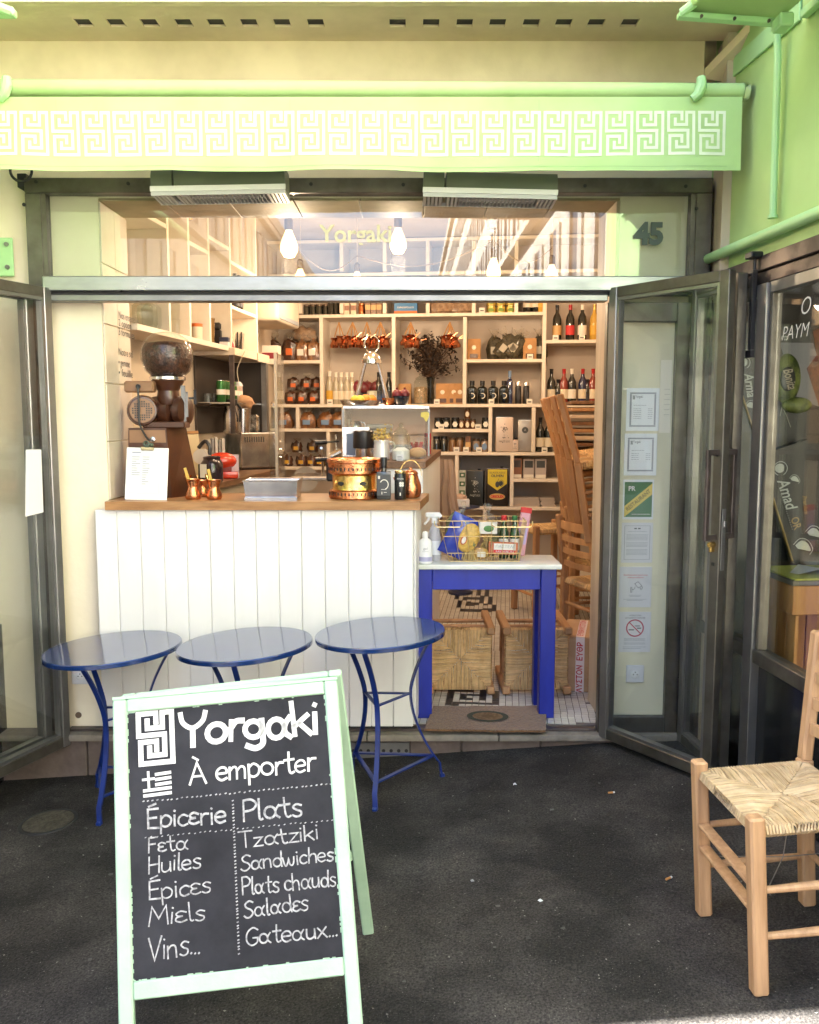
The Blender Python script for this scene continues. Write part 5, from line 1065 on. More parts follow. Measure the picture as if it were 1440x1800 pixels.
mb = MB(); mb.lathe([(.013, 0), (.013, .012), (.006, .014)], 14, mtx=M.Translation((.022, -.0625, zz(772))) @ AX); part('cable_gland', mb, inox, g)
mb = MB(); mb.bar((.158, .0, mz - .05), (.155, .0, mz + .12), .012, .02); mb.bar((.175, -.01, mz - .03), (.175, -.01, mz + .09), .008, .01); part('chute', mb, steel_lt, g)
mb = MB(); mb.bar((.185, -.01, mz + .06), (.215, -.01, mz + .06), .01, .01); mb.bar((.215, -.01, mz + .03), (.215, -.01, mz + .10), .012, .014, bev=.002); part('lever', mb, black, g)
# clipboard leaning on the grinder
cx = onC(258, 4.10); cbm = M.Translation((cx, 4.085, CT)) @ M.Rotation(R(-10), 4, 'X') @ M.Rotation(R(1.2), 4, 'Y'); t = thing('clipboard', 'white clipboard with a printed price list leaning on the grinder', 'clipboard', (0, 0, 0), cbm)
part('board', MB().box(-.098, .098, -.003, .003, 0, .245, .002), whitep, t); part('sheet', MB().box(-.082, .064, -.0056, -.004, .03, .24), paper, t); part('sheet', MB().box(-.06, .085, -.0039, -.0031, .034, .244), paper, t)
mb = MB()
for k in range(13): mb.box(-.07, -.07 + rnd.uniform(.02, .04), -.0062, -.0057, .20 - k * .0105, .202 - k * .0105) if k < 9 else None; mb.box(-.02, -.02 + rnd.uniform(.015, .035), -.0062, -.0057, .20 - k * .0105, .202 - k * .0105)
mb.box(-.07, -.03, -.0062, -.0057, .22, .2235); part('small_print', mb, mat('blue_grey_print', (.16, .18, .25), .7), t)
mb = MB(); mb.box(-.03, .03, -.012, .002, .232, .248, .003); part('clip', mb, mat('clip_brass', (.55, .45, .25), .3, .8), t); mb = MB(); mb.tube(arc3 := [(-.006 + .012 * math.cos(a), -.008, .262 + .012 * math.sin(a)) for a in [i * .6 for i in range(11)]], .005, 8, closed=True); mb.box(-.012, .010, -.012, .0, .246, .262, .002); mb.ball((.018, -.006, .258), .010, n=10, m=6); part('clip_lever', mb, mat('clip_green', (.05, .07, .045), .4), t)
# cezves
def cezve(px, y, s, label, grp, spoon=None):
    x = onC(px, y); t = thing('coffee_pot', label, 'coffee pot', (x, y, CT), None, grp)
    mb = MB(); mb.lathe([(.001, .0), (.034 * s, .0), (.040 * s, .012 * s), (.038 * s, .03 * s), (.027 * s, .055 * s), (.026 * s, .064 * s), (.036 * s, .096 * s), (.0375 * s, .1 * s), (.036 * s, .1005 * s), (.024 * s, .064 * s)], 22, cap=False); part('body', mb, copper, t)
    mb = MB(); mb.tube([(-.025 * s, .02, .085 * s), (-.05 * s, .06, .10 * s), (-.07 * s, .12, .115 * s)], .006, 8); part('handle', mb, brass, t)
    if spoon:
        mb = MB(); mb.bar((.0, 0, .03), (spoon, -.005, .155 * s), .013, .003, (0, 1, 0)); part('stirrer', mb, mat('bamboo_yellow', (.55, .36, .07), .5), t)
cezve(340, 4.12, .96, 'hammered copper coffee pot with a wooden stirrer beside the grinder', 'copper coffee pots', -.035); cezve(377, 4.12, .92, 'hammered copper coffee pot with a stirrer, nearest the steel tray', 'copper coffee pots', -.025); cezve(357, 4.26, .8, 'small copper coffee pot behind the pair with stirrers', 'copper coffee pots'); cezve(326, 4.33, 1.0, 'dark copper pot half hidden behind the grinder base', 'copper coffee pots', -.02)
# steel tray
x0, x1 = onC(429, 4.08), onC(524, 4.08); t = thing('steel_tray', 'shiny stainless steel tray standing on the counter front edge', 'tray', ((x0 + x1) / 2, 4.15, CT))
mb = MB(); hz_ = .09; w_ = (x1 - x0) / 2
mb.add([(-w_ + .008, -.07, .004), (w_ - .008, -.07, .004), (w_ - .008, .10, .004), (-w_ + .008, .10, .004), (-w_, -.085, hz_), (w_, -.085, hz_), (w_, .11, hz_), (-w_, .11, hz_)], [(0, 1, 5, 4), (1, 2, 6, 5), (2, 3, 7, 6), (3, 0, 4, 7), (3, 2, 1, 0)]); part('pan', mb, inox, t, rec=False)
mb = MB(); mb.tube([(-w_, -.086, hz_), (w_, -.086, hz_), (w_, .11, hz_), (-w_, .11, hz_)], .004, 6, closed=True); part('rim', mb, chrome, t); mb = MB(); mb.box(-w_ + .004, w_ - .004, -.078, -.072, .0, .014); part('foot_strip', mb, inox, t)
# copper warmer
x = onC(624, 4.2); t = thing('copper_warmer', 'round hammered copper sand warmer with a brass waist and pierced bands', 'coffee warmer', (x, 4.20, CT))
part('base', MB().lathe([(.118, 0), (.124, .006), (.122, .038), (.112, .044)], 40), copper, t)
part('waist', MB().lathe([(.110, .044), (.106, .05), (.106, .11), (.112, .115)], 40), brass, t)
mb = MB(); mb.lathe([(.112, .115), (.126, .122), (.127, .168), (.132, .172), (.132, .186), (.128, .188), (.12, .182), (.12, .16), (.001, .16)], 40, cap=False); part('sand_pan', mb, copper, t)
mb = MB()
for i in range(40):
    a = 2 * math.pi * i / 40
    for r_, z in ((.1265, .135), (.1225, .018)):
        mb.box(-.003, .003, -.0008, .0012, z, z + .014, mtx=M.Rotation(a, 4, 'Z') @ M.Translation((0, -r_ - .0004, 0)))
part('piercing', mb, blackm, t, kind='stuff')
for a_ in (24, -34): mb = MB(); mb.lathe([(.016, 0), (.016, .002)], 16, mtx=M.Rotation(R(a_), 4, 'Z') @ M.Translation((0, -.1065, .075)) @ AX @ M.Diagonal((1, .6, 1, 1))); part('vent_hole', mb, blackm, t)
# bottle, can, kettle
x = onC(675, 4.12); t = thing('oil_bottle', 'flat square black oil bottle with a ring print beside the copper warmer', 'bottle', (x, 4.12, CT))
part('glass', MB().box(-.034, .034, -.022, .022, 0, .132, .007, seg=2), mat('smoky_bottle', (.035, .036, .034), .12, coat=.6), t); part('label', MB().box(-.031, .031, -.0235, -.0225, .02, .118), mat('label_slate', (.045, .047, .05), .4), t)
mb = MB(); mb.ribbon(arc(0, .072, .019, .022, -70, 150, 16), .004, face_cam((.002, -.0242, 0))); mb.box(-.0265, -.017, -.0245, -.024, .098, .112); mb.box(-.01, -.007, -.0245, -.024, .026, .038); mb.box(0, .014, -.0245, -.024, .034, .036); mb.box(-.012, .012, -.0245, -.024, .048, .050); part('print', mb, lab_white, t, flat=True)
part('neck', MB().lathe([(.014, .132), (.012, .15)], 14), gdark, t); part('stopper', MB().lathe([(.015, .15), (.016, .153), (.016, .195), (.014, .198)], 16), black, t)
x = onC(704, 4.14); t = thing('oil_can', 'slim black can with a pale flower print beside the copper kettle', 'can', (x, 4.12, CT))
part('body', MB().lathe([(.026, 0), (.0275, .003), (.0275, .118), (.025, .122)], 22), mat('can_black', (.015, .015, .015), .25), t); part('lid', MB().lathe([(.0255, .1225), (.0262, .125), (.0262, .134), (.022, .136)], 20), mat('lid_gold', (.62, .48, .22), .25, .9), t)
mb = MB()
for a in range(4): c_ = (.006 + .007 * math.cos(R(45 + 90 * a)), .073 + .007 * math.sin(R(45 + 90 * a))); mb.prism(arc(c_[0], c_[1], .006, .006, 0, 360, 10)[:-1], .0004, face_cam((0, -.0282, 0)))
mb.text('MOURIA', .012, face_cam((0, -.0284, .098)), fit=.03); mb.box(-.003, .003, -.0284, -.028, .02, .034); part('print', mb, lab_white, t, flat=True)
x = onC(722, 4.22); t = thing('copper_kettle', 'round copper kettle with a brass hoop handle at the counter end', 'kettle', (x, 4.21, CT))
part('body', MB().lathe([(.034, 0), (.046, .006), (.052, .03), (.050, .06), (.038, .095), (.034, .11), (.036, .115)], 24), copper, t); mb = MB(); mb.ball((0, 0, .115), .036, .036, .02, 16, 8); mb.ball((0, 0, .138), .008, n=8, m=6); part('lid', mb, copper, t)
mb = MB(); mb.strip([(.052 * math.cos(R(a)), 0, .105 + .075 * math.sin(R(a))) for a in range(0, 181, 15)], .014, .003, (0, 1, 0)); part('handle', mb, brass, t); mb = MB(); mb.tube([(-.045, -.01, .05), (-.07, -.02, .085), (-.078, -.022, .1)], [.012, .008, .006], 10); part('spout', mb, copper, t)

# ------------------------------------------------------------------ raised counter: vitrine and what is around it
RT = 1.371
t = thing('glass_vitrine', 'glass food vitrine on the raised counter with a steel lid', 'display case', (-.15, 5.3, RT))
vx0, vx1, vy0, vy1 = atY(606, 740, 5.0).x, atY(752, 740, 5.0).x, 5.0, 5.5; vz = atY(680, 713, 5.0).z
for nm, a in (('pane', (vx0, vx1, vy0, vy0 + .006, RT, vz - .02)), ('pane', (vx0, vx0 + .006, vy0 + .007, vy1, RT, vz - .02)), ('pane', (vx1 - .006, vx1, vy0 + .007, vy1, RT, vz - .02))):
    part(nm, MB().box(*a), gthin, t, W=True)
part('lid', MB().box(vx0 - .01, vx1 + .01, vy0 - .01, vy1 + .01, vz - .019, vz, .003), inox, t, W=True); part('shelf', MB().box(vx0 + .008, vx1 - .008, vy0 + .1, vy1, RT + .11, RT + .116), gthin, t, W=True)
part('back_frame', MB().box(vx0, vx1, vy1 + .001, vy1 + .012, RT, RT + .05), inox, t, W=True); part('corner_post', MB().box(vx0 - .014, vx0 - .002, vy0, vy0 + .016, RT, vz - .02), steel_lt, t, W=True); part('corner_post', MB().box(vx1 + .001, vx1 + .012, vy0, vy0 + .016, RT, vz - .02), steel_lt, t, W=True)
def onR(px, y, z=None): return (atY(px, 800, y).x, y, RT if z is None else z)
t = thing('sticky_note', 'torn yellow note stuck on the vitrine corner', 'note', onR(748, 4.985, atY(748, 732, 4.985).z)); mb = MB(); mb.prism(crom([(-.024, .022), (0, .026), (.02, .02), (.018, -.005), (.004, -.03), (-.01, -.008), (-.026, 0), (-.024, .022)], 3)[:-1], .001, face_cam((0, 0, 0))); part('sheet', mb, mat('yellow_note', (.75, .66, .18), .7), t)
# on the vitrine: lantern, tray of oranges, bowls
t = thing('lantern', 'tapered steel and glass lantern with a ring handle on the vitrine', 'lantern', (atY(654, 708, 5.28).x, 5.28, vz)); lh = atY(654, 630, 5.28).z - vz; lw = .10
for sx in (-1, 1):
    for sy in (-1, 1): mb = MB(); mb.bar((sx * lw, sy * lw, .01), (sx * .042, sy * .042, lh - .03), .012, .012); part('leg', mb, inox, t)
mb = MB()
for sx, sy in ((1, 0), (-1, 0), (0, 1), (0, -1)):
    a = V((-sy * .036 + sx * .04, sx * .036 + sy * .04, lh - .03)); b = V((sy * .036 + sx * .04, -sx * .036 + sy * .04, lh - .03)); c = V((sy * .09 + sx * .098, -sx * .09 + sy * .098, .02)); d = V((-sy * .09 + sx * .098, sx * .09 + sy * .098, .02)); mb.poly([a, b, c, d])
part('pane', mb, gthin, t, flat=True, rec=False); part('base', MB().box(-lw - .008, lw + .008, -lw - .008, lw + .008, 0, .012, .003), inox, t)
part('cap', MB().lathe([(.06, lh - .03), (.06, lh - .005), (.052, lh), (.045, lh + .02), (.025, lh + .035), (.006, lh + .04)], 20), chrome, t)
mb = MB(); mb.tube([(.043 * math.cos(R(a)), 0, lh + .082 + .052 * math.sin(R(a))) for a in range(0, 360, 15)], .0045, 8, closed=True); part('ring', mb, chrome, t)
part('candle', MB().lathe([(.03, .013), (.03, .09)], 14), mat('candle_wax', (.75, .68, .5), .5), t)
t = thing('fruit_tray', 'low steel tray of oranges and lemons beside the lantern', 'tray', (atY(634, 708, 5.12).x, 5.1, vz)); part('tray', MB().lathe([(.10, 0), (.12, .03), (.118, .03), (.098, .004), (.001, .004)], 28, cap=False), inox, t)
for k, (x, y, c) in enumerate(((.03, 0, 'o'), (-.03, .01, 'l'), (.06, .05, 'o'), (.0, -.05, 'l'))): mb = MB(); mb.ball((x, y, .032), .034 if c == 'o' else .028, n=14, m=10); part('orange' if c == 'o' else 'lemon', mb, mat('orange_peel', (.75, .24, .02), .45, bump=.2, bs=120) if c == 'o' else mat('lemon_peel', (.75, .52, .06), .45), t)
def bowl(name, label, px, y, r, h, m, fruit, fm, fr_, loc=None):
    t = thing(name, label, 'bowl', loc if loc else (atY(px, 708, y).x, y, vz)); part('bowl', MB().lathe([(r * .5, 0), (r * .8, h * .3), (r, h), (r * .97, h), (r * .75, h * .35), (.001, h * .12)], 24, cap=False), m, t)
    for x, yy, z in fruit: mb = MB(); mb.ball((x, yy, z), fr_, n=12, m=9); mb.lathe([(.006, 0), (.008, .012)], 6, c=(x, yy, z + fr_ * .9)); part('pomegranate', mb, fm, t)
pom = mat('pomegranate_skin', (.20, .02, .03), .35, c2=(.11, .012, .02), ns=12)
bowl('copper_bowl', 'small shiny copper bowl on the vitrine right of the lantern', 685, 5.12, .045, .045, copper, (), pom, .03)
bowl('fruit_bowl', 'dark blue bowl of pomegranates on the vitrine', 704, 5.12, .055, .055, mat('dark_glaze', (.012, .02, .035), .12, coat=.8), ((-.02, 0, .065), (.025, .01, .066)), pom, .03)
q = atD(646, 690, DB + .12); bowl('fruit_bowl', 'black bowl of pomegranates on the shelf behind the lantern', 0, 0, .12, .10, mat('dark_glaze2', (.012, .01, .02), .15, coat=.8), ((-.09, 0, .15), (.0, .02, .15), (.08, -.01, .15), (-.03, -.05, .14)), pom, .055, rp(q.x, DB + .12, ZH['U'] + T2))
# inside and around the vitrine
t = thing('lidded_tub', 'pale lidded tub inside the vitrine', 'tub', onR(668, 5.3, RT + .117)); part('tub', MB().box(-.075, .075, -.05, .05, 0, .03, .01), mat('pale_plastic', (.62, .56, .48), .4), t); part('lid', MB().box(-.08, .08, -.055, .055, .031, .062, .014, seg=2), mat('pale_plastic', (.62, .56, .48), .4), t)
t = thing('steel_jug', 'small steel jug standing in the left of the vitrine', 'jug', onR(626, 5.25, RT + .117)); part('body', MB().lathe([(.036, 0), (.04, .01), (.034, .06), (.026, .075), (.03, .082)], 18), inox, t); mb = MB(); mb.tube([(.036, 0, .03), (.058, 0, .045), (.052, 0, .07), (.03, 0, .074)], .004, 6); part('handle', mb, inox, t)
t = thing('carton', 'pale carton with an orange strip at the left inside the vitrine', 'box', onR(612, 5.3, RT + .117)); part('body', MB().box(-.016, .016, -.03, .03, 0, .09, .001), mat('label_cream2', (.7, .62, .45), .5), t); part('strip', MB().box(.0165, .018, -.03, .03, 0, .07), lab_or, t)
t = thing('price_board', 'steel framed board with a blue leaflet standing before the vitrine', 'board', onR(628, 4.92), R(6)); part('board', MB().box(-.082, .07, 0, .008, 0, .165, .002), inox, t); part('leaflet', MB().box(-.06, -.01, -.003, -.001, .01, .13), mat('blue_leaflet', (.20, .25, .36), .5), t)
t = thing('insulated_jug', 'steel jug with a tall black lid beside the price board', 'jug', onR(639, 4.72)); part('body', MB().lathe([(.036, 0), (.04, .01), (.04, .05), (.042, .055)], 20), inox, t); part('lid', MB().lathe([(.054, .056), (.056, .06), (.053, .145), (.048, .15)], 20), black, t); mb = MB(); mb.box(.05, .068, -.012, .012, .06, .13, .004); part('spout_lever', mb, black, t)
t = thing('metal_pitcher', 'ribbed white metal pitcher holding dried yellow flowers', 'pitcher', onR(671, 4.62))
pr = [(.040, 0), (.044, .004)] + [(.0445 - .006 * i / 9 + (.0012 if i % 2 else 0), .008 + .082 * i / 9) for i in range(10)] + [(.041, .10), (.040, .103)]
part('body', MB().lathe(pr, 24), mat('white_enamel', (.66, .64, .62), .35, .3), t); mb = MB(); mb.tube(crom([(.036, 0, .092), (.062, 0, .088), (.066, 0, .06), (.04, 0, .035)], 5), .005, 8); part('handle', mb, mat('white_enamel', (.66, .64, .62), .35, .3), t)
mb = MB(); rr = random.Random(5)
for i in range(150):
    a = rr.uniform(0, 6.28); r_ = rr.uniform(0, .055); c = V((r_ * math.cos(a), r_ * math.sin(a), .10 + rr.uniform(0, .06) * (1 - r_ * 6)))
    if i % 8 == 0: c = V((rr.choice((-.02, .02, .05)), rr.uniform(-.01, .01), .14 + rr.uniform(0, .045)))
    s = rr.uniform(.005, .010); u = V((rr.gauss(0, 1), rr.gauss(0, 1), rr.gauss(0, 1))).normalized(); v = u.orthogonal().normalized(); mb.add([c - u * s, c + v * s * .7, c + u * s, c - v * s * .7], [(0, 1, 2, 3)])
part('dried_flowers', mb, mat('dried_flower', (.50, .36, .10), .7, isl=.3), t, flat=True, rec=False, kind='stuff')
t = thing('apothecary_jar', 'domed glass jar half full of white sugar on the raised counter', 'jar', onR(705, 4.56)); part('glass', MB().lathe([(.046, 0), (.048, .004), (.048, .115), (.044, .132), (.030, .142)], 22), gclear, t); part('sugar', MB().lathe([(.044, .004), (.0455, .008), (.0455, .05), (.02, .066), (.001, .06)], 20), mat('sugar', (.85, .84, .85), .8, bump=.4, bs=120), t)
part('lid', MB().lathe([(.034, .143), (.036, .15), (.02, .165), (.01, .172), (.013, .182), (.008, .19), (.001, .192)], 18), gclear, t); part('label', MB().box(-.022, .012, -.0495, -.0485, -.0, .032), paper, t); mb = MB(); [mb.box(-.018, .004 + .004 * (k % 2), -.0502, -.0497, .006 + k * .007, .0085 + k * .007) for k in range(3)]; part('print', mb, ink, t)
t = thing('clear_tub', 'clear plastic tub of red sachets and wooden spoons beside the sugar jar', 'tub', onR(734, 4.78)); part('tub', MB().lathe([(.05, 0), (.06, .11), (.058, .112)], 18, sq=5), gcello, t); mb = MB()
for i in range(9): mb.bar((rnd.uniform(-.03, .03), rnd.uniform(-.02, .02), .004), (rnd.uniform(-.04, .04), rnd.uniform(-.03, .03), rnd.uniform(.05, .09)), .02, .004)
part('sachets', mb, mat('sachet_red', (.30, .03, .03), .5), t); mb = MB(); mb.ball((0, -.03, .03), .05, .03, .03, 12, 8); part('spoon', mb, mat('pale_wood', (.52, .34, .18), .6), t)
t = thing('red_canister', 'tall red canister at the far end of the raised counter', 'canister', onR(752, 5.3)); part('body', MB().lathe([(.02, 0), (.021, .12), (.018, .125)], 14), mat('canister_red', (.45, .015, .02), .35), t)
# espresso handles between vitrine and counter
t = thing('coffee_machine', 'black and chrome lever coffee machine left of the vitrine', 'coffee machine', (atY(592, 800, 5.3).x, 5.3, CT)); part('body', MB().box(-.06, .02, -.05, .2, 0, .13, .01), black, t)
mb = MB(); mb.tube([(-.0, -.05, .10), (-.0, -.05, .28)], .006, 8); mb.tube([(-.03, -.06, .15), (.03, -.06, .18)], .02, 10); part('group_head', mb, chrome, t)
for z in (.24, .14): mb = MB(); mb.tube([(.02, -.06, z), (-.05, -.07, z - .005)], .006, 8); mb.tube([(-.05, -.07, z - .005), (-.12, -.075, z - .01)], [.012, .015], 8); part('lever', mb, black, t)
mb = MB(); mb.tube(crom([(.02, -.06, .16), (.05, -.08, .15), (.04, -.08, .10)], 4), .005, 8); part('steam_pipe', mb, chrome, t)
# behind the counter: sink items
p = atY(538, 845, 6.2); t = thing('steel_sink', 'steel sink edge and drainer glimpsed behind the copper warmer', 'sink', (p.x, 6.2, 1.15)); part('basin', MB().box(-.10, .30, -.1, .3, 0, .03, .01), inox, t); part('tap', MB().tube([(.10, .2, .03), (.10, .2, .2), (.10, .1, .22)], .01, 8), chrome, t)
p = atY(538, 842, 7.0); t = thing('grey_plate', 'round grey plate leaning under the lowest left shelf', 'plate', (p.x, 7.0, p.z)); part('disc', MB().lathe([(.03, 0), (.10, .012), (.10, .016), (.03, .006)], 26, mtx=AX), mat('grey_glaze', (.35, .33, .30), .3), t)

# ------------------------------------------------------------------ left worktop: appliances
WT = 1.206
def onW(px, w, py=800): q = atW(px, py, w); return q.y
def WMX(px, w, rz=0, z=WT): return M.Translation(rp(w, onW(px, w), z)) @ M.Rotation(-PHI + rz, 4, 'Z')
def wthing(name, label, cat, px, w, rz=0, z=WT): return thing(name, label, cat, (0, 0, 0), WMX(px, w, rz, z))
t = wthing('toaster_oven', 'stainless counter oven with a dark glass door on the left worktop', 'oven', 446, -.04, R(38)); part('body', MB().box(-.15, .15, -.13, .15, .01, .27, .008), inox, t)
part('door', MB().box(.151, .158, -.12, .14, .02, .26, .003), mat('oven_glass', (.012, .012, .014), .1), t); mb = MB(); mb.tube([(.175, -.07, .06), (.175, -.07, .23)], .006, 8); part('handle', mb, chrome, t)
for z in (.08, .14, .20): mb = MB(); mb.lathe([(.013, 0), (.012, .02)], 12, mtx=M.Translation((.158, -.10, z)) @ M.Rotation(R(90), 4, 'Y')); part('knob', mb, chrome, t)
mb = MB(); [mb.box(-.12 + i * .018, -.112 + i * .018, -.1315, -.1305, .20, .24) for i in range(9)]; part('vent', mb, blackm, t)
part('foot', MB().box(-.14, .14, -.12, .14, 0, .0095), black, t)
OT = WT + .272
t = wthing('vacuum_flask', 'tall steel vacuum flask with a black lid on the counter oven', 'flask', 408, -.04, 0, OT); part('body', MB().lathe([(.055, 0), (.058, .01), (.056, .12), (.042, .185), (.04, .19)], 22), inox, t); part('lid', MB().lathe([(.045, .191), (.048, .2), (.045, .23), (.04, .235)], 18), black, t); mb = MB(); mb.bar((.052, -.02, .20), (.075, -.02, .17), .018, .014); mb.bar((.075, -.02, .175), (.068, -.02, .08), .018, .014); part('handle', mb, black, t)
t = wthing('steel_canister', 'steel canister holding paper bags on the counter oven', 'canister', 428, -.04, 0, OT); part('body', MB().lathe([(.05, 0), (.062, .17), (.06, .172)], 22), inox, t)
b = MB(); b.ball((0, 0, .215), .085, .05, .05, 14, 9)
for v in b.bm.verts: v.co += V((rnd.gauss(0, .006), rnd.gauss(0, .004), rnd.gauss(0, .006)))
part('paper_bag', b, mat('tan_paper', (.52, .30, .16), .7, c2=(.42, .22, .11), ns=12), t)
t = wthing('foil_stack', 'crumpled silvery foil pouches on the counter oven by the drinks cabinet', 'pouch', 447, -.04, 0, OT); b = MB(); b.box(-.04, .04, -.03, .03, 0, .13, .012)
part('pouch', b, mat('foil', (.60, .55, .48), .25, .9, c2=(.2, .17, .14), ns=25, bump=.8, bs=40), t)
t = wthing('book_row', 'short row of pale notebooks beside the counter oven', 'notebooks', 380, -.02, R(25), WT + .14)
for i in range(5): part('notebook', MB().box(-.055 + i * .022, -.037 + i * .022, -.05, .05, 0, .10 + .008 * (i % 3), .001), (mat('book_pale', (.5, .46, .40), .6), mat('book_grey', (.2, .19, .18), .6))[i % 2], t)
part('rack', MB().box(-.065, .065, -.055, .055, -.14, -.0005, .003), black, t)
t = wthing('meat_slicer', 'bright red electric slicer with a curved lid beside the notebooks', 'slicer', 390, .06, R(15)); b = MB(); b.ball((0, 0, .11), .095, .06, .055, 18, 10); part('lid', b, mat('red_plastic', (.55, .035, .01), .25, coat=.5), t); b = MB(); b.box(-.07, .10, -.05, .05, 0, .045, .012, seg=2); part('base', b, mat('red_plastic', (.55, .035, .01), .25, coat=.5), t); part('core', MB().box(-.06, .06, -.035, .035, .0455, .08, .004), mat('dark_red', (.18, .02, .015), .3), t)
t = wthing('logo_card', 'lilac card with a square key logo leaning on the red slicer', 'card', 404, .11, R(8)); part('card', MB().box(-.055, .055, 0, .004, 0, .15, .001), mat('lilac_card', (.55, .47, .52), .6), t); b = MB(); b.ribbon([(-.045, .03), (.0, .03), (.0, .085), (-.045, .085)], .008, face_cam((0, -.001, 0))); b.ribbon([(-.035, .05), (-.018, .05), (-.018, .068), (-.035, .068)], .006, face_cam((0, -.001, 0))); part('logo', b, ink, t, flat=True)
t = wthing('black_jar', 'fat black storage jar with a pale label on the left worktop', 'jar', 372, .10); part('body', MB().lathe([(.06, 0), (.066, .01), (.066, .11), (.05, .135), (.052, .15), (.04, .155)], 22), mat('jar_plum', (.02, .013, .02), .2, coat=.5), t); part('label', MB().box(-.05, -.01, -.067, -.062, .03, .11), lab_white, t)
t = wthing('tape_dispenser', 'white roll holder with a black top behind the black jar', 'dispenser', 355, .02, 0, WT + .05); part('roll', MB().lathe([(.045, -.03), (.045, .03)], 20, mtx=M.Translation((0, 0, .10)) @ AX), mat('roll_white', (.62, .56, .5), .6), t); b = MB(); b.box(-.02, .05, -.02, .03, -.05, .055, .004); b.tube(crom([(-.02, 0, .15), (.02, 0, .19), (.05, 0, .16), (.045, 0, .11)], 4), .012, 8); part('arm', b, black, t)
t = thing('cutting_board', 'pale cutting board with a wooden rim leaning behind the grinder', 'cutting board', (0, 0, 0), M.Translation(rp(-.14, onW(338, -.14), WT)) @ M.Rotation(-PHI + R(60), 4, 'Z') @ M.Rotation(R(-8), 4, 'X')); part('board', MB().box(-.09, .09, 0, .014, 0, .28, .004), mat('board_pale', (.60, .50, .32), .5), t); part('rim', MB().box(-.09, .09, -.002, .016, .2805, .30, .003), woodc, t)
t = thing('magnetic_rack', 'dark shelf rail with glass jars on the left wall beside the cabinet', 'rack', (0, 0, 0), M.Translation(rp(-.24, onW(372, -.2, 700), 1.66)) @ M.Rotation(-PHI, 4, 'Z')); part('rail', MB().box(0, .10, -.22, .22, 0, .025, .003), mat('rail_dark', (.03, .02, .015), .3, .5), t); [part('glass', MB().lathe([(.03, .026), (.034, .09)], 14, c=(.05, y, 0)), gclear, t) for y in (-.1, .02, .14)]
# drinks cabinet
fd = onW(400, 0, 700); fe = onW(468, .02, 700); q0, q1 = fd + .05, max(fe, fd + .5)
dc = thing('drinks_cabinet', 'glass fronted drinks cabinet with green cans beyond the left worktop', 'drinks cabinet', rp(-.1, (q0 + q1) / 2, WT)); ct_ = 2.0
for nm, a, m in (('back', (-.245, -.235, q0, q1, OT, ct_), mat('cabinet_dark', (.06, .045, .035), .5)), ('top', (-.245, .04, q0, q1, ct_ + .001, ct_ + .05), wallw), ('end', (-.245, .03, q1 + .001, q1 + .03, WT, ct_), mat('cabinet_dark', (.06, .045, .035), .5)), ('post', (.0, .04, q1 - .06, q1, WT, ct_), steel_lt), ('post', (.0, .03, q0, q0 + .02, OT, ct_), steel_dk), ('shelf', (-.234, -.002, q0 + .021, q1 - .061, 1.68, 1.69), inox), ('header', (.0411, .05, q1 - .30, q1, ct_ - .01, ct_ + .05), wallw)): part(nm, MB(RM).box(*a), m, dc, W=True)
for i in range(7):
    d = q0 + .06 + i * .065; t = thing('drink_can', f"{ORD[i]} from the left of the drinks in the glass cabinet", 'drink can', rp(-.08, d, 1.691), -PHI, 'drinks in the cabinet'); m = (mat('can_green', (.03, .13, .03), .3, .5), mat('can_pale', (.52, .42, .38), .3, .5))[i in (5, 6)]; part('body', MB().lathe([(.026, 0), (.031, .008), (.031, .13), (.027, .142)], 16), m, t); part('lid', MB().lathe([(.026, .1425), (.026, .146)], 14), chrome, t); part('band', MB().lathe([(.0315, .05), (.0315, .085)], 16, cap=False), lab_white, t)
t = thing('hanging_lamp', 'small white lamp on a pale wire inside the drinks cabinet', 'lamp', rp(.02, q0 + .14, 1.80), -PHI); part('shade', MB().lathe([(.012, .03), (.03, 0), (.028, 0)], 14, cap=False), paper, t); part('wire', MB().tube(crom([(0, 0, .03), (-.01, .01, .12), (.04, .03, .24)], 4), .003, 6), cordm, t)
# glass screen with a tall bottle
p = atY(486, 740, 5.7); t = thing('glass_screen', 'upright clear glass screen beside the counter oven', 'screen', (p.x, 5.7, 1.0)); part('pane', MB().box(-.004, .004, 0, .35, .1, 1.0), gthin, t); part('edge_strip', MB().box(-.009, .009, -.012, -.001, .1, 1.0), mat('glass_edge', (.42, .38, .32), .2), t)
p = atY(483, 850, 5.85); t = thing('tall_bottle', 'tall slim clear bottle standing behind the steel tray', 'bottle', (p.x, 5.85, CT)); part('glass', MB().lathe([(.03, -.02), (.033, .14), (.034, .30), (.02, .38), (.014, .42), (.014, .45)], 16), gclear, t); part('stopper', MB().lathe([(.016, .45), (.018, .47), (.008, .485)], 12), chrome, t)

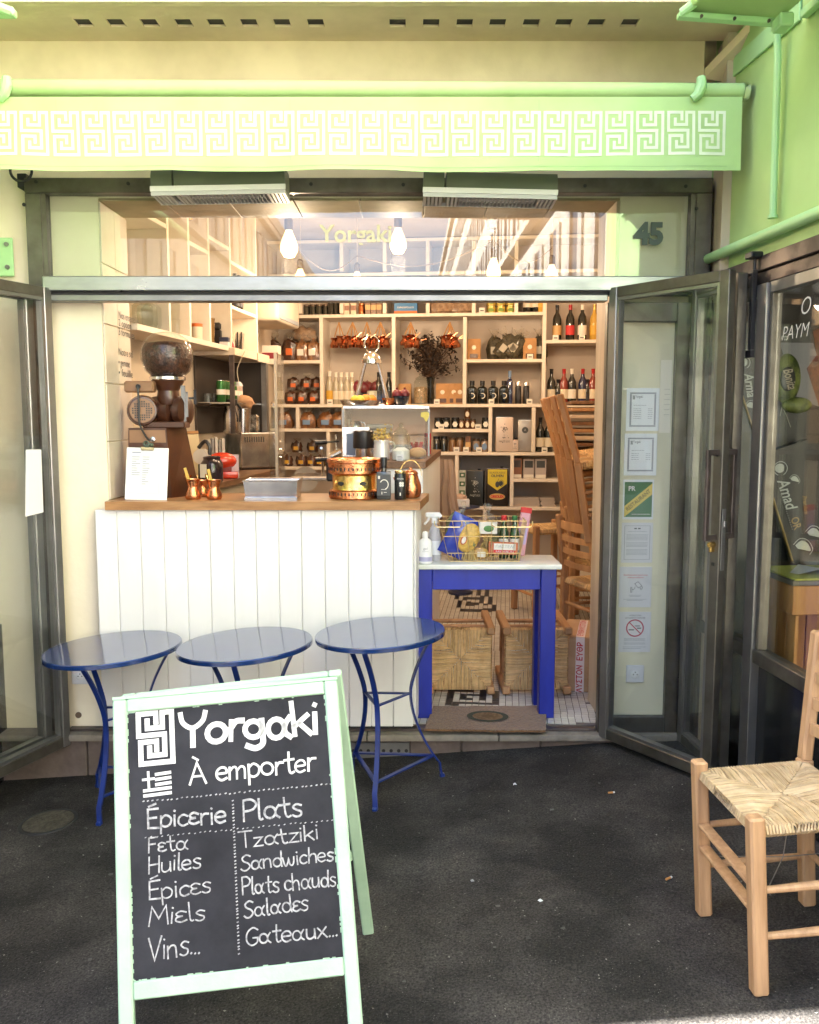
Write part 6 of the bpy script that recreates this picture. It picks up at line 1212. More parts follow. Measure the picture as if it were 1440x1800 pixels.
# ------------------------------------------------------------------ things on the left wall shelf
LZ = zl + .0146
def onL(px, w=-.10): return rp(w, onW(px, w, 560), LZ)
def glass_jar(px, r, h, label, w=-.10, lid=False):
    t = thing('glass_jar', label, 'jar', onL(px, w)); part('glass', MB().lathe([(r * .7, 0), (r, h * .2), (r, h * .72), (r * .55, h * .86), (r * .55, h)], 20), gclear, t)
    if lid: part('lid', MB().lathe([(r * .62, h + .0005), (r * .62, h + .02), (r * .5, h + .025)], 18), inox, t)
for i, px in enumerate((251, 259, 267, 275)): glass_jar(px, .055, .17, f"{ORD[i]} from the left of the round glass jars on the left wall shelf")
put('wine_a', M.Translation(onL(284, -.17)), 'dark wine bottle behind the round glass jars', None)
for i, px in enumerate((310, 318, 326)):
    t = thing('glass_stack', f"{ORD[i]} from the left of the stacks of drinking glasses on the left wall shelf", 'glasses', onL(px, -.09), None, 'stacks of glasses'); part('glass', MB().lathe([(.03, 0), (.036, .09), (.0365, .1)], 14), gclear, t); part('glass', MB().lathe([(.031, .101), (.037, .19)], 14), gclear, t)
t = thing('steel_pot', 'steel bucket with a pale paper bag on the left wall shelf', 'pot', onL(358)); part('pot', MB().lathe([(.065, 0), (.07, .15), (.072, .16)], 22), mat('warm_steel', (.26, .15, .05), .25, .5), t)
t = thing('paper_cup', 'pale cup with an orange mark in front of the steel bucket', 'cup', onL(346, -.05)); part('cup', MB().lathe([(.03, 0), (.034, .10)], 16), lab_cream, t); part('mark', MB().lathe([(.0345, .08), (.035, .10)], 16, cap=False), lab_or, t)
t = thing('black_holder', 'black ribbed holder on the left wall shelf', 'holder', onL(381)); part('body', MB().box(-.035, .035, -.04, .04, 0, .11, .006), black, t); part('top', MB().box(-.03, .03, -.03, .03, .111, .16, .01), mat('black_soft', (.02, .018, .02), .6), t)
t = thing('blue_box', 'small dark blue box on a white base on the left wall shelf', 'box', onL(394, -.04)); part('base', MB().box(-.03, .03, -.03, .03, 0, .03, .003), paper, t); part('box', MB().box(-.03, .03, -.03, .03, .031, .06, .003), mat('navy_box', (.02, .025, .06), .5), t)
t = thing('red_bell', 'small red bell shaped ornament on the left wall shelf', 'ornament', onL(404, -.02)); part('body', MB().lathe([(.032, 0), (.028, .02), (.014, .05), (.016, .07), (.001, .075)], 16), mat('ornament_red', (.55, .02, .02), .3), t)
glass_jar(437, .075, .29, 'large clear lidded glass jar at the far end of the left wall shelf', -.10, True)
t = thing('steel_tongs', 'black and steel utensils beside the large glass jar', 'utensils', onL(418, -.06)); [part('utensil', MB().tube([(i * .012 - .02, 0, 0), (i * .014 - .02, .01, .12 + .01 * (i % 2))], .006, 6), (chrome, black)[i % 2], t) for i in range(5)]
for i, px in enumerate((414, 420, 432, 438, 444, 449)):
    q = rp(-.10, onW(px, -.10, 530), za + .0125); put('ouzo' if i > 1 else 'dark_slim', M.Translation(q), f"{ORD[i]} from the left of the bottles above the large glass jar", 'bottles above the large jar')
for i, (px, d_) in enumerate(((330, 0), (345, .0), (262, 0))):
    q = rp(-.12, onW(px, -.12, 460), (2.79, 2.61, 2.632)[i]); put(('wine_gold', 'wine_a', 'wine_c')[i], M.Translation(q), ('golden', 'dark', 'white labelled')[i] + ' bottle on the upper left shelving seen through the transom', 'bottles on the upper shelving')
# ------------------------------------------------------------------ royal blue table with a marble slab
TZ = .862
tb = thing('side_table', 'royal blue table with a white marble top in the doorway', 'table', (.38, 4.36, ZF))
tx0, tx1, ty0, ty1 = atY(725, 990, 4.2).x, atY(988, 990, 4.2).x, 4.195, 4.50
part('table_top', MB().box(tx0, tx1, ty0, ty1, TZ, TZ + .024, .004, seg=2), marble, tb, W=True)
for x, y in ((tx0 + .022, ty0 + .02), (tx1 - .022 - .075, ty0 + .02), (tx0 + .022, ty1 - .09), (tx1 - .022 - .075, ty1 - .09)): part('leg', MB().box(x, x + .075, y, y + .07, ZF, TZ - .0005, .004), blue, tb, W=True)
for a in ((tx0 + .098, tx1 - .098, ty0 + .032, ty0 + .05), (tx0 + .098, tx1 - .098, ty1 - .05, ty1 - .032)): part('apron', MB().box(*a, TZ - .105, TZ - .001, .002), blue, tb, W=True)
for x in (tx0 + .035, tx1 - .055): part('apron', MB().box(x, x + .02, ty0 + .091, ty1 - .091, TZ - .105, TZ - .001, .002), blue, tb, W=True)
TT_ = TZ + .0245
def onT(px, y): return (atY(px, 960, y).x, y, TT_)
# wire basket
bx0, bx1, bxt0, bxt1 = atY(790, 985, 4.27).x, atY(913, 985, 4.27).x, atY(772, 915, 4.27).x, atY(925, 915, 4.27).x
bh = atY(850, 915, 4.30).z - TT_; by0, by1, byt0, byt1 = 4.27, 4.42, 4.245, 4.455; bc = (bx0 + bx1) / 2
bk = thing('wire_basket', 'brass coloured wire basket filled with groceries on the marble table', 'basket', (bc, 4.345, TT_))
wire = mat('brass_wire', (.66, .52, .26), .3, .9)
def ringz(f): 
    l = lambda a, b: a + (b - a) * f
    return [V((l(bx0, bxt0), l(by0, byt0), TT_ + .004 + bh * f)), V((l(bx1, bxt1), l(by0, byt0), TT_ + .004 + bh * f)), V((l(bx1, bxt1), l(by1, byt1), TT_ + .004 + bh * f)), V((l(bx0, bxt0), l(by1, byt1), TT_ + .004 + bh * f))]
mb = MB(); [mb.tube(ringz(f), .0021, 6, closed=True) for f in (0, .2, .62, 1.0)]; part('hoop', mb, wire, bk, W=True)
mb = MB()
for k in range(4):
    n = 20 if k % 2 == 0 else 8
    for i in range(n):
        s = i / n; a, b = ringz(0)[k].lerp(ringz(0)[(k + 1) % 4], s), ringz(.2)[k].lerp(ringz(.2)[(k + 1) % 4], s); mb.tube([a, b], .0016, 5)
        if i % 3 == 0 or k % 2: mb.tube([b, ringz(1)[k].lerp(ringz(1)[(k + 1) % 4], s)], .0016, 5)
for i in range(18): mb.tube([ringz(0)[0].lerp(ringz(0)[1], i / 17), ringz(0)[3].lerp(ringz(0)[2], i / 17)], .0016, 5)
part('wires', mb, wire, bk, W=True, kind='stuff')
r1 = ringz(1.0)
for s, (a, b) in enumerate(((r1[0], r1[1]), (r1[3], r1[2]))):
    yo = -.03 if s == 0 else .03; c0, c1 = a.lerp(b, .02), a.lerp(b, .98)
    for u, v in ((c0 - V((.03, 0, 0)), c0 + V((.10, 0, 0))), (c1 - V((.16, 0, 0)), c1 + V((.035, 0, 0)))):
        mb = MB(); mb.tube([(u.x, u.y, u.z), (u.x - .002, u.y + yo * .3, u.z - .018), (u.x + .01, u.y + yo, u.z - .026), (v.x - .01, v.y + yo, v.z - .026), (v.x + .002, v.y + yo * .3, v.z - .018), (v.x, v.y, v.z)], .0026, 6); part('handle', mb, wire, bk, W=True)
def lumpy(c, rx, ry, rz, amt, n=14, m=10, mtx=None):
    b = MB(); b.ball((0, 0, 0), rx, ry, rz, n, m)
    for v in b.bm.verts: v.co += V((rnd.gauss(0, amt), rnd.gauss(0, amt), rnd.gauss(0, amt)))
    b.bm.transform((mtx or M.Identity(4))); b.bm.transform(M.Translation(c)); return b
def bpos(px, py, y): p = atY(px, py, y); return p
p = bpos(806, 950, 4.30); t = thing('pasta_bag', 'blue and yellow pasta bag at the left end of the wire basket', 'bag', (p.x, 4.30, TT_ + .01))
mm = M.Rotation(R(24), 4, 'Y')
b = MB(); vs = []; nxx = 8; nzz = 10
for sgn in (-1, 1):
    for j in range(nzz + 1):
        for i in range(nxx + 1):
            u, v = i / nxx - .5, j / nzz - .5; k = max(0, (1 - (2 * u) ** 2)) ** .5 * max(0, (1 - (2 * v) ** 2)) ** .5; vs.append((u * .12 * (1 + .12 * abs(2 * v)), sgn * (.028 * k + .0012) + rnd.gauss(0, .0012), v * .21))
W_ = nxx + 1; H_ = W_ * (nzz + 1); b.add(vs, [tuple(s_ * H_ + q for q in ((j * W_ + i, j * W_ + i + 1, (j + 1) * W_ + i + 1, (j + 1) * W_ + i))) for s_ in (0, 1) for j in range(nzz) for i in range(nxx)], mtx=M.Translation((0, 0, .115)) @ mm)
part('bag', b, mat('pasta_blue', (.02, .035, .30), .22, coat=.6, c2=(.03, .06, .36), ns=8), t)
b = MB(); b.ball((0, -.020, .118), .054, .016, .075, 16, 10, mtx=mm); part('window', b, mat('pasta_yellow', (.66, .42, .09), .35, c2=(.5, .3, .06), ns=60, bump=.4, bs=90), t)
b = MB(); b.ball((-.018, -.034, .10), .016, .004, .024, 14, 8, mtx=mm); part('emblem', b, mat('emblem_red', (.5, .08, .03), .4), t); b = MB(); b.ball((-.018, -.0375, .10), .011, .003, .018, 14, 8, mtx=mm); part('emblem', b, lab_white, t)
herbg = mat('bundle_green', (.10, .12, .05), .6, c2=(.20, .19, .08), ns=40, bump=.7, bs=70); grain = mat('grain_stalk', (.52, .38, .15), .6, isl=.3)
def stalks(px, y, z0, z1, rr_, n, label, name='herb_bundle', green=True, lean=0):
    p = bpos(px, 950, y); t = thing(name, label, 'herb bundle', (p.x, y, TT_ + .008)); b = MB()
    for i in range(n):
        a = rnd.uniform(0, 6.28); r_ = rr_ * math.sqrt(rnd.random()); x, yy = r_ * math.cos(a), r_ * math.sin(a) * .7
        b.tube([(x * 1.3, yy, z0), (x * .6 + lean * .5, yy * .6, (z0 + z1) / 2), (x + lean, yy, z1)], .0022, 4)
    part('stalks', b, grain, t)
    if green: part('leaves', lumpy((lean, 0, z1), rr_ * 1.15, rr_ * .8, .05, .006), herbg, t)
    return t
stalks(826, 4.29, .0, .11, .034, 46, 'bundle of oregano stalks with green heads beside the pasta bag'); t = stalks(858, 4.34, .04, .14, .036, 50, 'wrapped bundle of straw coloured stalks in the middle of the basket', green=False)
part('label', MB().box(-.048, .042, -.034, -.030, .125, .185, .002), lab_white, t); b = MB(); b.ball((0, -.0345, .152), .026, .002, .016, 14, 8); part('logo', b, mat('label_green2', (.08, .22, .06), .5), t)
b = MB(); b.lathe([(.044, .186), (.03, .21), (.008, .232), (.02, .25), (.028, .27)], 12, cap=False)
for v in b.bm.verts: v.co += V((rnd.gauss(0, .004), rnd.gauss(0, .004), rnd.gauss(0, .004)))
part('wrapper', b, gcello, t, rec=False)
t = thing('herb_bag', 'cellophane herb bag with a twisted neck behind the pasta bag', 'bag', (bpos(800, 950, 4.39).x, 4.39, TT_ + .01)); part('bag', lumpy((0, 0, .11), .055, .04, .11, .005), herbg, t); b = MB(); b.tube([(.01, 0, .20), (.045, 0, .235), (.04, 0, .275)], [.03, .008, .014], 10); part('neck', b, gcello, t)
for i, (px, cp) in enumerate(((886, redp), (905, mat('cap_green', (.03, .16, .05), .35)))):
    p = bpos(px, 960, 4.33); t = thing('sauce_bottle', ('red', 'green')[i] + ' capped green bottle standing in the wire basket', 'bottle', (p.x, 4.34, TT_ + .008)); part('glass', MB().lathe([(.022, 0), (.024, .005), (.024, .13), (.013, .165), (.012, .19)], 16), ggreen, t); part('cap', MB().lathe([(.0135, .19), (.014, .192), (.014, .212), (.012, .214)], 14), cp, t); part('label', MB().lathe([(.0245, .03), (.0245, .10)], 16, cap=False), lab_white, t)
p = bpos(888, 968, 4.272); t = thing('halva_pack', 'red and white printed snack pack at the front of the basket', 'pack', (p.x, 4.282, TT_ + .035), M.Rotation(R(2), 4, 'Y')); part('pack', MB().box(-.082, .062, -.008, .008, 0, .062, .003), mat('pack_orange', (.45, .12, .04), .35, coat=.4), t)
part('field', MB().box(-.056, .050, -.0095, -.0085, .024, .055), lab_white, t); part('band', MB().box(-.056, .050, -.0098, -.0087, .006, .0235), redp, t); mb = MB(); mb.text('ΠΑΣΤΕΛΙ', .02, face_cam((-.003, -.0102, .040)), fit=.088); part('lettering', mb, inkg, t, flat=True); mb = MB(); mb.text('ΜΕ ΜΕΛΙ', .012, face_cam((-.003, -.0104, .0148)), fit=.085); part('lettering', mb, paper, t, flat=True)
p = bpos(914, 930, 4.40); t = thing('snack_packet', 'tall pink and red packet at the right end of the basket', 'packet', (p.x, 4.41, TT_ + .01), M.Rotation(R(8), 4, 'Y')); part('packet', MB().box(-.026, .026, -.012, .012, 0, .245, .005), mat('pink_pack', (.62, .30, .36), .35, coat=.3), t); part('band', MB().box(-.0265, .0265, -.0128, .0128, .22, .246), redp, t); part('field', MB().box(-.02, .02, -.013, -.0122, .06, .15), mat('lilac_field', (.45, .35, .60), .4), t)
p = bpos(868, 950, 4.38); t = thing('herb_bag', 'small cellophane bag of green herbs behind the straw coloured stalks', 'bag', (p.x, 4.395, TT_ + .01)); part('bag', lumpy((0, 0, .085), .055, .03, .08, .005), herbg, t)
p = bpos(846, 985, 4.29); t = thing('cracker_pack', 'flat amber snack pack low in the middle of the basket', 'pack', (p.x, 4.30, TT_ + .008)); part('pack', lumpy((0, 0, .03), .05, .018, .028, .002), mat('amber_pack', (.42, .25, .06), .3, coat=.5), t); part('label', MB().box(-.02, .02, -.021, -.019, .015, .04, .001), lab_white, t)
# bottles
sx, sy, _ = onT(748, 4.215); t = thing('sanitiser_bottle', 'white bottle with a lilac base band beside the basket', 'bottle', (sx, 4.24, TT_)); wpl = mat('white_plastic', (.80, .80, .82), .3)
part('body', MB().lathe([(.030, 0), (.034, .004), (.034, .095), (.028, .112), (.014, .122), (.013, .128)], 24), wpl, t); part('cap', MB().lathe([(.014, .1285), (.0155, .13), (.0145, .15), (.008, .156)], 18), wpl, t); part('band', MB().lathe([(.0345, .012), (.0345, .034)], 24, cap=False), mat('lilac_band', (.42, .42, .62), .4), t); mb = MB(); mb.text('gel', .016, face_cam((0, -.0349, .075)), fit=.02); mb.box(-.015, .015, -.0352, -.0348, .060, .0615); part('print', mb, inkg, t, flat=True)
sx, sy, _ = onT(764, 4.33); t = thing('spray_bottle', 'clear spray bottle with a white trigger behind the white bottle', 'bottle', (sx, 4.335, TT_)); part('body', MB().lathe([(.030, 0), (.034, .006), (.034, .11), (.026, .15), (.014, .175), (.013, .185)], 20), mat('hazy_plastic', (.62, .64, .72), .25, alpha=.55), t)
b = MB(); b.lathe([(.016, .185), (.016, .21), (.012, .212)], 14); b.box(-.045, .03, -.011, .011, .212, .238, .006); b.bar((.02, 0, .214), (.034, 0, .226), .016, .014); b.tube(crom([(-.026, 0, .212), (-.034, 0, .195), (-.05, 0, .178)], 3), [.006] * 7, 8); part('trigger', b, wpl, t); part('label', MB().lathe([(.0345, .03), (.0345, .10)], 20, cap=False), mat('spray_label', (.62, .64, .70), .4), t)
# coir doormat leaning over the step
mm = M.Translation((0, 0, 0)); a, b_, c, d = atY(750, 1262 + 30, 3.99), atY(960, 1297, 3.99), V((atY(962, 1240, 4.33).x, 4.34, .124)), V((atY(762, 1232, 4.33).x, 4.34, .124))
a = V((atY(746, 1280, 4.0).x, 4.0, .126)); b_ = V((atY(958, 1290, 4.0).x, 3.985, .124)); 
coir = mat('coir', (.21, .105, .04), .95, c2=(.13, .06, .022), ns=70, bump=1, bs=160, sheen=.3)
mb = MB(); n = 14; vs = []
for j in range(n + 1):
    for i in range(n + 1): p = a.lerp(b_, i / n).lerp(d.lerp(c, i / n), j / n); vs.append(p + V((0, 0, .012 + rnd.gauss(0, .0012))))
W_ = n + 1; H_ = len(vs); vs += [v - V((0, 0, .010)) for v in vs]; fs = [(j * W_ + i, j * W_ + i + 1, (j + 1) * W_ + i + 1, (j + 1) * W_ + i) for j in range(n) for i in range(n)]; fs += [tuple(H_ + q for q in reversed(f)) for f in fs]
edge = [i for i in range(W_)] + [j * W_ + n for j in range(1, W_)] + [n * W_ + i for i in range(n - 1, -1, -1)] + [j * W_ for j in range(n - 1, 0, -1)]
fs += [(edge[k], edge[(k + 1) % len(edge)], H_ + edge[(k + 1) % len(edge)], H_ + edge[k]) for k in range(len(edge))]
mt = thing('doormat', 'brown coir doormat with a dark oval medallion lying on the doorstep', 'doormat', ((a.x + b_.x) / 2, 4.1, .11)); mb.add(vs, fs); part('mat', mb, coir, mt, W=True)
ctr_ = a.lerp(b_, .5).lerp(d.lerp(c, .5), .52) + V((0, 0, .0155)); mp = pl(ctr_, b_ - a, d - a)
for r0, r1, m_, z in ((.074, .102, mat('mat_grey', (.045, .05, .035), .95, bump=1, bs=160), .0005), (.0, .073, mat('mat_tan', (.20, .12, .06), .95, c2=(.13, .075, .035), ns=60, bump=1, bs=160), .0005), (.0, .03, mat('mat_dark', (.13, .075, .035), .95), .0012)):
    mb = MB(); mb.lathe([(max(r0, .001), z), (r1, z)], 30, mtx=mp @ M.Diagonal((1, .78, 1, 1)), cap=False); part('medallion', mb, m_, mt, W=True, rec=False)

# ------------------------------------------------------------------ rush seated furniture
def rush_seat(w, d, h, N=40, r=None, rail=.03):
    b = MB(); s = w / N; rr = random.Random(2)
    for side in range(4):
        L_ = w if side % 2 == 0 else d; D_ = d if side % 2 == 0 else w; n = int(L_ / s)
        for i in range(n):
            u = (i + .5) / n - .5; reach = min(.5 - abs(u), .5) * D_; reach = max(.012, reach)
            pts = [(u * L_, -D_ / 2 + .012, -rail), (u * L_, -D_ / 2 - .006, -rail * .5), (u * L_, -D_ / 2 + .0, .002), (u * L_ + rr.gauss(0, s * .15), -D_ / 2 + reach * .35 + .01, .005 + rr.gauss(0, .0012)), (u * L_ * .98 + rr.gauss(0, s * .2), -D_ / 2 + reach, -.006 + rr.gauss(0, .001))]
            m = M.Rotation(R(90 * side), 4, 'Z'); b.tube([m @ V(p) for p in pts], s * .56, 5)
    b.bm.transform(M.Translation((0, 0, h))); return b
def chair(name, label, m, wood, W=.37, D=.34, hs_=.47, hb=.87, back=True, group=None, slats=4, N=40, cat='chair', wire_=False, overhang=.05):
    # local: front legs at y=-D/2, back posts at y=+D/2
    t = thing(name, label, cat, (0, 0, 0), m, group); L_ = .042
    b = rush_seat(W + .0, D + .0, hs_ - .012, N); part('rush_seat', b, rush if wood is woodch else mat('rush_shop', (.66, .44, .21), .7, c2=(.50, .31, .13), ns=22, lo=.35, hi=.68, isl=.22), t, ang=60)
    for sx in (-1, 1):
        b = MB(); b.bar((sx * W / 2, -D / 2, 0), (sx * W / 2, -D / 2, hs_ + .022), L_, L_, (0, 1, 0), .006); part('leg', b, wood, t)
        b = MB()
        if back:
            b.bar((sx * W / 2, D / 2, 0), (sx * W / 2, D / 2, hs_), L_, L_, (0, 1, 0), .006); b.bar((sx * W / 2, D / 2, hs_ - .005), (sx * W / 2, D / 2 + overhang, hb), L_, L_ * .82, (0, 1, 0), .007)
        else: b.bar((sx * W / 2, D / 2, 0), (sx * W / 2, D / 2, hs_ + .022), L_, L_, (0, 1, 0), .006)
        part('leg', b, wood, t)
    def dowel(p, q, flat=False):
        b = MB()
        if flat: b.bar(p, q, .034, .012, (0, 0, 1), .003)
        else: b.tube([p, V(p).lerp(V(q), .5), q], [.0095, .012, .0095], 10)
        part('stretcher', b, wood, t)
    for z in (.16, .29): dowel((-W / 2 + .02, D / 2, z + .02), (W / 2 - .02, D / 2, z + .02)); dowel((-W / 2, -D / 2 + .02, z), (-W / 2, D / 2 - .02, z)); dowel((W / 2, -D / 2 + .02, z), (W / 2, D / 2 - .02, z))
    for z in (.23, .30): dowel((-W / 2 + .02, -D / 2, z), (W / 2 - .02, -D / 2, z), True)
    if back:
        for k in range(slats):
            z = hs_ + .10 + (hb - hs_ - .16) * k / max(1, slats - 1); y = D / 2 + overhang * (z - hs_) / (hb - hs_); b = MB()
            b.strip([(x * (W / 2 - .018), y + .022 * (1 - x * x), z) for x in (-1, -.6, -.2, .2, .6, 1)], .05 if k == slats - 1 else .036, .012, (0, 0, 1)); part('slat', b, wood, t)
    if wire_:
        b = MB(); b.tube([(-W / 2 + .02, D / 2 - .05, .36), (0, 0, .27), (W / 2 - .02, -D / 2 + .02, .24)], .0016, 5); b.tube([(W / 2 - .03, D / 2 - .03, .36), (0, 0, .27), (-W / 2 + .03, -D / 2 + .04, .20)], .0016, 5); part('wire_brace', b, steel_lt, t)
    return t
gt = math.atan(GS)
# foreground chair: front legs towards the tables, backrest at the picture edge
A_, B_, C_ = V((.915, 2.59, 0)), V((.937, 2.21, 0)), V((1.245, 2.58, 0))
fx = (A_ - B_); yaw = math.atan2(fx.y, fx.x) + math.pi      # local +x runs from far front leg to near one
yaw = math.atan2((B_ - A_).y, (B_ - A_).x); Wc = (B_ - A_).length - .0
cpos = (A_ + B_) / 2 + M.Rotation(yaw, 3, 'Z') @ V((0, .165, 0)); cpos.z = gz(cpos.x)
chair('rush_chair', 'pale wooden rush seated chair at the right edge of the pavement', M.Translation(cpos) @ M.Rotation(-gt, 4, 'Y') @ M.Rotation(yaw, 4, 'Z'), woodch, W=Wc, D=.33, hs_=.475, hb=.87, N=44, wire_=True)
# two stools lying on their sides under the blue table, seats facing the street
def lie(px, y, label, flip=0):
    p = atY(px, 1160, y); return M.Translation((p.x, y, ZF + .19)) @ M.Rotation(R(90), 4, 'X') @ M.Rotation(R(flip), 4, 'Z')
w0 = woodst
chair('rush_stool', 'rush stool lying under the left half of the blue table', lie(802, 4.99, '') , w0, W=.325, D=.325, hs_=.40, back=False, N=38, cat='stool', group='stools under the table')
chair('rush_stool', 'rush stool lying under the right half of the blue table', lie(926, 4.99, ''), w0, W=.325, D=.325, hs_=.40, back=False, N=38, cat='stool', group='stools under the table')
# cardboard box with Greek tape
bp = atY(1012, 1222, 4.62); bm_ = M.Translation((bp.x, 4.64, ZF)) @ M.Rotation(R(-14), 4, 'Z'); t = thing('cardboard_box', 'cardboard box sealed with red and white Greek fragile tape', 'box', (0, 0, 0), bm_)
part('box', MB().box(-.075, .075, 0, .42, .001, .30, .004), card, t); part('flap', MB().box(-.0745, .0745, .002, .418, .3005, .3035), card, t)
part('tape', MB().box(.0, .046, -.0012, -.0003, .0, .304), mat('tape_white', (.72, .62, .60), .4), t); part('tape', MB().box(.0, .046, -.0012, .40, .3038, .3046), mat('tape_white', (.72, .62, .60), .4), t)
tapr = mat('tape_red', (.50, .012, .02), .4)
for s_, u, v in (('ΑΥΣΤΟΝ', 0, .075), ('ΕΥΘΡ', 0, .225)): mb = MB(); mb.text(s_, .042, M(((0, -1, 0, .023), (0, 0, -1, -.0016), (1, 0, 0, v), (0, 0, 0, 1))), off=.001, fit=.025 * len(s_)); part('lettering', mb, tapr, t, flat=True)
mb = MB(); mb.text('ΕΥΘΡΑΥΣΤΟΝ', .042, M.Translation((.023, .21, .305)) @ M.Rotation(R(90), 4, 'Z'), off=.001, fit=.36); part('lettering', mb, tapr, t, flat=True)
# chairs piled along the right wall
def pile(px, py, y, z, yaw, label, tiltx=0, tilty=0):
    p = atY(px, py, y); return chair('rush_chair', label, M.Translation((p.x, y, z)) @ M.Rotation(R(tilty), 4, 'Y') @ M.Rotation(R(tiltx), 4, 'X') @ M.Rotation(R(yaw), 4, 'Z'), woodst, N=26, group='chairs piled along the right wall')
first = pile(1086, 900, 5.2, .90, 79, 'nearest upper chair of the pile with its tall posts facing the entrance', 0, -9)
m0 = first.matrix_world.copy()
for i, (ox, oy, oz, l) in enumerate(((.025, .40, .0, 'second upper chair of the leaning pile'), (.055, .80, .0, 'third upper chair of the leaning pile'), (.085, 1.2, .0, 'farthest upper chair of the leaning pile'))): copy_tree(first, M.Translation((ox, oy, oz)) @ m0, l, 'chairs piled along the right wall')
for i, (px, y, rz, ty, l) in enumerate(((1045, 5.4, 110, 0, 'lower chair of the pile standing behind the cardboard box'), (1030, 6.15, 85, 0, 'lower chair of the pile standing deeper behind the box'))): p = atY(px, 1000, y); copy_tree(first, M.Translation((p.x + .06, y, ZF + .003)) @ M.Rotation(R(rz), 4, 'Z') @ M.Rotation(R(ty), 4, 'Y'), l, 'chairs piled along the right wall')
# wooden bar stool further back, rail shelf on the right wall
p = atY(960, 900, 6.6); chair('rush_stool', 'dark wooden stool standing behind the wire basket', M.Translation((p.x, 6.6, ZF + .003)) @ M.Rotation(R(20), 4, 'Z'), woodst, W=.34, D=.34, hs_=.66, back=False, N=26, cat='stool')
sr = thing('stacked_boards', 'stack of wooden slatted crates on the right wall behind the piled chairs', 'crates', rp(2.55, 2.9, .9))
for k in range(11):
    q = rp(2.5, 2.8, 0); part('slat', MB(RM).box(2.3, 2.74, 2.5, 3.2, 1.18 + k * .05, 1.205 + k * .05, .003), (woodst, woodd, wallw)[k % 3], sr, W=True)
for d_ in (2.5, 3.19): part('upright', MB(RM).box(2.70, 2.74, d_, d_ + .03, .12, 2.2), woodst, sr, W=True)
# apron hanging at the end of the raised counter
ap = atY(783, 870, 6.05); b = MB(); vs = []; n = 10
for j in range(13):
    for i in range(n + 1): u = i / n - .5; vs.append((ap.x + u * (.10 + .012 * j) + .006 * math.sin(j * .8), 6.05 + .02 * math.sin(u * 22) * (.3 + j / 12), 1.30 - j * .045))
b.add(vs, [(j * (n + 1) + i, j * (n + 1) + i + 1, (j + 1) * (n + 1) + i + 1, (j + 1) * (n + 1) + i) for j in range(12) for i in range(n)]); solo('apron', b, mat('apron_linen', (.45, .32, .23), .9, bump=.2, bs=80), 'beige linen apron hanging at the far end of the raised counter', 'apron', rec=False)
p = atY(810, 890, 7.3); t = thing('pedestal_stand', 'dark pedestal stand with a small white box on its plate', 'stand', (p.x, 7.3, ZF)); pzz = p.z - ZF; part('plate', MB().lathe([(.02, pzz - .03), (.16, pzz - .008), (.16, pzz), (.001, pzz)], 22), mat('navy_stand', (.02, .025, .07), .4), t); part('stem', MB().lathe([(.10, 0), (.10, .02), (.03, .04), (.025, pzz - .03)], 14), mat('navy_stand', (.02, .025, .07), .4), t)
t = thing('glove_box', 'small white tissue box on the dark pedestal stand', 'box', (p.x, 7.3, p.z)); part('box', MB().box(-.07, .07, -.05, .05, .001, .06, .002), paper, t); part('tissue', lumpy((0, 0, .075), .05, .03, .025, .006), mat('skin_tissue', (.6, .42, .32), .8), t)

# ------------------------------------------------------------------ three bistro tables
def bistro_table(label, c, h, r, rot):
    m = M.Translation((c[0], c[1], gz(c[0]))) @ M.Rotation(-gt * .9, 4, 'Y') @ M.Rotation(R(rot), 4, 'Z'); t = thing('bistro_table', label, 'table', (0, 0, 0), m, 'blue bistro tables')
    part('table_top', MB().lathe([(.001, h - .006), (r - .012, h - .006), (r - .004, h - .022), (r, h - .020), (r, h - .004), (r - .004, h), (.001, h)], 64), bistro, t)
    part('under_ring', MB().tube([((r - .05) * math.cos(R(a)), (r - .05) * math.sin(R(a)), h - .014) for a in range(0, 360, 12)], .006, 6, closed=True), bistrol, t)
    def rad(z): s = z / h; return .115 + .165 * max(0, (1 - s / .62)) ** 2.0 + .155 * max(0, (s - .55) / .45) ** 1.6
    for k in range(3):
        a = R(120 * k); m2 = M.Rotation(a, 4, 'Z'); zsx = [.085, .12, .18, .26, .34, .42, .5, .56, .61, h - .05]
        pts = [m2 @ V((rad(z), 0, z)) for z in zsx] + [m2 @ V((rad(h - .05) + .012, 0, h - .03)), m2 @ V((rad(h - .05) + .004, 0, h - .018))]
        foot = [m2 @ V((rad(.085) + .012, 0, .07)), m2 @ V((rad(.085) + .014, 0, .035)), m2 @ V((rad(.085) + .02, 0, .004))]
        part('leg', MB().strip(list(reversed(foot)) + crom(pts, 3), .021, .008, m2 @ V((0, 1, 0))), bistrol, t)
        part('foot', MB().box(-.010, .012, -.011, .011, -.004, .012, .003, mtx=M.Translation(foot[-1]) @ m2), bistrol, t)
    for z, w in ((.105, .018), (.40, .015)):
        ps = [M.Rotation(R(120 * k), 3, 'Z') @ V((rad(z) - .004, 0, z)) for k in range(3)]
        for k in range(3): part('stretcher', MB().bar(ps[k], ps[(k + 1) % 3], w, .006, (0, 0, 1)), bistrol, t)
    return t
bistro_table('blue bistro table nearest the blue doorway table', (-.086, 3.69), .690, .278, 17)
bistro_table('middle blue bistro table half hidden behind the chalkboard', (-.655, 3.64), .690, .285, 30)
bistro_table('blue bistro table nearest the left glass door', (-1.24, 3.72), .690, .290, -100)

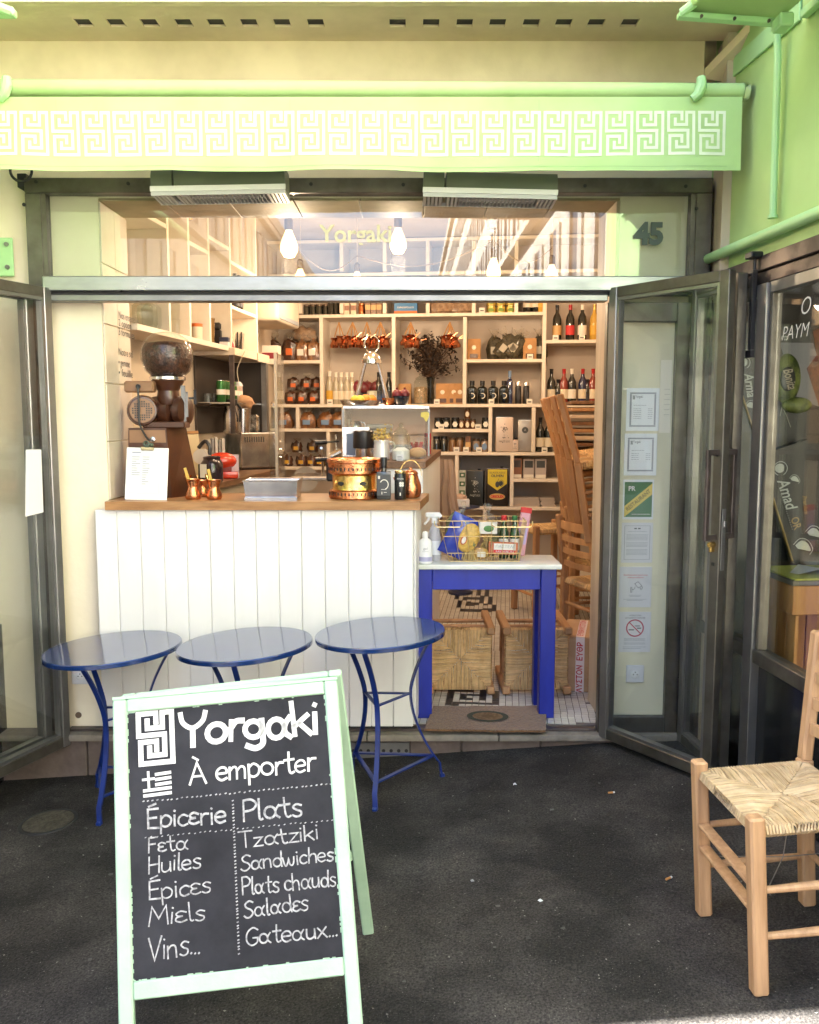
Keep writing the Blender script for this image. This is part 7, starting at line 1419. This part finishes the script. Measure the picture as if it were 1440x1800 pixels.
# ------------------------------------------------------------------ chalkboard
q = (-.4619, 2.1534, .9144, .0834, .0705, .339, .56, .0344)
ex = V((math.cos(q[3]) * math.cos(q[4]), math.sin(q[3]) * math.cos(q[4]), math.sin(q[4]))); nn = V((-math.sin(q[3]), math.cos(q[3]), 0)); up0 = ex.cross(nn).normalized(); back = up0.cross(ex)
def panelm(lean): u = up0 * math.cos(lean) + nn * math.sin(lean); u.normalize(); z = ex.cross(u); m = M((ex, u, z)).transposed().to_4x4(); m.translation = V(q[:3]); return m
FM = panelm(q[5])                          # local: x right, y up the slope, z towards the street
sg = thing('chalkboard_sign', 'mint framed pavement chalkboard listing takeaway dishes', 'sign', (q[0], q[1], gz(q[0])))
w2 = q[6] / 2; ins = q[7]; bt, bb = -.0323, -.6474
def fb(nm, mb, m, **k): mb.bm.transform(FM); return part(nm, mb, m, sg, W=True, **k)
for sx, Lg in ((-1, 1.012), (1, .985)):
    a, b = sorted((sx * w2, sx * (w2 - ins))); fb('leg', MB().box(a, b, -Lg, .0, -.024, 0, .004), signm)
fb('top_rail', MB().box(-w2 + ins + .0006, w2 - ins - .0006, bt, -.0004, -.023, -.0006, .003), signm); fb('bottom_rail', MB().box(-w2 + ins + .0006, w2 - ins - .0006, bb - .040, bb, -.023, -.0006, .003), signm)
BW = 2 * (w2 - ins); bd = fb('slate', MB().box(-w2 + ins + .0006, w2 - ins - .0006, bb + .0005, bt - .0005, -.014, -.006), slate)
mb = MB(); 
for i in range(70):                        # worn paint along the slate edge
    e_ = rnd.random(); s_ = rnd.uniform(.002, .007)
    x, y = rnd.choice(((-w2 + ins + .0015, bb + (bt - bb) * e_), (w2 - ins - .0015, bb + (bt - bb) * e_), (-w2 + ins + BW * e_, bt - .0015), (-w2 + ins + BW * e_, bb + .0015))); mb.box(x - (s_ if abs(x) < w2 - ins - .003 else .0012), x + (s_ if abs(x) < w2 - ins - .003 else .0012), y - (.0012 if abs(x) < w2 - ins - .003 else s_), y + (.0012 if abs(x) < w2 - ins - .003 else s_), -.0062, -.0052)
fb('paint_spill', mb, signm)
BMx = panelm(-.372); BMx = BMx @ M.Rotation(R(1.6), 4, 'Z'); BMx.translation = V(q[:3]) + nn * .028 + ex * .012
def bbk(nm, mb, m): mb.bm.transform(BMx); return part(nm, mb, m, sg, W=True)
for sx, Lg in ((-1, 1.04), (1, 1.02)):
    a, b = sorted((sx * w2, sx * (w2 - ins))); bbk('leg', MB().box(a, b, -Lg, .0, -.022, .0, .004), signm)
bbk('top_rail', MB().box(-w2 + ins + .0006, w2 - ins - .0006, -.034, -.0004, -.021, -.001, .003), signm); bbk('bottom_rail', MB().box(-w2 + ins + .0006, w2 - ins - .0006, -.688, -.648, -.021, -.001, .003), signm); bbk('slate', MB().box(-w2 + ins + .0006, w2 - ins - .0006, -.647, -.0345, -.016, -.008), slate)
mb = MB(); mb.box(-w2, w2, .0005, .008, -.03, -.002); fb('hinge_cap', mb, signm)
# hand lettering: strokes on a unit grid
C_ = lambda *a: arc(*a)
G = {
 'Y': (.66, [crom([(0, 1), (.06, .72), (.3, .54), (.56, .72), (.64, 1)]), [(.31, .54), (.31, 0)]]), 'o': (.58, [C_(.28, .29, .25, .28, 90, 450, 16)]),
 'r': (.42, [[(.06, .58), (.06, 0)], crom([(.06, .36), (.18, .55), (.36, .56)])]), 'g': (.58, [C_(.26, .31, .23, .26, 60, 420, 14), crom([(.5, .58), (.5, .1), (.48, -.18), (.28, -.3), (.06, -.2)])]),
 'a': (.68, [C_(.25, .29, .21, .28, 20, 380, 16), crom([(.60, .60), (.50, .44), (.455, .28), (.49, .12), (.61, .0)])]), 'k': (.52, [[(.06, 1), (.06, 0)], [(.44, .58), (.07, .26)], [(.2, .36), (.48, 0)]]),
 'i': (.2, [[(.08, .58), (.08, 0)], [(.07, .84), (.10, .82)]]), 'A': (.64, [[(0, 0), (.29, 1), (.58, 0)], [(.12, .36), (.48, .36)]]), 'e': (.52, [crom([(.04, .30), (.24, .31), (.45, .34), (.40, .54), (.22, .58), (.05, .42), (.05, .16), (.22, .0), (.44, .08)])]),
 'm': (.80, [[(.05, .58), (.05, 0)], crom([(.05, .38), (.2, .57), (.34, .5), (.36, 0)]), crom([(.36, .38), (.52, .57), (.68, .48), (.70, 0)])]), 'p': (.56, [[(.06, .58), (.06, -.34)], crom([(.06, .42), (.26, .6), (.48, .42), (.44, .12), (.24, .0), (.06, .1)])]),
 't': (.42, [crom([(.18, .95), (.18, .2), (.26, .0), (.38, .05)]), [(.0, .6), (.38, .62)]]), 'E': (.52, [[(.48, 1), (.06, .98), (.05, .02), (.48, 0)], [(.06, .52), (.40, .54)]]), 'c': (.46, [crom([(.42, .5), (.24, .58), (.05, .42), (.05, .14), (.22, .0), (.42, .08)])]),
 'ε': (.48, [crom([(.42, .5), (.22, .58), (.06, .46), (.12, .33), (.28, .31)]), crom([(.28, .31), (.08, .26), (.04, .1), (.22, 0), (.43, .08)])]), 'F': (.52, [[(.48, 1), (.06, .98), (.05, 0)], [(.06, .55), (.38, .57)]]), 'H': (.62, [[(.06, 1), (.06, 0)], [(.54, 1), (.54, 0)], [(.06, .5), (.54, .53)]]),
 'u': (.56, [crom([(.06, .58), (.06, .15), (.2, 0), (.4, .1), (.46, .3)]), [(.46, .58), (.48, 0)]]), 'l': (.24, [crom([(.08, 1), (.08, .16), (.13, .0), (.2, .02)])]), 's': (.46, [crom([(.40, .52), (.22, .59), (.08, .46), (.2, .32), (.36, .22), (.34, .05), (.18, -.01), (.03, .07)])]),
 'M': (.78, [[(.04, 0), (.12, 1), (.38, .35), (.62, 1), (.72, 0)]]), 'n': (.56, [[(.06, .58), (.06, 0)], crom([(.06, .38), (.22, .57), (.42, .5), (.46, 0)])]), 'V': (.6, [[(0, 1), (.26, 0), (.56, 1)]]), '.': (.17, [[(.05, .0), (.08, .03)]]), 'P': (.58, [[(.06, 1), (.06, 0)], crom([(.06, .98), (.34, 1.0), (.54, .78), (.40, .52), (.08, .46)])]),
 'T': (.62, [[(.0, 1), (.6, 1)], [(.3, 1), (.28, 0)]]), 'z': (.48, [[(.05, .56), (.42, .56), (.04, .02), (.44, .02)]]), 'S': (.58, [crom([(.52, .9), (.3, 1.0), (.08, .82), (.16, .6), (.40, .46), (.52, .24), (.36, .02), (.16, .0), (.02, .12)])]), 'd': (.58, [C_(.26, .29, .22, .28, 30, 390, 14), crom([(.5, 1), (.49, .2), (.52, 0)])]),
 'w': (.76, [crom([(.03, .58), (.1, .12), (.2, .0), (.34, .3), (.38, .5)], 4) + crom([(.38, .5), (.42, .12), (.54, 0), (.66, .2), (.70, .58)], 4)]), 'h': (.56, [[(.06, 1), (.06, 0)], crom([(.06, .36), (.22, .57), (.42, .5), (.46, 0)])]), 'G': (.66, [crom([(.58, .86), (.34, 1.0), (.08, .74), (.06, .28), (.30, .0), (.56, .14), (.58, .40)]), [(.36, .42), (.60, .42)]]), 'x': (.54, [[(.04, .58), (.48, 0)], [(.46, .6), (.02, -.02)]]), ' ': (.30, []), ',': (.1, []),
}
def B2(u, v): return (-w2 + ins + BW * u, bt + (bb - bt) * v)
def write(name, txt, u0, u1, v0, v1, cap, wd, m, acc=''):
    tot = sum(G[c][0] for c in txt); L_ = (u1 - u0) * BW; sx_ = L_ / tot; hcap = cap * (bt - bb); x = 0; mb = MB(); rr = random.Random(len(txt) * 31 + ord(txt[0]))
    for k, c in enumerate(txt):
        adv, st = G[c]; dy = rr.gauss(0, .018); sc = 1 + rr.gauss(0, .03); ro = rr.gauss(0, .03)
        lst = list(st)
        if k == 0 and acc == '`': lst = lst + [[(.16, 1.28), (.34, 1.12)]]
        if k == 0 and acc == "'": lst = lst + [[(.10, 1.12), (.40, 1.26)]]
        for pth in lst:
            p2 = []
            for a in pth:
                lx, ly = a[0] * sc + ro * a[1], a[1] * sc + dy; f = (x + lx) / tot; bx, by = B2(u0 + (u1 - u0) * f, v0 + (v1 - v0) * f); p2.append((bx, by + ly * hcap))
            mb.ribbon(p2, wd * rr.uniform(.88, 1.12), M.Translation((0, 0, -.0052 + .0001 * (k % 3))))
        x += adv
    mb.bm.transform(FM); part(name, mb, m, bd, W=True, flat=True, rec=False)
cl = 'chalk_lettering'
write(cl, 'Yorgaki', .262, .962, .153, .153, .128, .0128, chalkb)
write(cl, 'A', .30, .385, .302, .302, .078, .0050, chalkb, '`'); write(cl, 'emporter', .43, .935, .298, .298, .082, .0056, chalkb)
write(cl, 'Epicεrie', .085, .475, .452, .462, .072, .0050, chalk, "'"); write(cl, 'Plats', .55, .855, .464, .464, .078, .0050, chalk)
for s_, a in (('Fεta', (.085, .285, .545, .545, .056)), ('Huiles', (.082, .345, .622, .618, .062)), ('Epicεs', (.082, .39, .718, .714, .066)), ('Miεls', (.075, .36, .812, .808, .066)), ('Vins...', (.075, .325, .94, .925, .080)), ('Tzatziki', (.53, .925, .563, .560, .058)), ('Sandwiches', (.53, .992, .648, .645, .056)), ('Plats chauds', (.53, .995, .735, .742, .062)), ('Saladεs', (.535, .85, .82, .815, .060)), ('Gateaux...', (.535, .985, .918, .922, .062))):
    write(cl, s_, a[0], a[1], a[2], a[3], a[4], .0037, chalk, "'" if s_.startswith('Epic') else '')
mb = MB(); lu, lv, lw_, lh_ = .055, .012, .175, .195
for pth in (KA, KB): mb.ribbon([B2(lu + u * lw_, lv + v * lh_) for u, v in dense(pth)], .0125, M.Translation((0, 0, -.0052)), caps=True)
mb.bm.transform(FM); part('key_logo', mb, chalkb, bd, W=True, flat=True, rec=False)
mb = MB(); zt_ = M.Translation((0, 0, -.0052))
for k in range(5):
    v = .250 + k * .0195; u0 = .075 if k > 2 else .135; mb.ribbon([B2(u0, v + .002), B2(.205, v - .001)], .0075, zt_)
mb.ribbon([B2(.07, .268), B2(.125, .267)], .006, zt_); mb.ribbon([B2(.097, .240), B2(.099, .302)], .006, zt_)
mb.bm.transform(FM); part('flag_drawing', mb, chalkb, bd, W=True, flat=True, rec=False)
mb = MB()
def dots(p, q, n, s=.0024):
    for i in range(n):
        f = i / (n - 1) + rnd.uniform(-.004, .004); u, v = p[0] + (q[0] - p[0]) * f, p[1] + (q[1] - p[1]) * f; x, y = B2(u, v + rnd.uniform(-.002, .002)); mb.ribbon([(x, y), (x + .0028, y + .001)], s * 1.25, zt_)
dots((.065, .352), (.995, .356), 40); dots((.075, .488), (.99, .495), 36, .0018); dots((.505, .385), (.50, .945), 46)
mb.bm.transform(FM); part('chalk_dots', mb, chalk, bd, W=True, flat=True, rec=False)

# ------------------------------------------------------------------ small things on the pavement
p = atG(85, 1445); t = thing('manhole_cover', 'small round cast cover set in the asphalt at the left', 'manhole cover', (p.x, p.y, gz(p.x)), M.Rotation(-gt, 4, 'Y')); cast = mat('cast_iron', (.085, .075, .055), .6, .3, c2=(.045, .04, .03), ns=30, bump=.4, bs=60)
part('rim', MB().lathe([(.104, .0005), (.106, .004), (.118, .004), (.120, .0)], 32, cap=False), mat('cast_dark', (.012, .012, .012), .7), t); part('lid', MB().lathe([(.102, .002), (.102, .005), (.001, .0055)], 32), cast, t)
b = MB(); [b.cbox((-.075 + .022 * (i % 8) + .011 * ((i // 8) % 2), -.06 + .02 * (i // 8), .0062), .009, .007, .0025) for i in range(56) if math.hypot(-.075 + .022 * (i % 8), -.06 + .02 * (i // 8)) < .088]; part('stud', b, cast, t, kind='stuff')
def butt(px, py, rz, label, c):
    p = atG(px, py); m = M.Translation((p.x, p.y, gz(p.x) + .0045)) @ M.Rotation(rz, 4, 'Z') @ M.Rotation(R(90), 4, 'Y'); t = thing('cigarette_butt', label, 'cigarette butt', (0, 0, 0), m); part('filter', MB().lathe([(.0038, -.014), (.004, .006)], 10), mat('filter_orange', (.55, .25, .07), .8), t); part('paper', MB().lathe([(.0039, .0062), (.0036, .014)], 10), paper, t)
butt(1176, 1546, .6, 'orange cigarette butt lying left of the chair leg', 0); butt(1075, 1395, .2, 'orange cigarette butt lying in front of the open door', 0)
def scrap(px, py, s, label, m=paper):
    p = atG(px, py); b = MB(); k = [(rnd.uniform(.5, 1) * s * math.cos(a), rnd.uniform(.3, .8) * s * math.sin(a), rnd.uniform(0, s * .5)) for a in [i * .9 for i in range(7)]]; b.add(k + [(x * .5, y * .5, z + s * .35) for x, y, z in k], [tuple(range(7))[::-1], tuple(range(7, 14))] + [(i, (i + 1) % 7, 7 + (i + 1) % 7, 7 + i) for i in range(7)]); b.bm.transform(M.Translation((p.x, p.y, gz(p.x)))); solo('paper_scrap', b, m, label, 'litter')
scrap(993, 1306, .018, 'crumpled white scrap on the pavement in front of the doormat'); scrap(950, 1585, .012, 'curled pale scrap in the middle of the pavement'); scrap(830, 1550, .012, 'flat grey scrap left of the pavement middle', mat('grey_scrap', (.25, .25, .25), .8)); scrap(905, 1380, .012, 'tiny white scrap right of the nearest blue table foot'); scrap(970, 1425, .012, 'dark leaf scrap left of the open door', mat('dark_scrap', (.12, .12, .11), .8))
b = MB()
for i in range(900):
    x, y = rnd.uniform(-1.8, 1.5), 1.6 + 2.4 * rnd.random() ** 1.2; s = rnd.choice((.0010, .0012, .0015, .002, .0032)) * rnd.uniform(.6, 1.3); a = rnd.uniform(0, 3.1); z = gz(x) + .0015; c_, s2 = math.cos(a) * s, math.sin(a) * s
    b.add([(x - c_ * 1.6, y - s2 * 1.6, z), (x + s2, y - c_, z), (x + c_ * 1.4, y + s2 * 1.4, z + .001), (x - s2, y + c_, z)], [(0, 1, 2, 3)])
o = part('litter', b, mat('pale_grit', (.16, .15, .135), .9, isl=.6), kind='stuff', flat=True, rec=False); tag(o, 'scattered pale grit and crumbs over the asphalt', 'grit')

b = MB(); rg = random.Random(23)
for i in range(46):
    x, y = rg.uniform(-1.5, 1.4), rg.uniform(1.9, 3.9); s = rg.uniform(.004, .011); k = [(x + s * rg.uniform(.6, 1.1) * math.cos(a), y + s * rg.uniform(.6, 1.1) * math.sin(a)) for a in [j * .785 for j in range(8)]]
    b.add([(u, v, gz(u) + .0008) for u, v in k], [tuple(range(8))])
o = part('gum_spots', b, mat('old_gum', (.055, .052, .048), .9, isl=.6), kind='stuff', flat=True, rec=False); tag(o, 'flattened old gum spots trodden into the asphalt', 'gum')

# ------------------------------------------------------------------ tidy up
for k, (t, used) in PROTO.items():
    if not used:
        for c in [c for c in COL.objects if c.parent is t]: bpy.data.objects.remove(c)
        bpy.data.objects.remove(t)
for l, v in LABELS.items():
    if len(v) > 1: print('SHARED LABEL', l, v)
    if not 4 <= len(l.split()) <= 16: print('LABEL LENGTH', len(l.split()), l)
